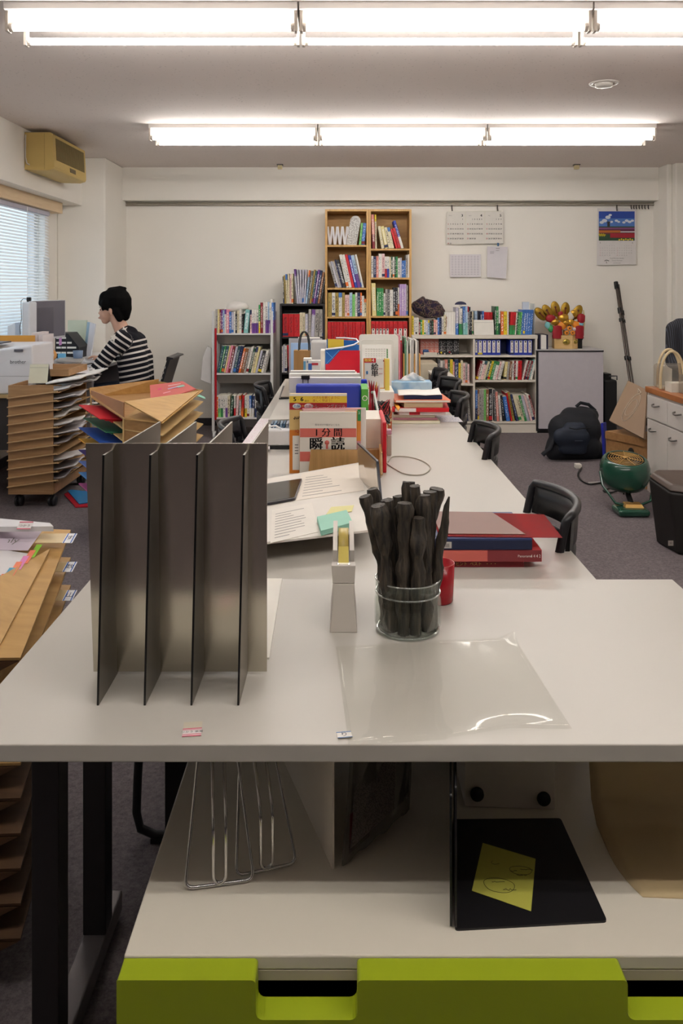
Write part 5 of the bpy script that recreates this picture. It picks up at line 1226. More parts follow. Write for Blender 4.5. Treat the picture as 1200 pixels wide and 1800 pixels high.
for P_ in (A, L): b = MB(); b.box(P_.x-.004, P_.x+.004, P_.y-.004, P_.y+.004, .10, .70 if P_ is A else .765, TANE); obj('corner_post', b, s2)
b = MB(); b.slab([up(A+Vector((.004, .002, 0)), .10), up(N_.lerp(A, .10)+Vector((0, .012, 0)), .10), up(N_.lerp(A, .10)+Vector((0, .012, 0)), .69), up(A+Vector((.004, .002, 0)), .70)], .003, TAND); obj('face_panel', b, s2)
for (x, y) in ((-1.2, 4.5), (-.98, 4.45), (-1.1, 4.9), (-1.32, 4.78)):
    b = MB(); b.lathe([(0, -.012), (.034, -.012), (.034, .012), (0, .012)], (x, y, .035), M('232225', .4), k=18, axis='x'); b.box(x-.005, x+.005, y-.012, y+.012, .04, .10, DARK); obj('caster', b, s2)
# magazine in the top tray
o_ = MB(); nrm = Vector((0, 0, .008))
pa, pb_, pc, pd = up(A.lerp(T_, .30)+Vector((0, .05, 0)), .742), up(A.lerp(T_, .90), .800), up(T_.lerp(B_, .45), .822), up(A.lerp(B_, .72), .800)
o_.slab([p+nrm for p in (pa, pb_, pc, pd)], .006, M('c9605c', .4)); mg = one('magazine', o_, 'coral red magazine lying in the open top of the middle tan sorter', 'magazine')
def f(b):
    for (u, v, w, h, c) in ((.3, .3, .18, .06, 'e8a7b4'), (.45, .5, .3, .07, 'b9a8c8'), (.7, .45, .18, .16, '8fc0ac'), (.2, .6, .1, .1, 'd8447a'), (.5, .72, .35, .05, 'e6cfd0')):
        def q_(u, v): return (pa.lerp(pb_, u)).lerp(pd.lerp(pc, u), v)+nrm+Vector((0, 0, .0075))
        b.quad([q_(u, v), q_(u+w, v), q_(u+w, v+h), q_(u, v+h)], M(c, .5))
printing(mg, f)
b = MB(); b.slab([up(B_.lerp(T_, .55)+Vector((.05, .03, 0)), .752), up(T_+Vector((.012, .0, 0)), .747), up(T_+Vector((.0, .06, 0)), .75), up(B_.lerp(T_, .6)+Vector((.04, .1, 0)), .755)], .004, M('8fcfb8', .5)); one('green_sheet', b, 'mint sheet edge sticking out right under the top tray of the middle sorter', 'paper')
fol = [('c01424', 'red'), ('1f6a4e', 'dark green'), ('2a4fa0', 'blue'), ('d99a2c', 'amber'), ('3f2c78', 'purple'), ('7088cc', 'periwinkle'), ('5a94cc', 'sky blue'), ('c05a92', 'pink')]
Ld = (L-A).normalized(); out = Vector((-Ld.y, Ld.x, 0)); out = out if out.x < 0 else -out
for k, (h, nm) in enumerate(fol):
    for q in range(3 if k != 1 else 2):
        zb_ = .700-.064*(k+1)+.010+q*.0075
        ca = A.lerp(L, .18)+Vector((.04, .10, 0)); cb = A.lerp(L, .80)+Vector((.04, .10, 0)); w = .02*((q*7+k*3) % 3)
        p = [up(ca+out*(-.02), zb_), up(ca+out*(.10+w*1.6), zb_+.014+.004*q), up(cb+out*(.12+w*1.4), zb_+.050+.004*q), up(cb+out*(-.02), zb_+.036)]
        b = MB(); b.slab(p[::-1], -.0045, M(h, .4)) if False else b.slab(p, .0045, M(h if q != 1 else h, .35+.1*q)); one('plastic_folder', b, '%s plastic folder sticking out left of the middle tan sorter, %s of its bundle' % (nm, ['lowest', 'middle', 'upper'][q]), 'folder', 'plastic folders in the middle sorter')
# fallen folders on the floor
def floor_quad(pts, z): return [Vector((G(px, py, 0).x, G(px, py, 0).y, z)) for px, py in pts]
b = MB(); b.slab(floor_quad([(113, 870), (133, 893), (160, 892), (160, 872), (122, 866)], .001), .006, M('b5182c', .35)); one('red_folder', b, 'red plastic folder lying on the carpet left of the file divider', 'folder')
b = MB(); b.slab(floor_quad([(119, 866), (139, 889), (165, 885), (165, 868), (125, 864)], .0085), .005, M('2f7fb8', .35)); one('blue_folder', b, 'blue plastic folder lying on the red one on the carpet', 'folder')
# --- sorter 3, near left
s3 = thing('tray_sorter', (-.85, 1.8, 0), 'nearest tan tray sorter left of the front desk, labelled trays full of papers', 'sorter')
N3, T3 = Vector((-.622, 1.60, .66)), Vector((-.668, 2.037, .78)); I3, J3 = Vector((-1.12, 2.02, .80)), Vector((-1.10, 1.56, .67))
TANSH = wood('shaded_tan', '4a3018', '5c3e22', 'x', .7)  # darker copy of the tan board: shade beside the desk put into the colour
for k in range(9):
    dz = Vector((.0, 0, -.068*k)); sh = Vector((0, -.0, 0))
    b = MB(); b.slab([N3+dz, T3+dz, I3+dz, J3+dz], .006, TAN if k < 4 else TANSH); obj('tray', b, s3)
    tpos = Vector((-.686, 1.94, .765))+dz
    if k < 4: b = MB(); b.slab([Vector((-.673, 1.60, .668))+dz, tpos, Vector((-.80, 1.66, .735))+dz], .006, TAN); obj('lip', b, s3)
    b = MB(); b.slab([N3+dz+Vector((-.005, .004, -.002)), J3+dz+Vector((0, .004, -.002)), J3+dz+Vector((0, .004, -.05)), N3+dz+Vector((-.09, .004, -.045))], .004, TANSH); obj('face_panel', b, s3)
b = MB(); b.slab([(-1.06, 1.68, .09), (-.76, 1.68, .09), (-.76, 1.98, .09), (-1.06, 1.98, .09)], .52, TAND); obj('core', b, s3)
b = MB(); b.slab([(-1.06, 1.66, .07), (-.74, 1.66, .07), (-.74, 1.99, .07), (-1.06, 1.99, .07)], .018, TAN); obj('base', b, s3)
for (x, y) in ((-.80, 1.7), (-.80, 1.95), (-1.0, 1.7), (-1.0, 1.95)):
    b = MB(); b.lathe([(0, -.012), (.033, -.012), (.033, .012), (0, .012)], (x, y, .0345), M('232225', .4), k=18, axis='x'); b.box(x-.004, x+.004, y-.01, y+.01, .04, .07, DARK); obj('caster', b, s3)
ch3 = ['す', '数', '山', '書']
for k in range(4):
    c = T3+Vector((-.018, -.075, .0068-.068*k)); t = thing('tray_label', c, 'blue-striped clear label at the outer corner of the %s tray of the nearest sorter' % ['top', 'second', 'third', 'fourth'][k], 'label', 'labels on the nearest sorter')
    sl = Matrix.Translation(c) @ Matrix.Rotation(.27, 4, 'X')
    b = MB(); b.box(-.035, .028, -.020, .020, 0, .0008, M('cbb489', .25), sl); obj('film', b, t)
    b = MB(); b.box(.028, .052, -.020, .020, 0, .0008, M('dfe0e2', .3), sl)
    for x in (.030, .047): b.box(x, x+.0025, -.020, .020, .0009, .0012, M('2f5fae', .5), sl)
    b.text(ch3[k], M('26304a', .6), .020, sl @ Matrix.Translation((.040, 0, .0012))); obj('paper_tab', b, t)
def on3(u, v, h=0): return N3.lerp(T3, v).lerp(J3.lerp(I3, v), u)+Vector((0, 0, .0065+h))
b = MB(); b.slab([on3(.20, .30), on3(.13, .62), on3(.9, .75), on3(.9, .05)], .010, M('8f8d90', .4)); one('grey_folder', b, 'grey folder lying lowest in the top tray of the nearest sorter', 'folder')
b = MB(); b.slab([on3(.17, .52, .011), on3(.135, .70, .011), on3(.9, .86, .011), on3(.9, .52, .011)], .006, M('e4e0e2', .6)); one('white_papers', b, 'white papers in the top tray of the nearest sorter', 'papers')
b = MB(); b.slab([on3(.155, .72, .018), on3(.13, .90, .018), on3(.9, .92, .018), on3(.9, .72, .018)], .001, M('d9ccd9', .6)); hp = one('handwritten_slip', b, 'lilac slip with handwriting in the top tray of the nearest sorter', 'note')
def f(b):
    sl = Matrix.Translation(on3(.22, .80, .0205)) @ Matrix.Rotation(.27, 4, 'X'); b.text('教材 有の人 only', INKG, .030, sl, align='RIGHT')
printing(hp, f)
for i, (u, v, h, nm) in enumerate(((.15, .60, '8cc63c', 'lime'), (.15, .52, 'f08a6a', 'coral'), (.14, .55, 'e08ac0', 'pink'), (.19, .40, 'f08a6a', 'lower coral'), (.21, .42, '5aa0c0', 'blue'), (.235, .30, 'f0805a', 'lowest coral'))):
    p = on3(.135+i*.018, .66-.055*i, .018+.0012*i); b = MB(); b.slab([p, p+Vector((.013, 0, 0)), p+Vector((.013, .05, .014)), p+Vector((0, .05, .014))], .0006, M(h, .6)); one('index_tab', b, '%s sticky index tab in the top tray of the nearest sorter' % nm, 'sticky tab', 'index tabs in the nearest sorter')
b = MB(); b.slab([G(-30, 935, .81), G(94, 934, .81), G(88, 928, .812), G(-30, 917, .812)], .012, M('d5d3d6', .5)); one('document_stack', b, 'white document stack standing out behind the top tray of the nearest sorter', 'papers')
b = MB(); mt = Matrix.Translation(G(44, 924, .828)) @ Matrix.Rotation(.5, 4, 'X'); b.box(-.016, .016, -.012, .012, 0, .0008, M('ece6e6', .4), mt); b.box(-.016, .016, .009, .012, .0009, .0012, M('c8506a', .5), mt); b.box(-.016, .016, -.012, -.0095, .0009, .0012, M('c8506a', .5), mt)
b.text('つかう', TXT, .009, mt @ Matrix.Translation((0, -.002, .0014))); one('name_sticker', b, 'red-striped sticker on the white document stack of the nearest sorter', 'sticker')
# ================================================================ left desk, printer, screens
WD = M('e3dfe0', .4)
ld = thing('window_desk', (-2.2, 7.0, 0), 'white desk under the window where the person in the striped jumper works', 'desk')
b = MB(); b.box(-2.60, -1.80, 5.96, 7.58, .775, .80, WD); obj('desk_top', b, ld, bevel=.002)
for x in (-2.58, -1.86):
    for y in (5.98, 7.5): b = MB(); b.box(x, x+.05, y, y+.05, 0, .7745, M('8a8688', .4)); obj('leg', b, ld)
b = MB(); b.box(-2.52, -1.87, 7.50, 7.515, .25, .77, M('5c5a5e', .5)); obj('modesty_panel', b, ld)
pc = thing('printer_stand', (-2.36, 5.72, 0), 'low dark stand with a tan top carrying the white printer', 'stand')
b = MB(); b.box(-2.60, -2.115, 5.48, 5.93, .655, .677, wood('tan_top', 'b79a6c', 'c4a87a', 'x', .5)); obj('top', b, pc)
b = MB(); b.box(-2.59, -2.12, 5.53, 5.92, .30, .6545, M('3a383a', .6)); obj('cabinet_body', b, pc)
for x in (-2.58, -2.15):
    for y in (5.54, 5.88): b = MB(); b.box(x, x+.02, y, y+.03, 0, .2995, DARK); obj('leg', b, pc)
pr = thing('printer', (-2.36, 5.7, .677), 'white laser printer at the left picture edge beside the window', 'printer')
PWH = M('dedcde', .4, var=.01); D = 5.5
b = MB(); b.hexa([(-2.60, D, .6775), (X(57, D), D, .6775), (X(57, D), D+.40, .6775), (-2.60, D+.40, .6775), (-2.60, D-.02, Z(624, D)), (X(57, D), D, Z(607, D)), (X(57, D), D+.40, Z(607, D)), (-2.60, D+.40, Z(607, D))], PWH); obj('body', b, pr, bevel=.012, seg=3)
b = MB(); b.box(X(0, D)-.1, X(57, D)-.003, D-.0015, D+.001, Z(661, D)-.002, Z(661, D), INKG); b.box(X(26, D), X(41, D), D-.012, D-.0005, Z(618, D), Z(614, D), M('55525a', .5)); obj('seam_and_grip', b, pr)
b = MB(); b.text('brother', TXT, .034, face_front(X(33, D), D-.014, Z(636, D))); obj('maker_mark', b, pr)
b = MB(); b.box(-2.60, -2.32, D+.05, D+.3, Z(607, D)+.001, Z(607, D)+.01, M('2b2d3a', .4)); obj('top_tray', b, pr)
b = MB(); b.box(-2.595, X(54, 5.85), 5.91, 5.935, .678, Z(590, 5.9), M('d3963c', .5)); one('amber_folder', b, 'amber folder standing behind the white printer', 'folder')
for i, (a, c, y, nm) in enumerate(((55, 66, 585, 'left'), (67, 75, 589, 'right'))):
    b = MB(); b.box(X(a, 5.97), X(c, 5.97), 5.97, 6.2, .8008, Z(y, 5.97), M('e0d6d6', .5)); one('white_file_board', b, 'pale file board beside the printer, %s of the two' % nm, 'file', 'pale file boards by the printer', bevel=.002)
# monitor
mo = thing('monitor', (-2.3, 6.46, .80), 'flat computer monitor with dark screen facing the person in the striped jumper', 'monitor')
a, c = Vector((-2.335, 6.22, 0)), Vector((-2.275, 6.80, 0)); d = (c-a).normalized(); nn = Vector((d.y, -d.x, 0))
def mon(o0, o1, z0, z1, m0, m1, mat, nm, bev=.002):
    p0, p1 = a+d*m0, c-d*m1
    b = MB(); b.hexa([up(p0+nn*o0, z0), up(p0+nn*o1, z0), up(p1+nn*o1, z0), up(p1+nn*o0, z0), up(p0+nn*o0, z1), up(p0+nn*o1, z1), up(p1+nn*o1, z1), up(p1+nn*o0, z1)][::1], mat); return obj(nm, b, mo, bevel=bev)
mon(-.03, 0, .985, 1.29, 0, 0, M('cfd0d6', .35, .3), 'housing')
mon(.0003, .0012, 1.0, 1.285, .012, .012, M('55525e', .25, emit=.12), 'screen', 0)
mon(.0014, .0018, 1.02, 1.235, .04, .22, M('43404c', .25, emit=.12), 'open_window', 0)
mc = (a+c)/2-nn*.02
b = MB(); b.box(mc.x-.012, mc.x+.004, mc.y-.04, mc.y+.04, .81, 1.05, M('c4c6cc', .35, .4)); obj('stand_arm', b, mo)
b = MB(); b.box(mc.x-.09, mc.x+.11, mc.y-.12, mc.y+.12, .8008, .809, M('c4c6cc', .35, .4)); obj('stand_foot', b, mo, bevel=.003)
for px, y0_, h, nm in ((88, 6.45, 'b5cc3a', 'lime'), (106, 6.68, 'c08ac8', 'purple')):
    xx = X(px, y0_); b = MB(); b.box(xx, xx+.001, y0_-.03, y0_+.03, .925, .984, M(h, .6)); one('sticky_note', b, '%s sticky note hanging from the lower monitor edge' % nm, 'note', 'notes on the monitor')
# white tower with webcam, small router box
b = MB(); b.box(X(38, 6.1), X(52, 6.1), 6.1, 6.25, .8008, Z(531, 6.1), M('d9dce2', .4)); one('white_tower', b, 'tall narrow white device left of the monitor, webcam on top', 'device', bevel=.01)
wc = thing('webcam', (X(48, 6.12), 6.14, Z(531, 6.1)), 'small black webcam with a curled cable on top of the tall white device', 'webcam'); zz = Z(531, 6.1)
b = MB(); b.box(X(46, 6.12), X(53, 6.12), 6.12, 6.15, zz+.006, zz+.036, BLK); obj('camera_body', b, wc, bevel=.006)
b = MB(); b.tube([(X(48, 6.12), 6.13, zz+.001), (X(48, 6.12), 6.13, zz+.008)], .008, BLK); obj('clip', b, wc)
b = MB(); b.tube([P(47, 526, 6.14), P(41, 525, 6.14), P(37, 529, 6.13), P(37, 540, 6.09), P(38, 560, 6.09), P(35, 575, 6.09), P(36, 588, 6.09)], .0025, BLK, k=6); obj('cable', b, wc)
b = MB(); b.hexa([Vector(v) for v in ((X(12, 6.2), 6.2, .8008), (X(27, 6.2), 6.2, .8008), (X(27, 6.2), 6.3, .8008), (X(12, 6.2), 6.3, .8008), (X(13, 6.2), 6.2, Z(573, 6.2)), (X(27, 6.2), 6.2, Z(567, 6.2)), (X(27, 6.2), 6.3, Z(567, 6.2)), (X(13, 6.2), 6.3, Z(573, 6.2)))], M('dfe2e8', .4)); one('white_router', b, 'small white router box before the blinds', 'router', bevel=.004)
# papers and things on the desk
sheet_of_paper('printed_sheet', [G(82, 657, .802), G(160, 656, .802), G(150, 640, .802), G(90, 640, .802)], .802, 'front printed sheet hanging over the edge of the window desk', lines=6, mat=M('e6e4ea', .6))
sheet_of_paper('printed_sheet', [G(112, 640, .804), G(183, 648, .804), G(178, 634, .804), G(122, 632, .804)], .804, 'middle printed sheet with a black pen on the window desk', lines=7, mat=M('dcdce4', .6))
b = MB(); b.tube([G(140, 643, .808), G(161, 639, .808)], .006, BLK); one('pen', b, 'black pen lying on the sheets of the window desk', 'pen')
kb = MB(); kb.slab([G(98, 637, .806), G(142, 640, .806), G(147, 632, .806), G(108, 629, .806)], .012, M('b3aeaa', .5)); one('keyboard', kb, 'grey keyboard between the papers on the window desk', 'keyboard', bevel=.003)
b = MB(); b.ball(G(157, 633, .806)+Vector((0, 0, .014)), .03, M('c9c4c0', .4), (1.2, .9, .5)); one('mouse', b, 'pale computer mouse under the right hand of the person', 'mouse')
ft_ = thing('file_rack', (X(118, 7.1), 7.1, .80), 'black file rack with white label ovals behind the monitor', 'rack')
b = MB(); D = 6.9; b.prism([(X(97, D), .802), (X(139, D), .802), (X(139, D), Z(611, D)), (X(119, D), Z(586, D)), (X(97, D), Z(586, D))], D, D+.25, M('1c1b20', .5), axis='y'); obj('body', b, ft_)
for j, y in enumerate((594, 602.5, 611, 620)):
    for i, px in enumerate((103, 112, 122, 130)):
        if px+4 < 119+(y-586)*.8: b = MB(); b.box(X(px-4, D), X(px+4, D), D-.002, D-.0005, Z(y+1.6, D), Z(y-1.6, D), PAP); obj('label_oval', b, ft_, label='white label')
for i, (pts, h, nm) in enumerate((([(119, 563), (152, 563), (147, 622), (119, 622)], 'cfd6c0', 'pale green'), ([(119, 585), (137, 612), (146, 618), (146, 622), (119, 622)], 'd9dae4', 'white slanted'),
                                  ([(153, 566), (158, 567), (151, 631), (147, 631)], 'a9c6d8', 'blue-edged'), ([(158, 567), (167, 570), (159, 634), (151, 631)], 'dcdfe8', 'white'))):
    D = 7.25-.05*i; b = MB(); b.prism([(X(px, D), max(Z(py, D), .802)) for px, py in pts][::-1], D, D+.035, M(h, .5), axis='y'); one('file_holder', b, '%s file holder standing at the back of the window desk' % nm, 'file', 'file holders on the window desk')
b = MB(); b.lathe([(0, .801), (.035, .801), (.04, .88), (.036, .88), (.032, .804), (0, .804)], (X(137, 6.7), 6.7, 0), M('7f95b4', .4), k=20); one('cup', b, 'blue-grey cup on the window desk in front of the file holders', 'cup')
b = MB(); b.lathe([(0, -.012), (.045, -.012), (.05, 0), (.045, .004), (0, .004)], (X(89, 6.6), 6.6, .852), M('dfa05c', .5), k=24, axis='y'); b.lathe([(0, -.0135), (.032, -.0135), (.032, -.0125), (0, -.0125)], (X(89, 6.6), 6.6, .852), PAP, k=20, axis='y'); one('table_clock', b, 'small round orange-rimmed clock under the monitor', 'clock')
b = MB(); b.box(X(101, 6.75), X(113, 6.75), 6.75, 6.8, .801, .85, M('6fb4dc', .5)); one('blue_pack', b, 'light blue pack lying beside the round clock', 'pack', bevel=.008)
# ================================================================ air conditioner-like fan box
AC = M('c8ac68', .5, var=.03); an = thing('air_cleaner', (-2.25, 6.6, 2.3), 'yellowed box-shaped air unit with a dark grille high on the left beam', 'air unit')
D0, D1, xr, xl = 6.22, 7.0, -2.165, -2.388
z0, z1 = 2.275, 2.562
b = MB(); b.prism([(xl, z0+.005), (xr-.05, z0), (xr-.008, z0+.012), (xr, z0+.03), (xr-.012, z1-.012), (xr-.03, z1), (xl, z1)], D0, D1, AC, axis='y'); obj('housing', b, an, bevel=.006)
def fx_(z): return xr-.012*(z-z0-.03)/(z1-z0-.042)
def gp(y0, y1, za, zb, t0, t1, m_, bb): bb.hexa([(fx_(za)+t0, y0, za), (fx_(za)+t1, y0, za), (fx_(za)+t1, y1, za), (fx_(za)+t0, y1, za), (fx_(zb)+t0, y0, zb), (fx_(zb)+t1, y0, zb), (fx_(zb)+t1, y1, zb), (fx_(zb)+t0, y1, zb)], m_)
b = MB(); gp(D0+.06, D1-.04, z0+.085, z1-.035, -.002, .0015, M('4a4028', .6), b); obj('grille', b, an)
for k in range(26):
    y = D0+.065+k*(D1-D0-.11)/26; b = MB(); gp(y, y+.011, z0+.085, z1-.035, .002, .004, M('8c7a4c', .5), b); obj('grille_bar', b, an)
b = MB(); gp(D0+.36, D0+.50, z0+.035, z0+.07, 0, .004, M('6e6044', .5), b); obj('dial_window', b, an, bevel=.002)
b = MB(); b.box(xr-.075, xr-.073, D0-.001, D0, z0+.01, z1-.01, M('8f7a44', .6)); obj('panel_seam', b, an)
b = MB(); b.tube([(xl+.012, D0-.012, z1-.02), (xl+.014, D0-.02, z1-.08), (xl+.012, D0-.018, z0+.10), (xl+.022, D0-.014, z0+.05), (xl+.04, D0-.008, z0+.04)], .005, M('c9c2b8', .5), k=6); obj('power_cord', b, an)
# ================================================================ people
SKIN = M('c49a84', .5, var=.03); HAIR = M('050404', .8, var=.2, scale=60, bump=.25, spec=.12)
def fuse(name, bones, mats, parent, voxel=.011, stripes=None, smooth=4):
    """one continuous skin over tapered limbs: bones = [(p0, p1, r0, r1)]; spheres squashed by an optional scale"""
    mb = MB(); dummy = mats[0]
    for bn in bones:
        p0, p1, r0, r1 = Vector(bn[0]), Vector(bn[1]), bn[2], bn[3]; sc = bn[4] if len(bn) > 4 else (1, 1, 1)
        n = max(2, int((p1-p0).length/max(min(r0, r1)*.35, .004)))
        for k in range(n+1):
            t = k/n; mb.ball(p0.lerp(p1, t), r0+(r1-r0)*t, dummy, sc, k=14)
    off = WORLD[parent.name] if parent else Vector((0, 0, 0))
    me = bpy.data.meshes.new('tmp'); me.from_pydata([tuple(Vector(v)-off) for v in mb.v], [], mb.f)
    o = bpy.data.objects.new('tmp', me); COL.objects.link(o)
    r = o.modifiers.new('r', 'REMESH'); r.mode = 'VOXEL'; r.voxel_size = voxel
    s = o.modifiers.new('s', 'SMOOTH'); s.iterations = smooth; s.factor = .6
    dg = bpy.context.evaluated_depsgraph_get(); ev = o.evaluated_get(dg)
    nm = bpy.data.meshes.new_from_object(ev); bpy.data.objects.remove(o); bpy.data.meshes.remove(me)
    nm.name = name; nm.materials.clear()
    for m_ in mats: nm.materials.append(m_)
    for p in nm.polygons: p.use_smooth = True
    q = bpy.data.objects.new(name, nm); COL.objects.link(q)
    if parent: q.parent = parent
    if stripes:
        at = nm.attributes.new('run', 'FLOAT', 'POINT')
        for i, v in enumerate(nm.vertices):
            w = v.co+off; best = (9e9, 0)
            for (a, c, s0, sgn, rr) in stripes:
                ab = Vector(c)-Vector(a); t = max(0, min(1, (w-Vector(a)).dot(ab)/ab.length_squared)); dd = (w-(Vector(a)+ab*t)).length/rr
                tt = (w-Vector(a)).dot(ab)/ab.length
                if dd < best[0]: best = (dd, s0+sgn*tt)
            at.data[i].value = best[1]
    return q
def striped(name, dark, light, period, duty, start):
    m, n, l, b = nodes_of(name); at = n.new('ShaderNodeAttribute'); at.attribute_name = 'run'
    d_ = n.new('ShaderNodeMath'); d_.operation = 'DIVIDE'; d_.inputs[1].default_value = period; l.new(at.outputs['Fac'], d_.inputs[0])
    fr = n.new('ShaderNodeMath'); fr.operation = 'FRACT'; l.new(d_.outputs[0], fr.inputs[0])
    lt = n.new('ShaderNodeMath'); lt.operation = 'LESS_THAN'; lt.inputs[1].default_value = duty; l.new(fr.outputs[0], lt.inputs[0])
    gt = n.new('ShaderNodeMath'); gt.operation = 'GREATER_THAN'; gt.inputs[1].default_value = start; l.new(at.outputs['Fac'], gt.inputs[0])
    hm = n.new('ShaderNodeMath'); hm.operation = 'LESS_THAN'; hm.inputs[1].default_value = .375; l.new(at.outputs['Fac'], hm.inputs[0])
    h2 = n.new('ShaderNodeMath'); h2.operation = 'GREATER_THAN'; h2.inputs[1].default_value = 1.0; l.new(at.outputs['Fac'], h2.inputs[0])
    h3 = n.new('ShaderNodeMath'); h3.operation = 'MAXIMUM'; l.new(hm.outputs[0], h3.inputs[0]); l.new(h2.outputs[0], h3.inputs[1])
    h4 = n.new('ShaderNodeMath'); h4.operation = 'MULTIPLY'; l.new(h3.outputs[0], h4.inputs[0])
    l.new(gt.outputs[0], h4.inputs[1]); gt = h4
    mu = n.new('ShaderNodeMath'); mu.operation = 'MULTIPLY'; l.new(lt.outputs[0], mu.inputs[0]); l.new(gt.outputs[0], mu.inputs[1])
    mx = n.new('ShaderNodeMix'); mx.data_type = 'RGBA'; l.new(mu.outputs[0], mx.inputs[0]); mx.inputs[6].default_value = (*lin(dark), 1); mx.inputs[7].default_value = (*lin(light), 1)
    l.new(mx.outputs[2], b.inputs['Base Color']); b.inputs['Roughness'].default_value = .9; b.inputs['Specular IOR Level'].default_value = .2
    return m
pe = thing('person', (-1.58, 6.28, .0), 'seated person with short black hair in a striped jumper working at the window desk', 'person')
HX, HY = -1.735, 6.28
hd = [((HX+.01, HY, 1.265), (HX+.01, HY, 1.265), .098, .098, (1.02, .82, 1.05)), ((HX-.045, HY, 1.205), (HX-.045, HY, 1.205), .068, .068, (.92, .86, 1.1)), ((HX-.058, HY, 1.150), (HX-.062, HY, 1.140), .034, .030, (1.0, 1.0, .9)),
      ((HX-.100, HY, 1.205), (HX-.108, HY, 1.196), .009, .010, (1, 1, 1)), ((HX-.092, HY, 1.228), (HX-.100, HY, 1.205), .010, .009), ((HX-.098, HY-.0, 1.160), (HX-.102, HY, 1.160), .016, .014, (1, 1.5, .6)),
      ((HX+.012, HY, 1.19), (HX+.075, HY, 1.045), .052, .060), ((HX+.000, HY-.082, 1.215), (HX+.006, HY-.084, 1.19), .016, .011, (1, .5, 1.2)), ((HX, HY+.082, 1.215), (HX+.006, HY+.084, 1.19), .016, .011, (1, .5, 1.2))]
NX = HX+.08
body = hd+[((NX, HY, 1.05), (NX+.04, HY, .98), .055, .07), ((NX+.05, HY, .98), (NX+.10, HY, .60), .07, .08), 
           ((-1.88, 6.53, .845), (-1.905, 6.51, .838), .028, .034, (1.2, 1, .6)), ((-1.78, 6.56, .845), (-1.88, 6.53, .845), .028, .022)]
for j, (dy, ln) in enumerate(((-.026, .060), (-.010, .070), (.008, .066), (.024, .052))):
    body += [((-1.92, 6.51+dy, .842), (-1.935-ln*.4, 6.50+dy*1.1, .850), .0085, .008), ((-1.935-ln*.4, 6.50+dy*1.1, .850), (-1.935-ln*.85, 6.495+dy*1.1, .832), .008, .0065)]
body += [((-1.885, 6.495, .838), (-1.92, 6.465, .830), .010, .0085), ((-1.92, 6.465, .830), (-1.95, 6.462, .826), .0085, .0075)]
hx2, hy2 = -1.99, 6.14
body += [((-1.93, 6.12, .705), (hx2, hy2, .71), .024, .028, (1, 1.1, .7))]
for j, dy in enumerate((-.024, -.008, .008, .024)): body += [((hx2-.02, hy2+dy, .712), (hx2-.055, hy2+dy*1.1, .708), .0085, .008), ((hx2-.055, hy2+dy*1.1, .708), (hx2-.075, hy2+dy*1.1, .690), .008, .007)]
body += [((hx2+.01, hy2-.02, .71), (hx2-.03, hy2-.048, .70), .010, .008), ((-1.70, 6.20, .60), (-1.98, 6.20, .55), .05, .045), ((-1.70, 6.36, .60), (-1.98, 6.36, .55), .05, .045), ((-1.98, 6.20, .55), (-1.98, 6.20, .10), .04, .03), ((-1.98, 6.36, .55), (-1.98, 6.36, .10), .04, .03)]
body += [((NX+.10, HY, .60), (-1.66, HY, .57), .10, .08)]
fuse('body', body, [SKIN], pe, voxel=.0075, smooth=3)
hair = [((HX+.022, HY, 1.285), (HX+.022, HY, 1.285), .112, .112, (1.06, .86, .98)), ((HX+.07, HY, 1.235), (HX+.085, HY, 1.175), .078, .045, (.9, 1.0, .9)), ((HX-.055, HY, 1.315), (HX-.085, HY, 1.272), .052, .030, (1, 1.25, 1)),
        ((HX-.058, HY-.060, 1.270), (HX-.060, HY-.068, 1.225), .024, .012), ((HX-.058, HY+.060, 1.270), (HX-.060, HY+.068, 1.225), .024, .012), ((HX+.035, HY-.058, 1.22), (HX+.06, HY-.050, 1.155), .036, .026), ((HX+.035, HY+.058, 1.22), (HX+.06, HY+.050, 1.155), .036, .026),
        ((HX+.055, HY, 1.385), (HX+.09, HY, 1.385), .018, .012), ((HX-.02, HY, 1.365), (HX+.05, HY, 1.37), .03, .035)]
fuse('hair', hair, [HAIR], pe, voxel=.009, smooth=1)
for sy in (-1, 1):
    b = MB(); b.ball((HX-.088, HY+sy*.036, 1.222), .009, M('1a1210', .3), (.6, 1.3, .55), k=10); obj('eye', b, pe)
    b = MB(); b.ball((HX-.092, HY+sy*.036, 1.243), .011, HAIR, (.5, 1.5, .25), k=10); obj('eyebrow', b, pe)
b = MB(); b.ball((HX-.108, HY, 1.160), .012, M('8a4a44', .5), (.6, 1.5, .35), k=10); obj('mouth', b, pe)
SHL, ELL, WRL = (NX+.02, HY-.175, 1.01), (-1.84, 6.06, .735), (-1.95, 6.12, .708)
SHR, ELR, WRR = (NX+.02, HY+.175, 1.01), (-1.70, 6.56, .82), (-1.80, 6.555, .845)
TOP, BOT = (NX+.03, HY, 1.06), (NX+.115, HY, .63)
sw = [((NX+.01, HY, 1.055), (NX+.035, HY, 1.04), .066, .075, (1, 1.05, .8)), ((NX+.02, HY-.13, 1.02), (NX+.02, HY+.13, 1.02), .062, .062), ((NX+.055, HY-.09, .96), (NX+.06, HY+.09, .96), .098, .098), ((NX+.09, HY-.085, .84), (NX+.10, HY-.08, .68), .115, .115), ((NX+.09, HY+.085, .84), (NX+.10, HY+.08, .68), .115, .115),
      ((NX+.05, HY, .94), (NX+.09, HY, .70), .12, .125), (SHL, ELL, .062, .050), (ELL, WRL, .050, .034), (SHR, ELR, .060, .048), (ELR, WRR, .048, .034)]
fuse('jumper', sw, [striped('striped_jersey', '12121a', 'c9c2bc', .040, .34, .055)], pe, voxel=.010,
     stripes=[(TOP, BOT, .0, 1, 1.9), (SHL, ELL, 1.08, 1, .95), (ELL, WRL, 1.40, 1, .9), (SHR, ELR, 1.08, 1, .95), (ELR, WRR, 1.38, 1, .9)])
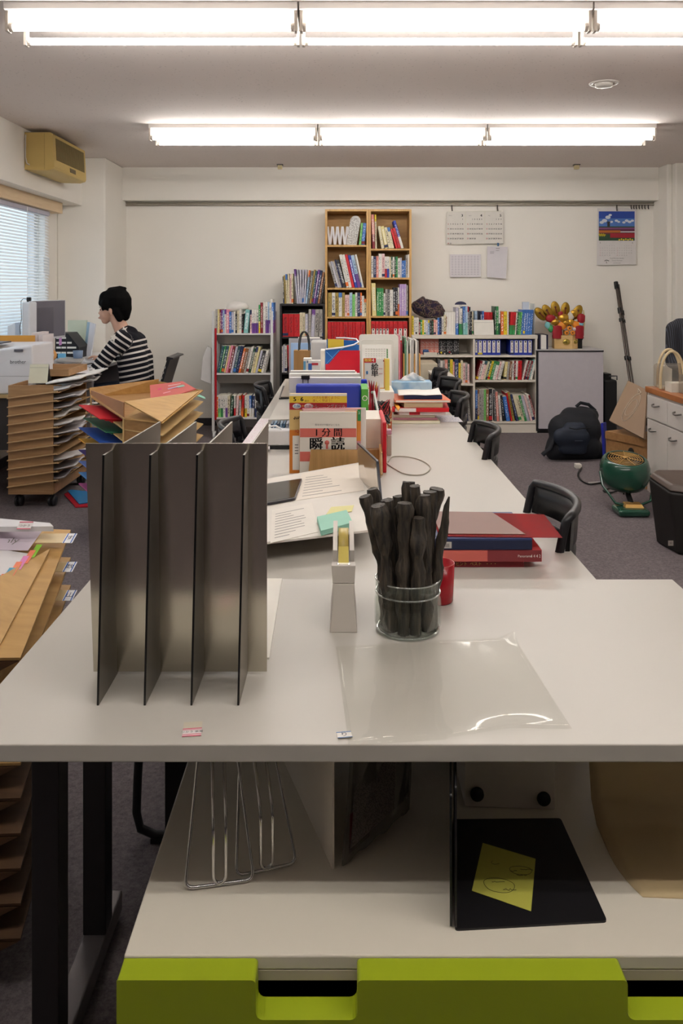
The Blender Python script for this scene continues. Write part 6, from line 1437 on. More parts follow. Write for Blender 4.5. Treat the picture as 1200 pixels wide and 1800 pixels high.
for sx, sy, rr in ((NX-.012, HY-.19, .02), (NX+.05, HY-.125, .02)): pass
b = MB()
for (cx, cy, cz, rot, r) in ((-1.672, 6.048, 1.022, .3, .032), (-1.618, 6.142, 1.078, -.4, .028)):
    st = [(cx+(r if k % 2 == 0 else r*.42)*math.sin(rot+k*PI/5), cy+.35*(0), cz+(r if k % 2 == 0 else r*.42)*math.cos(rot+k*PI/5)) for k in range(10)]
    b.slab([Vector((x, cy-(z-cz)*-.55, z)) for x, y, z in st], .004, M('c9c2b8', .4))
obj('star_patch', b, pe, label='two pale star patches on the shoulder')
b = MB()
jn = [((NX+.10, HY, .60), (-1.66, HY, .585), .135, .115, (1, 1.25, .85)), ((-1.62, 6.20, .60), (-1.98, 6.20, .575), .088, .068), ((-1.62, 6.37, .60), (-1.98, 6.37, .575), .088, .068), ((-1.98, 6.20, .57), (-1.97, 6.20, .13), .068, .05), ((-1.98, 6.37, .57), (-1.97, 6.37, .13), .068, .05)]
fuse('jeans', jn, [M('2a3346', .85, var=.25, scale=30)], pe, voxel=.012)
for y in (6.20, 6.37): b = MB(); b.ball((-2.03, y, .05), .05, M('2a2426', .5), (2.2, .9, .95)); obj('shoe', b, pe)
oc = thing('office_chair', (-1.50, 6.28, 0), 'black office chair with a perforated back behind the person in the striped jumper', 'chair')
b = MB(); b.box(-1.86, -1.36, 6.04, 6.52, .40, .46, PLB); obj('seat', b, oc, bevel=.02, seg=3)
b = MB(); xa_, xb_ = X(262, 6.1), X(293, 6.1)
pan_ = [(-1.385, .54), (-1.365, .54), (-1.265, .865), (-1.285, .875)]
b.prism(pan_, 6.10, 6.48, PLB, axis='y'); obj('backrest', b, oc, bevel=.008)
b = MB(); b.prism([(-1.295, .85), (-1.24, .862), (-1.245, .872), (-1.29, .88)], 6.09, 6.49, PLB, axis='y'); obj('top_rim', b, oc, bevel=.004)
b = MB()
for k in range(5):
    z = .80-k*.038; x = -1.285-(.865-z)*.308; b.box(x-.006, x+.004, 6.096, 6.0995, z-.008, z+.008, M('b9b2ac', .5))
obj('side_slots', b, oc)
b = MB(); b.tube([(-1.60, 6.28, .40), (-1.60, 6.28, .09)], .025, M('3a3a3c', .4, .5)); obj('gas_post', b, oc)
for k in range(5):
    a = k*2*PI/5+.3; e = Vector((-1.60+.27*math.cos(a), 6.28+.27*math.sin(a), .075)); b = MB(); b.tube([(-1.60, 6.28, .10), e], [.022, .014], DARK); obj('base_arm', b, oc)
    b = MB(); b.lathe([(0, -.02), (.03, -.02), (.03, .02), (0, .02)], (e.x, e.y, .031), DARK, k=14, axis='x'); obj('caster', b, oc)
b = MB(); b.tube([(-1.40, 6.28, .56), (-1.42, 6.28, .42), (-1.50, 6.28, .39)], .02, DARK); obj('back_bar', b, oc)
# ================================================================ right side
# low pedestals between table and bookcase
pd_ = thing('pedestal', (X(784, 6.7), 6.95, 0), 'dark grey pedestal with a white top beyond the far end of the long table', 'pedestal')
b = MB(); b.box(X(764, 6.7), X(798.5, 6.7), 6.7, 7.18, .02, .652, M('55514f', .5)); obj('body', b, pd_, bevel=.003)
b = MB(); b.box(X(763, 6.7), X(799, 6.7), 6.69, 7.19, .6525, .672, M('ddd6ca', .45)); obj('top', b, pd_, bevel=.002)
b = MB(); b.box(X(786, 6.7), X(787, 6.7), 6.697, 6.6995, .03, .645, BLK); obj('drawer_seam', b, pd_)
b = MB(); b.box(X(738.5, 7.3), X(769, 7.3), 7.3, 7.7, .02, Z(639, 7.3), M('b3a893', .5)); one('beige_cabinet', b, 'beige low cabinet left of the dark grey pedestal, before the white bookcase', 'cabinet', bevel=.008)
# grey cabinet with the lucky rake
gc = thing('storage_cabinet', (X(1002, 7.9), 8.1, 0), 'pale grey storage cabinet with black side against the back wall, gold ornament on top', 'cabinet')
D = 7.88
b = MB(); b.box(X(943, D), X(1060, D), D+.02, D+.44, .02, Z(615, D)-.02, M('1d1c1f', .5)); obj('body', b, gc)
b = MB(); b.box(X(946.5, D), X(1060, D), D, D+.0195, .045, Z(617, D)-.01, M('bcb6bc', .45)); obj('door', b, gc, bevel=.002)
b = MB(); b.box(X(942.5, D), X(1060.5, D), D-.005, D+.45, Z(615, D)-.0195, Z(615, D)-.006, M('2a292c', .4)); b.box(X(942.5, D), X(1060.5, D), D-.005, D+.45, Z(615, D)-.0055, Z(615, D), M('c9c5c8', .4)); obj('top', b, gc)
b = MB(); b.box(X(945, D), X(1060, D), D+.03, D+.4, 0, .0195, BLK); obj('plinth', b, gc)
zt = Z(615, D)
# lucky rake ornament
kz = thing('lucky_rake', (X(992, 8.05), 8.08, zt), 'gold and red good-luck rake ornament with a wooden box base on the grey cabinet', 'ornament')
GLD = M('c99a3a', .3, .7, var=.15, scale=60); GL2 = M('a8842c', .35, .6, var=.2, scale=50); KR = M('9c1a26', .5, var=.15, scale=50); OR_ = M('e08a28', .5); D = 8.05
b = MB(); b.prism([(X(972.5, D), 8.02), (X(1003, D), 8.00), (X(1015, D), 8.05), (X(1012, D), 8.16), (X(975, D), 8.16)], zt+.0005, zt+.13, wood('box_wood', 'c9a468', 'd8b67c', 'x', .5), axis='z'); obj('wooden_base', b, kz)
for (x, y, r) in ((X(992.5, D), 7.995, .030), (X(1009, D), 8.022, .022)):
    b = MB(); b.ball((x, y, zt+.068), r, M('c9b25a', .2, .9), (1.2, .35, 1)); obj('gold_crest', b, kz)
for px0, px1 in ((970, 986), (1010, 1024)):
    b = MB()
    b.grid(lambda u, v: (X(px0, D)+(X(px1, D)-X(px0, D))*u, 8.03-.03*math.sin(PI*u)+.006*math.sin(u*40), zt+.10+(.13)*v*(1-.15*abs(u-.5))+.004*math.sin(v*60)), 14, 16, KR); obj('red_fan', b, kz, solid=.012)
ovals = [(950, 552, -.75), (962, 548, -.55), (976, 543, -.25), (993, 545, .1), (1014, 549, .5)]
for i, (px, py, a) in enumerate(ovals):
    c = P(px, py, 8.10); mx = Matrix.Rotation(a, 4, 'Y'); b = MB()
    b.lathe([(0, -.004), (.04, -.004), (.045, 0), (.04, .004), (0, .004)], c, GL2, k=20, axis='y', mx=mx @ Matrix.Diagonal((1.0, 1, 1.75, 1)))
    b.ball(c+mx @ Vector((0, -.01, .018)), .012, M('5a2a14', .5), (1, .4, 1), k=8); b.box(-.006, .006, -.008, -.005, -.045, .01, M('7a3018', .5), Matrix.Translation(c) @ mx)
    obj('gold_oval', b, kz)
    s = MB(); s.tube([c+mx @ Vector((0, .004, -.05)), P(990, 600, 8.1)], .006, GL2, k=6); obj('oval_stem', s, kz)
for (px, py, r, m_, sc) in ((985, 552, .02, KR, (1, .5, 1.2)), (967, 560, .028, KR, (1.3, .5, 1)), (975, 566, .03, GLD, (1, .6, .9)), (990, 559, .035, GLD, (1.1, .6, .9)), (1003, 556, .025, M('d8cfc0', .4), (1, .5, 1.3)), (1009, 551, .028, GLD, (1, .5, 1)), (1003, 566, .026, GLD, (.9, .5, 1)),
                        (962, 572, .022, M('7fc2c4', .4), (1, .5, 1.2)), (968, 578, .024, M('3a9a5a', .5), (.9, .5, 1.2)), (978, 566, .02, M('7ab8c8', .4), (1, .5, .7)), (1018, 570, .022, M('7fb8c8', .4), (1.4, .5, .8)), (1021, 560, .03, KR, (1, .5, 1.3)),
                        (988, 573, .032, OR_, (1.1, .5, 1)), (1012, 571, .030, OR_, (1.1, .5, 1)), (990, 577, .018, M('e4d6d8', .4), (1.3, .6, .8)), (1011, 578, .02, M('e4d6d8', .4), (1.2, .6, .9)), (994, 567, .03, GLD, (1, .6, .8)), (1001, 573, .014, BLK, (1, .6, 1.3)), (1006, 562, .012, BLK, (1, .6, 1.2))):
    b = MB(); r *= 1.35; c = P(px, py, 8.035); b.ball(c, r, m_, sc, k=12)
    for q, v in enumerate(b.v): w = Vector(v); b.v[q] = tuple(w+(w-c)*.3*noise.noise(w*40))
    obj('charm', b, kz)
for px, py in ((1000.5, 577), (995.5, 585), (1006, 585)):
    b = MB(); c = P(px, py, 8.005); b.lathe([(.008, -.008), (.022, -.008), (.024, 0), (.022, .01), (0, .01)], c, OR_, k=18, axis='y'); b.lathe([(0, -.004), (.009, -.004)], c, M('5c2a10', .6), k=12, axis='y'); obj('coin_barrel', b, kz)
b = MB(); b.tube([P(1025, 545, 8.13), P(1027, 560, 8.13), P(1026, 575, 8.13), P(1024, 590, 8.13)], .006, M('d8c890', .4), k=6); obj('bamboo_handle', b, kz)
D = 7.95
wf = thing('small_binder', (X(954.5, D), D+.1, zt), 'small dark blue and white binder standing left of the gold ornament', 'binder')
b = MB(); b.box(X(947, D), X(950, D), D, D+.2, zt+.0006, zt+.142, M('211e3a', .4)); b.box(X(960.5, D), X(963, D), D, D+.2, zt+.0006, zt+.142, M('211e3a', .4)); b.box(X(950, D), X(960.5, D), D+.19, D+.2, zt+.0006, zt+.142, M('211e3a', .4)); obj('cover', b, wf)
b = MB(); b.box(X(950.4, D), X(960.2, D), D+.01, D+.188, zt+.002, zt+.135, PAP); obj('pages', b, wf)
b = MB(); b.prism([(X(1016, 8.05), zt+.0006), (X(1023, 8.05), zt+.0006), (X(1023, 8.05), zt+.08), (X(1024.5, 8.05), zt+.095), (X(1022, 8.05), zt+.12), (X(1016, 8.05), zt+.12)], 8.05, 8.12, BLK, axis='y'); one('black_holder', b, 'small black holder right of the ornament box on the grey cabinet', 'holder')
# black cases beside the cabinet
b = MB(); b.box(X(1062, 7.95), X(1085, 7.95), 7.95, 8.2, .0, Z(668, 7.95), M('171719', .5)); suit = one('black_suitcase', b, 'upright black case standing right of the grey storage cabinet', 'case', bevel=.02)
b = MB(); b.box(X(1063, 8.0), X(1074, 8.0), 8.0, 8.15, Z(668, 7.95)+.001, Z(657, 8.0), BLK); one('black_box', b, 'small black box on top of the upright black case', 'box', bevel=.003)
b = MB(); b.tube([P(1084, 668, 7.9), P(1084, 661, 7.9), P(1078, 661, 7.9), P(1070, 661, 7.9)], .006, M('55555a', .3, .7), k=6); obj('pull_handle', b, suit)
# poles leaning in the corner
for i, (a, c, r, lb) in enumerate((((1082, 496, 8.25), (1107, 672, 7.85), .016, 'dark telescopic pole leaning on the back wall, left of the two'), ((1086.5, 500, 8.27), (1112, 672, 7.87), .012, 'thinner dark pole leaning close right of the other pole'))):
    A_, B_ = P(*a), P(*c); dirn = (B_-A_).normalized(); foot = A_+dirn*((A_.z-.02)/-dirn.z); foot.y = min(foot.y, 8.2)
    t = thing('telescopic_pole', (foot.x, foot.y, 0), lb, 'pole', 'poles leaning in the corner')
    b = MB(); b.tube([A_, foot], [r*.8, r*.8], M('4e4540', .3, .6), k=10); obj('tube', b, t)
    for tt in ((.0, .06), (.24, .285), (.335, .36), (.67, .70)) if i == 0 else ((.25, .29), (.335, .36), (.67, .70)):
        L_ = (B_-A_)*1.12; b = MB(); b.tube([A_+L_*tt[0]-dirn*.001, A_+L_*tt[1]], r*1.35, BLK, k=12); obj('clamp', b, t)
# backpack
BPK = M('14161d', .8, var=.3, scale=14, bump=.3); BP2 = M('1c2433', .7, var=.25, scale=14)
bp = thing('backpack', (X(1003, 6.7), 6.75, 0), 'dark navy backpack slumped on the carpet before the grey cabinet', 'backpack')
def blob(name, pts, mat, parent, voxel=.016, smooth=6): return fuse(name, pts, [mat], parent, voxel=voxel, smooth=smooth)
c = lambda px, py, D: tuple(P(px, py, D))
blob('main_body', [(c(985, 785, 6.72), c(1030, 785, 6.75), .12, .12, (1, 1.1, .95)), (c(990, 755, 6.75), c(1030, 755, 6.78), .13, .13, (1, 1, 1)), (c(1003, 735, 6.8), c(1030, 738, 6.8), .095, .095), (c(1020, 722, 6.85), c(1040, 730, 6.85), .045, .06), (c(975, 792, 6.70), c(1045, 792, 6.76), .085, .085)], BPK, bp)
blob('front_pocket', [(c(987, 768, 6.60), c(1022, 770, 6.60), .075, .075, (1, .7, 1)), (c(992, 790, 6.60), c(1020, 790, 6.60), .055, .06, (1, .7, .8)), (c(1000, 750, 6.64), c(1020, 750, 6.64), .05, .05, (1, .7, .8))], BP2, bp)
b = MB(); b.tube([c(972, 775, 6.62), c(966, 790, 6.6), c(956, 797, 6.58), c(953, 800, 6.58)], .018, BPK, k=8); obj('shoulder_strap', b, bp)
b = MB(); b.tube([Vector(c(1012, 715, 6.85)), Vector(c(1020, 708, 6.85)), Vector(c(1034, 711, 6.85)), Vector(c(1046, 722, 6.85))], .014, BPK, k=8); obj('grab_handle', b, bp)
b = MB(); b.tube([c(1000, 752, 6.565), c(1012, 755, 6.56), c(1024, 753, 6.565), c(1036, 753, 6.6)], .004, BLK, k=6); obj('zip', b, bp)
b = MB(); b.box(X(1010, 6.54), X(1024, 6.54), 6.535, 6.54, Z(776, 6.54), Z(774, 6.54), M('3a3f4c', .5)); obj('badge', b, bp)
b = MB(); b.slab([(X(1058, 6.45), 6.42, .002), (X(1066, 6.45), 6.46, .002), (X(1068, 6.4), 6.5, .33), (X(1059, 6.4), 6.45, .33)], .02, M('1c2490', .5)); one('blue_bag', b, 'bright blue bag edge standing between the backpack and the cardboard box', 'bag')
# cardboard box and kraft board
cb = thing('cardboard_box', (X(1104, 6.1), 6.1, 0), 'brown cardboard storage box with a lid and oval hand hole behind the green fan', 'box')
KF = wood('cardboard', '8a6238', '9c7244', 'x', .75)
w0, w1, w2 = G(1066, 838, 0), G(1148, 885, 0), None
bA, bB = Vector((1.93, 6.02, 0)), Vector((2.20, 5.50, 0)); perp = Vector((.20, .105, 0))
b = MB(); b.hexa([bA, bB, bB+perp, bA+perp]+[p+Vector((0, 0, .29)) for p in (bA, bB, bB+perp, bA+perp)], KF); obj('body', b, cb)
b = MB(); g_ = Vector((.008, .006, 0)); b.hexa([p+Vector((0, 0, .2905)) for p in (bA-g_, bB-g_, bB+perp+g_, bA+perp+g_)]+[p+Vector((0, 0, .345)) for p in (bA-g_, bB-g_, bB+perp+g_, bA+perp+g_)], KF); obj('lid', b, cb)
hc = bA.lerp(bB, .42)+Vector((-.009, -.005, .225)); dd = (bB-bA).normalized()
b = MB(); b.slab([hc+dd*(.028*math.cos(a))+Vector((0, 0, .04*math.sin(a))) for a in [2*PI*k/16 for k in range(16)]], .003, M('140e0a', .8)); obj('hand_hole', b, cb)
kb_ = thing('kraft_case', (2.15, 5.9, .345), 'flat brown case leaning on the cardboard box with a sketchy white loop mark', 'case')
q = [Vector((2.02, 6.00, .347)), Vector((2.10, 5.42, .347)), Vector((2.22, 5.56, .347+.44)), Vector((2.20, 6.12, .347+.44))]
q = [P(1073, 742, 6.02), P(1134, 781, 5.62), P(1139, 688, 5.72), P(1106, 672, 6.2)]
for p in q[:2]: p.z = max(p.z, .349)
pn = (q[1]-q[0]).cross(q[3]-q[0]); ray = P(1139, 688, 1.0)-Vector((0, 0, EYE)); tt_ = pn.dot(q[0]-Vector((0, 0, EYE)))/pn.dot(ray); q[2] = Vector((0, 0, EYE))+ray*tt_
b = MB(); b.slab(q, .02, M('88705a', .5, var=.12, scale=6)); obj('panel', b, kb_, bevel=.004)
nq = ((q[1]-q[0]).cross(q[3]-q[0])).normalized(); nq = nq if nq.y < 0 else -nq
b = MB(); cq = (q[0]+q[1]*1.1+q[2]*.9+q[3])/4+nq*.0235; uq = (q[1]-q[0]).normalized(); vq = (q[3]-q[0]).normalized()
WLN = M('cdbfae', .5)
for (ru, rv, ph) in ((.055, .13, 0), (.03, .08, .5)):
    b.tube([cq+uq*(ru*math.cos(a)+.02*math.sin(a+ph))+vq*(rv*math.sin(a)) for a in [2*PI*k/20 for k in range(21)]], .002, WLN, k=4)
b.tube([cq+vq*.12, cq+vq*.15+uq*.03, cq+vq*.17-uq*.02, cq+vq*.14], .003, WLN, k=4); obj('loop_mark', b, kb_)
# sideboard on the right
sb = thing('sideboard', (2.3, 4.6, 0), 'white sideboard with an orange wooden top, drawers and doors, at the right edge', 'sideboard')
SX = 2.015; CW = M('d3ccc6', .4, var=.015); WT = wood('orange_wood', '9a5a30', 'b0703e', 'y', .35)
SY1 = 5.41
b = MB(); b.box(SX, SX+.58, 3.4, SY1, .05, .705, CW); obj('carcass', b, sb)
b = MB(); b.box(SX-.02, SX+.60, 3.38, SY1+.015, .7055, .742, WT); obj('worktop', b, sb, bevel=.003)
b = MB(); b.box(SX+.03, SX+.56, 3.42, SY1-.02, 0, .0495, DARK); obj('plinth', b, sb)
def handle(par, y, z):
    b = MB(); b.tube([(SX-.020, y-.045, z+.004), (SX-.038, y-.040, z), (SX-.042, y-.01, z-.006), (SX-.042, y+.02, z-.006), (SX-.036, y+.042, z), (SX-.020, y+.047, z+.004)], .005, M('7a7672', .3, .8), k=8); obj('handle', b, par)
ys = [5.39, 5.055, 4.72, 4.385, 4.05, 3.715]
for i in range(len(ys)-1):
    a_, c_ = ys[i+1]+.003, ys[i]-.003
    b = MB(); b.box(SX-.0195, SX-.0005, a_, c_, .545, .69, CW); d = obj('drawer', b, sb, bevel=.002); WORLD[d.name] = WORLD[sb.name]; d2 = d; handle(d, (a_+c_)/2, .64)
    b = MB(); b.box(SX-.0195, SX-.0005, a_, c_, .065, .535, CW); d = obj('door', b, sb, bevel=.002); WORLD[d.name] = WORLD[sb.name]; handle(d, a_+.22 if i % 2 == 0 else c_-.10, .475)
# items on the sideboard
tb_ = thing('vinyl_tote', (2.12, 5.1, .742), 'clear vinyl tote bag with cream handles standing on the sideboard', 'bag')
CV = clear('clear_vinyl', 'eeeae4', .06, .08, .10)
b = MB(); b.box(2.02, 2.50, 5.20, 5.36, .7425, .90, CV); obj('clear_body', b, tb_, bevel=.02)
b = MB(); b.box(2.04, 2.48, 5.22, 5.34, .744, .76, M('cfc6b4', .7)); obj('cloth_inside', b, tb_)
CRM = M('cdb892', .5)
for y, dx in ((5.19, 0), (5.37, .05)):
    b = MB(); b.tube([(2.005+dx+.075*(1-math.cos(a)), y, .752+.235*math.sin(a)**.7) for a in [PI*k/16 for k in range(17)]], .009, CRM, k=8); obj('handle', b, tb_)
cs = thing('clear_case', (2.25, 4.75, .742), 'stacked clear plastic cases holding a blue cloth on the sideboard', 'case')
b = MB(); b.box(2.06, 2.50, 4.60, 5.05, .7425, .86, CV); obj('lower_case', b, cs, bevel=.008)
b = MB(); b.box(2.08, 2.48, 4.62, 5.03, .862, .93, CV); obj('lid_case', b, cs, bevel=.008)
b = MB(); b.ball((2.20, 4.85, .79), .08, M('5f8fb4', .8, bump=.3), (1.4, 1.2, .5)); obj('blue_cloth', b, cs)
b = MB(); b.box(2.03, 2.2, 5.08, 5.18, .7425, .80, M('d8d2c4', .6)); one('white_carton', b, 'small white carton between the tote bag and the clear cases on the sideboard', 'box')
# speaker
spk = thing('floor_speaker', (1.93, 4.3, 0), 'black tapered floor speaker with a small square badge at the right edge', 'speaker')
yf = 4.30
def ring(z, k): return [Vector((1.665+k, yf+.18, z)), Vector((1.70+k, yf-.02, z)), Vector((1.82+k*.7, yf-.10, z)), Vector((2.0, yf-.13, z)), Vector((2.0, yf+.26, z)), Vector((1.72+k, yf+.26, z))]
lo, hi = ring(.004, .045), ring(.355, 0)
for p in hi[1:4]: p.z -= .03
hi[0].z += .0
n = 6
b = MB(); b.add(lo+hi, [(i, (i+1) % n, n+(i+1) % n, n+i) for i in range(n)]+[tuple(range(n))[::-1], tuple(range(n, 2*n))], M('1a1715', .6)); obj('body', b, spk, bevel=.012, seg=3)
b = MB()
hh = [Vector((p.x, p.y, p.z+.004)) for p in hi]; top = [Vector((p.x*.0+p.x, p.y, p.z+.03)) for p in hh]; ctr = sum(top, Vector())/6
top = [ctr+(p-ctr)*.86 for p in top]
b.add(hh+top, [(i, (i+1) % n, n+(i+1) % n, n+i) for i in range(n)]+[tuple(range(n))[::-1], tuple(range(n, 2*n))], M('4a3c34', .4)); obj('top_cap', b, spk, bevel=.01, seg=3)
b = MB(); mt = face_front(X(1180, 4.2), yf-.087, Z(956, 4.2)); b.box(-.013, .013, -.013, .013, 0, .003, M('b9b2aa', .3, .6), mt); b.text('H', M('5a5552', .5), .018, mt @ Matrix.Translation((0, 0, .0035))); obj('badge', b, spk)
b = MB(); b.tube([(1.86, 4.75, .03), (1.84, 4.62, .03)], .028, M('b5a890', .6)); one('beige_stopper', b, 'small beige round foot between the green fan and the speaker', 'foot')
# fan heater
fh = thing('fan_heater', (1.77, 5.2, 0), 'vintage green electric fan with a round black grille facing up', 'fan')
GF = M('1f4a3a', .2, var=.03, coat=.5); BR = M('c09858', .4, .6)
fx, fy, fz = 1.79, 5.22, .225
tilt = Matrix.Rotation(.20, 4, 'X') @ Matrix.Diagonal((1, 1, .84, 1))
b = MB(); b.lathe([(.115, .105), (.125, .108), (.138, .095), (.152, .05), (.154, 0), (.148, -.06), (.125, -.105), (.07, -.13), (0, -.135)], (fx, fy, fz), GF, k=40, mx=tilt); b.lathe([(.115, .105), (.108, .06), (.05, .04), (0, .04)], (fx, fy, fz), BLK, k=40, mx=tilt); obj('housing', b, fh)
tm = Matrix.Translation((fx, fy, fz)) @ tilt
for r in (.03, .045, .06, .075, .09, .105):
    b = MB(); b.tube([tm @ Vector((r*math.cos(a), r*math.sin(a), .104+.006*(1-r/.11))) for a in [2*PI*k/32 for k in range(32)]], .0021, BR, k=5, close=True); obj('grille_ring', b, fh)
for k in range(7):
    a = 2*PI*k/7+.45; b = MB(); b.tube([tm @ Vector((.018*math.cos(a), .018*math.sin(a), .112)), tm @ Vector((.114*math.cos(a), .114*math.sin(a), .107))], .0024, BR, k=5); obj('grille_spoke', b, fh)
b = MB(); b.ball(tm @ Vector((0, 0, .113)), .019, BR, (1, 1, .35)); obj('hub_cap', b, fh)
b = MB(); b.lathe([(.0, -.16), (.05, -.155), (.075, -.12), (.06, -.09)], (fx+.05, fy+.05, fz), BR, k=24, mx=Matrix.Rotation(.6, 4, 'X')); obj('rear_cone', b, fh)
b = MB(); b.tube([tm @ Vector((-.155, 0, 0)), (fx-.155, fy-.05, .15), (fx-.10, fy-.13, .06), (fx-.03, fy-.14, .045)], .008, GF, k=8); b.tube([tm @ Vector((.155, 0, 0)), (fx+.16, fy-.05, .15), (fx+.12, fy-.12, .07), (fx+.04, fy-.14, .045)], .008, GF, k=8); obj('yoke', b, fh)
b = MB(); b.box(fx-.115, fx+.075, fy-.25, fy-.09, .003, .045, GF); obj('base', b, fh, bevel=.018, seg=4)
b = MB(); b.hexa([(fx-.06, fy-.19, .041), (fx+.055, fy-.20, .041), (fx+.055, fy-.13, .041), (fx-.06, fy-.12, .041), (fx-.05, fy-.17, .062), (fx+.045, fy-.18, .062), (fx+.045, fy-.13, .066), (fx-.05, fy-.12, .066)], BR); obj('brass_plate', b, fh)
b = MB(); b.tube([(fx-.0, fy-.13, .05), (fx, fy-.06, .10)], .018, BLK, k=8); obj('neck', b, fh)
cable('floor_cable', [G(1022, 822, .012), G(1016, 832, .01), G(1020, 843, .01), G(1036, 851, .01), G(1062, 848, .012), G(1082, 850, .012), G(1072, 858, .01), G(1060, 862, .01), G(1072, 866, .01), G(1090, 862, .02), G(1096, 868, .04)], .006, BLK, 'black power cord winding over the carpet to the green fan')
b = MB(); p = G(1016, 823, 0); b.box(p.x-.025, p.x+.02, p.y-.03, p.y+.03, .001, .035, M('d9d3ca', .4)); one('power_adapter', b, 'white plug adapter at the end of the power cord by the backpack', 'adapter', bevel=.005)
b = MB(); p = G(1045, 850, 0); b.slab([(p.x-.05, p.y-.03, .001), (p.x+.06, p.y-.02, .001), (p.x+.05, p.y+.05, .001), (p.x-.04, p.y+.03, .001)], .003, M('8f8a86', .4)); one('floor_tag', b, 'small pale slip on the carpet beside the power cord', 'slip')
# person at the right edge
p2 = thing('person', (2.48, 5.75, 0), 'person in a dark pinstriped shirt, mostly outside the right picture edge, behind the sideboard', 'person')
X2, Y2 = 2.575, 5.95
zs_ = 1.14
fuse('body', [((X2+.06, Y2, 1.36), (X2+.06, Y2, 1.36), .092, .092, (.85, 1, 1.12)), ((X2+.06, Y2-.035, 1.30), (X2+.06, Y2-.04, 1.265), .055, .034, (1, 1, 1)), ((X2+.06, Y2+.01, 1.28), (X2+.01, Y2+.01, 1.13), .052, .06), ((X2-.022, Y2+.005, 1.34), (X2-.024, Y2+.005, 1.315), .015, .010, (.5, 1, 1.2)), ((X2+.142, Y2+.005, 1.34), (X2+.144, Y2+.005, 1.315), .015, .010, (.5, 1, 1.2)), ((X2, Y2, 1.15), (X2, Y2, .60), .09, .10), ((X2+.06, Y2-.088, 1.345), (X2+.06, Y2-.098, 1.322), .009, .012),
      ((X2-.10, Y2, .60), (X2-.12, Y2-.1, .10), .06, .04), ((X2+.10, Y2, .60), (X2+.12, Y2-.1, .10), .06, .04), ((X2-.14, Y2-.28, .80), (X2-.12, Y2-.36, .79), .028, .032, (1, 1.2, .6))]+
     [((X2-.145+.017*j, Y2-.38, .79), (X2-.14+.017*j, Y2-.44-.008*(j in (1, 2)), .785), .0085, .007) for j in range(4)]+[((X2-.095, Y2-.35, .79), (X2-.065, Y2-.39, .785), .010, .008)], [SKIN], p2, voxel=.009)
fuse('hair', [((X2+.06, Y2+.022, 1.385), (X2+.06, Y2+.022, 1.385), .104, .104, (.9, .96, 1)), ((X2+.06, Y2+.055, 1.34), (X2+.06, Y2+.055, 1.29), .078, .062), ((X2+.01, Y2-.06, 1.425), (X2+.11, Y2-.06, 1.425), .032, .032), ((X2-.022, Y2-.01, 1.38), (X2-.022, Y2+.01, 1.35), .022, .016), ((X2+.142, Y2-.01, 1.38), (X2+.142, Y2+.01, 1.35), .022, .016)], [HAIR], p2, voxel=.011)
for nm, pts, m_, r_, sc in (('eye', ((-.03, -.083, 1.362), (.03, -.083, 1.362)), M('1a1210', .3), .010, (1.3, .6, .55)), ('eyebrow', ((-.03, -.084, 1.383), (.03, -.084, 1.383)), HAIR, .012, (1.5, .5, .25)), ('mouth', ((0, -.078, 1.288),), M('8a4a44', .5), .014, (1.4, .6, .35))):
    for (dx, dy, z) in pts: b = MB(); b.ball((X2+.06+dx, Y2+dy, z), r_, m_, sc, k=10); obj(nm, b, p2)
def pin():
    m, n, l, b = nodes_of('pinstripe'); tc = n.new('ShaderNodeTexCoord'); w = n.new('ShaderNodeTexWave'); w.inputs['Scale'].default_value = 26; w.inputs['Distortion'].default_value = 1.2; w.inputs['Detail Scale'].default_value = 1
    l.new(tc.outputs['Object'], w.inputs['Vector']); cr = n.new('ShaderNodeValToRGB'); cr.color_ramp.elements[0].position = .86; cr.color_ramp.elements[1].position = .97
    cr.color_ramp.elements[0].color = (*lin('15161d'), 1); cr.color_ramp.elements[1].color = (*lin('4a4c58'), 1); l.new(w.outputs['Fac'], cr.inputs[0]); l.new(cr.outputs[0], b.inputs['Base Color']); b.inputs['Roughness'].default_value = .85
    return m
fuse('shirt', [((X2-.135, Y2, zs_-.03), (X2+.135, Y2, zs_-.03), .062, .062), ((X2, Y2, 1.15), (X2, Y2, 1.13), .075, .08), ((X2-.07, Y2, 1.06), (X2-.07, Y2, .66), .115, .12), ((X2+.07, Y2, 1.06), (X2+.07, Y2, .66), .115, .12),
                ((X2-.18, Y2, zs_-.05), (X2-.21, Y2-.05, .86), .058, .05), ((X2-.21, Y2-.05, .86), (X2-.14, Y2-.27, .80), .05, .036), ((X2+.17, Y2, zs_-.06), (X2+.21, Y2-.04, .86), .058, .05)], [pin()], p2, voxel=.012)
fuse('trousers', [((X2-.08, Y2, .66), (X2-.11, Y2-.02, .10), .10, .06), ((X2+.08, Y2, .66), (X2+.11, Y2-.02, .10), .10, .06), ((X2-.06, Y2, .66), (X2+.06, Y2, .66), .11, .11)], [M('22242c', .85)], p2, voxel=.014)
for sx in (-1, 1): b = MB(); b.ball((X2+sx*.11, Y2-.06, .045), .045, M('1c1a1a', .4), (.9, 2.3, .95)); obj('shoe', b, p2)
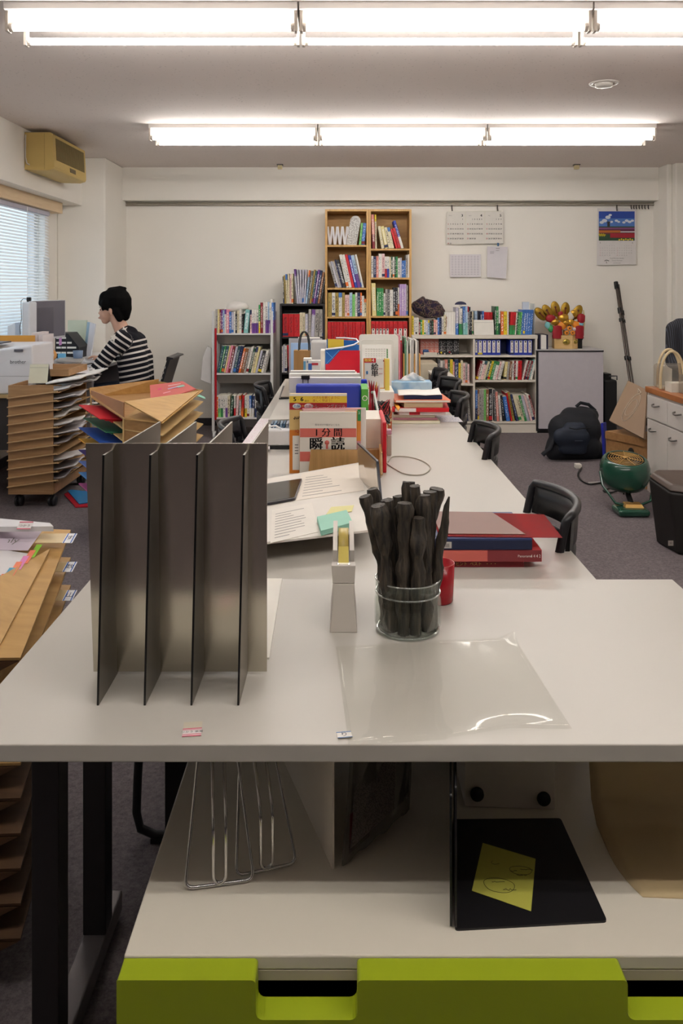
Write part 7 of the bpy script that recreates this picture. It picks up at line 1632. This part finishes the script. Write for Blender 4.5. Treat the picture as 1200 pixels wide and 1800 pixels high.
# ================================================================ back wall: rail, calendars, ceiling bits
D = 8.33
b = MB(); rt = M('8d8173', .4, .4)
for y in (357.2, 360.5): b.box(X(216, D), X(1148, D), D-.012 if y < 360 else D-.02, D+.005, Z(y+1, D), Z(y-.6, D), rt)
one('picture_rail', b, 'long thin double metal rail under the back wall beam', 'rail')
for i, px in enumerate((1109, 1113.5, 1118, 1123, 1128, 1133, 1139)):
    b = MB(); b.tube([P(px, 360, D-.02), P(px, 365.5, D-.02), P(px+.8, 367.5, D-.025)], .006, M('4a423c', .4, .5), k=6); one('rail_hook', b, 'small dark hook hanging at the right end of the rail, %s from the left' % ORD[i], 'hook', 'hooks on the rail')
for i, (px, w_) in enumerate(((794, 'left hook of the three-month calendar'), (874, 'right hook of the three-month calendar'), (1083.5, 'hook of the windmill calendar'))):
    b = MB(); b.tube([P(px, 360, D-.02), P(px, 366, D-.02), P(px+.6, 371, D-.022)], .007, M('4a423c', .4, .5), k=6); one('rail_hook', b, 'small dark hook on the rail, %s' % w_, 'hook', 'hooks on the rail')
# three-month calendar
D = 8.32; mc_ = thing('wall_calendar', (X(834, D), D, Z(430, D)), 'white three-month wall calendar hanging from the rail, months 3, 4 and 5', 'calendar')
b = MB(); b.hexa([P(785, 430, D+.006), P(884, 429, D+.006), P(884, 429, D+.012), P(785, 430, D+.012), P(786, 372, D+.006), P(881, 370, D+.006), P(881, 370, D+.012), P(786, 372, D+.012)], M('ddd8cc', .6)); obj('backing', b, mc_)
CI = M('3a3836', .7); CR_ = M('b8484a', .7)
for i, (a, c, m_, off, days) in enumerate(((783.5, 817, '3', 6, 31), (818, 850.5, '4', 2, 30), (851.5, 884.5, '5', 4, 31))):
    dt = .004*i; b = MB(); b.hexa([P(a, 428.5+i*-.5, D-dt), P(c, 428.5+i*-.5, D-dt), P(c, 428.5, D+.005-dt), P(a, 428.5, D+.005-dt), P(a+1.5, 372.5, D-dt), P(c-.5, 372.5, D-dt), P(c-.5, 372.5, D+.005-dt), P(a+1.5, 372.5, D+.005-dt)], M('dfdad2', .6)); pg = obj('month_page', b, mc_)
    b = MB(); w_ = (c-a)
    word(b, m_, c-5, 379, 5, D-dt-.001, CI, bold=.3); word(b, ['March', 'April', 'May'][i], a+8, 379, 1.8, D-dt-.001, INKG)
    for d_ in range(1, days+1):
        k = d_+off-1; r, cc = divmod(k, 7)
        word(b, str(d_), a+4+cc*(w_-7)/6.3, 385.5+r*8.5, 2.7, D-dt-.001, CR_ if cc == 0 else CI, bold=.12)
    obj('print', b, mc_)
pp2 = upright('wall_sheet', 790.5, 845, 447, 487, D, .002, M('dbd6da', .6), 'white landscape timetable sheet pinned below the three-month calendar', 'paper', bevel=0)
def f(b):
    for r in range(12):
        for cc in range(9): card(b, 793+cc*5.6, 796.6+cc*5.6, 450+r*2.9, 450.9+r*2.9, D, M('b3adb6', .7))
printing(pp2, f)
b = MB(); b.slab([P(855.5, 487, D-.01), P(889, 490, D-.012), P(892, 434, D-.004), P(856, 433, D-.002)], .002, M('d6d1d6', .6)); pp3 = one('wall_sheet', b, 'white portrait sheet clipped under the right month of the calendar', 'paper')
def f(b):
    card(b, 871, 878, 436, 437, D-.013, INKG); card(b, 871, 877, 440, 440.6, D-.013, INKG)
    for r in range(3): card(b, 861, 868, 442+r*1.6, 442.6+r*1.6, D-.013, M('a8a2a8', .7))
    b.box(X(873, D), X(876, D), D-.02, D-.014, Z(433, D), Z(427, D), M('2f5f8a', .4))
printing(pp3, f, 'print_and_clip')
# windmill calendar: plain generic landscape
wcal = thing('wall_calendar', (X(1083, D), D, Z(466, D)), 'wall calendar with a windmill and flower field picture at the right of the back wall', 'calendar')
b = MB(); b.hexa([P(1048.5, 466, D), P(1117.5, 465, D), P(1117.5, 465, D+.006), P(1048.5, 466, D+.006), P(1049.5, 366, D), P(1118, 366, D), P(1118, 366, D+.006), P(1049.5, 366, D+.006)], M('dbd6d4', .6)); obj('sheet', b, wcal)
b = MB(); q0, q1, r0, r1 = 1052, 1115, 371.5, 423
def pic(px0, px1, py0, py1, h, e): card(b, px0, px1, py0, py1, D-.0004*e, M(h, .5))
pic(q0, q1, r0, 399, '24459a', 1); pic(q0, q1, 384, 399, '4f78bc', 2); pic(q0, q1, 398, 400, '2c4a34', 3); pic(q0, q1, 400, 403, '7a4a74', 3); pic(q0, q1, 403, 406.5, '5a1f3a', 3); pic(q0, 1090, 405, 409, 'b8682c', 4); pic(q0, q1, 408.5, 412, '5c2c30', 3); pic(1072, q1, 410, 418, '9c2230', 4); pic(q0, q1, 412, 423, '2a4a34', 3)
sk = MB()
for (px, py, r) in ((1062, 388, .022), (1068, 382, .022), (1072, 378, .014), (1057, 391, .018), (1083, 388, .014), (1087, 390, .012), (1101, 388, .016), (1106, 390, .016), (1111, 388, .014), (1096, 391, .014), (1074, 390, .014)):
    b.lathe([(0, -.0002), (r, -.0002)], (X(px, D), D-.0016, Z(py, D)), M('d5dae2', .6), k=14, axis='y', mx=Matrix.Diagonal((1.2, 1, .8, 1)))
pic(1067, 1071.5, 390, 398.5, '2b2a2c', 6); pic(1066, 1072.5, 389.5, 391, '2b2a2c', 7)
for a in (.5, 2.07, 3.64, 5.2): b.tube([Vector((X(1069.3, D), D-.0036, Z(391, D))), Vector((X(1069.3, D)+.03*math.cos(a), D-.0036, Z(391, D)+.03*math.sin(a)))], .0012, CI, k=4)
for k in range(16):
    px = 1053+k*1.2 if k < 9 else 1088+(k-9)*3.8; py = 412+(k*5) % 3 if k < 9 else 420.5+(k*3) % 2
    b.lathe([(0, -.0002), (.009, -.0002)], (X(px, D), D-.0024, Z(py, D)), M('d8c43c', .6), k=8, axis='y')
obj('picture', b, wcal)
b = MB(); word(b, '3', 1054.5, 427, 3, D-.001, CI); word(b, '4', 1111, 427, 3, D-.001, CI)
for g_ in range(2):
    for d_ in range(1, 31):
        r, cc = divmod(d_+2, 7); word(b, str(d_), 1054.5+g_*30+cc*4.1, 432+r*4.2, 1.7, D-.001, CR_ if cc == 0 else INKG)
word(b, 'Good Morning Calendar', 1084, 454, 2, D-.001, CI); word(b, 'Travel Partner', 1084, 458, 2.6, D-.001, INKG); word(b, '03-0000-0000', 1084, 462.5, 1.8, D-.001, INKG)
b.tube([P(1062, 459, D-.001), P(1065, 457, D-.001), P(1070, 458.5, D-.001)], .003, CI, k=4); b.tube([P(1065, 459, D-.001), P(1066, 463, D-.001)], .002, CI, k=4); obj('print', b, wcal)
# ceiling fittings
sp_c = P(1061, 146, (CEIL-EYE)*FOC/(HOR-146)); sp_c.z = CEIL
rs2 = thing('ceiling_speaker', sp_c, 'round white recessed fitting in the ceiling at the right', 'ceiling fitting')
b = MB(); b.lathe([(.085, 0), (.082, -.006), (.065, -.006), (.06, 0)], sp_c, M('ded8d2', .4), k=36); obj('outer_ring', b, rs2)
b = MB(); b.lathe([(.052, 0), (.05, -.022), (.035, -.026), (0, -.027)], sp_c, M('d5cfc6', .35), k=32); obj('centre_cap', b, rs2)
for i, px in enumerate((492, 1013)):
    x = X(px, 8.02); t = thing('small_detector', (x, 8.02, CEIL), 'small beige box fitting on the ceiling near the back beam, %s one' % ('left' if i == 0 else 'right'), 'ceiling fitting', 'small ceiling fittings')
    b = MB(); b.box(x-.03, x+.03, 7.99, 8.05, CEIL-.008, CEIL, M('4a4540', .6)); obj('plate', b, t); b = MB(); b.box(x-.022, x+.022, 7.995, 8.045, CEIL-.045, CEIL-.0085, M('d6c79a', .5)); obj('cover', b, t, bevel=.004)
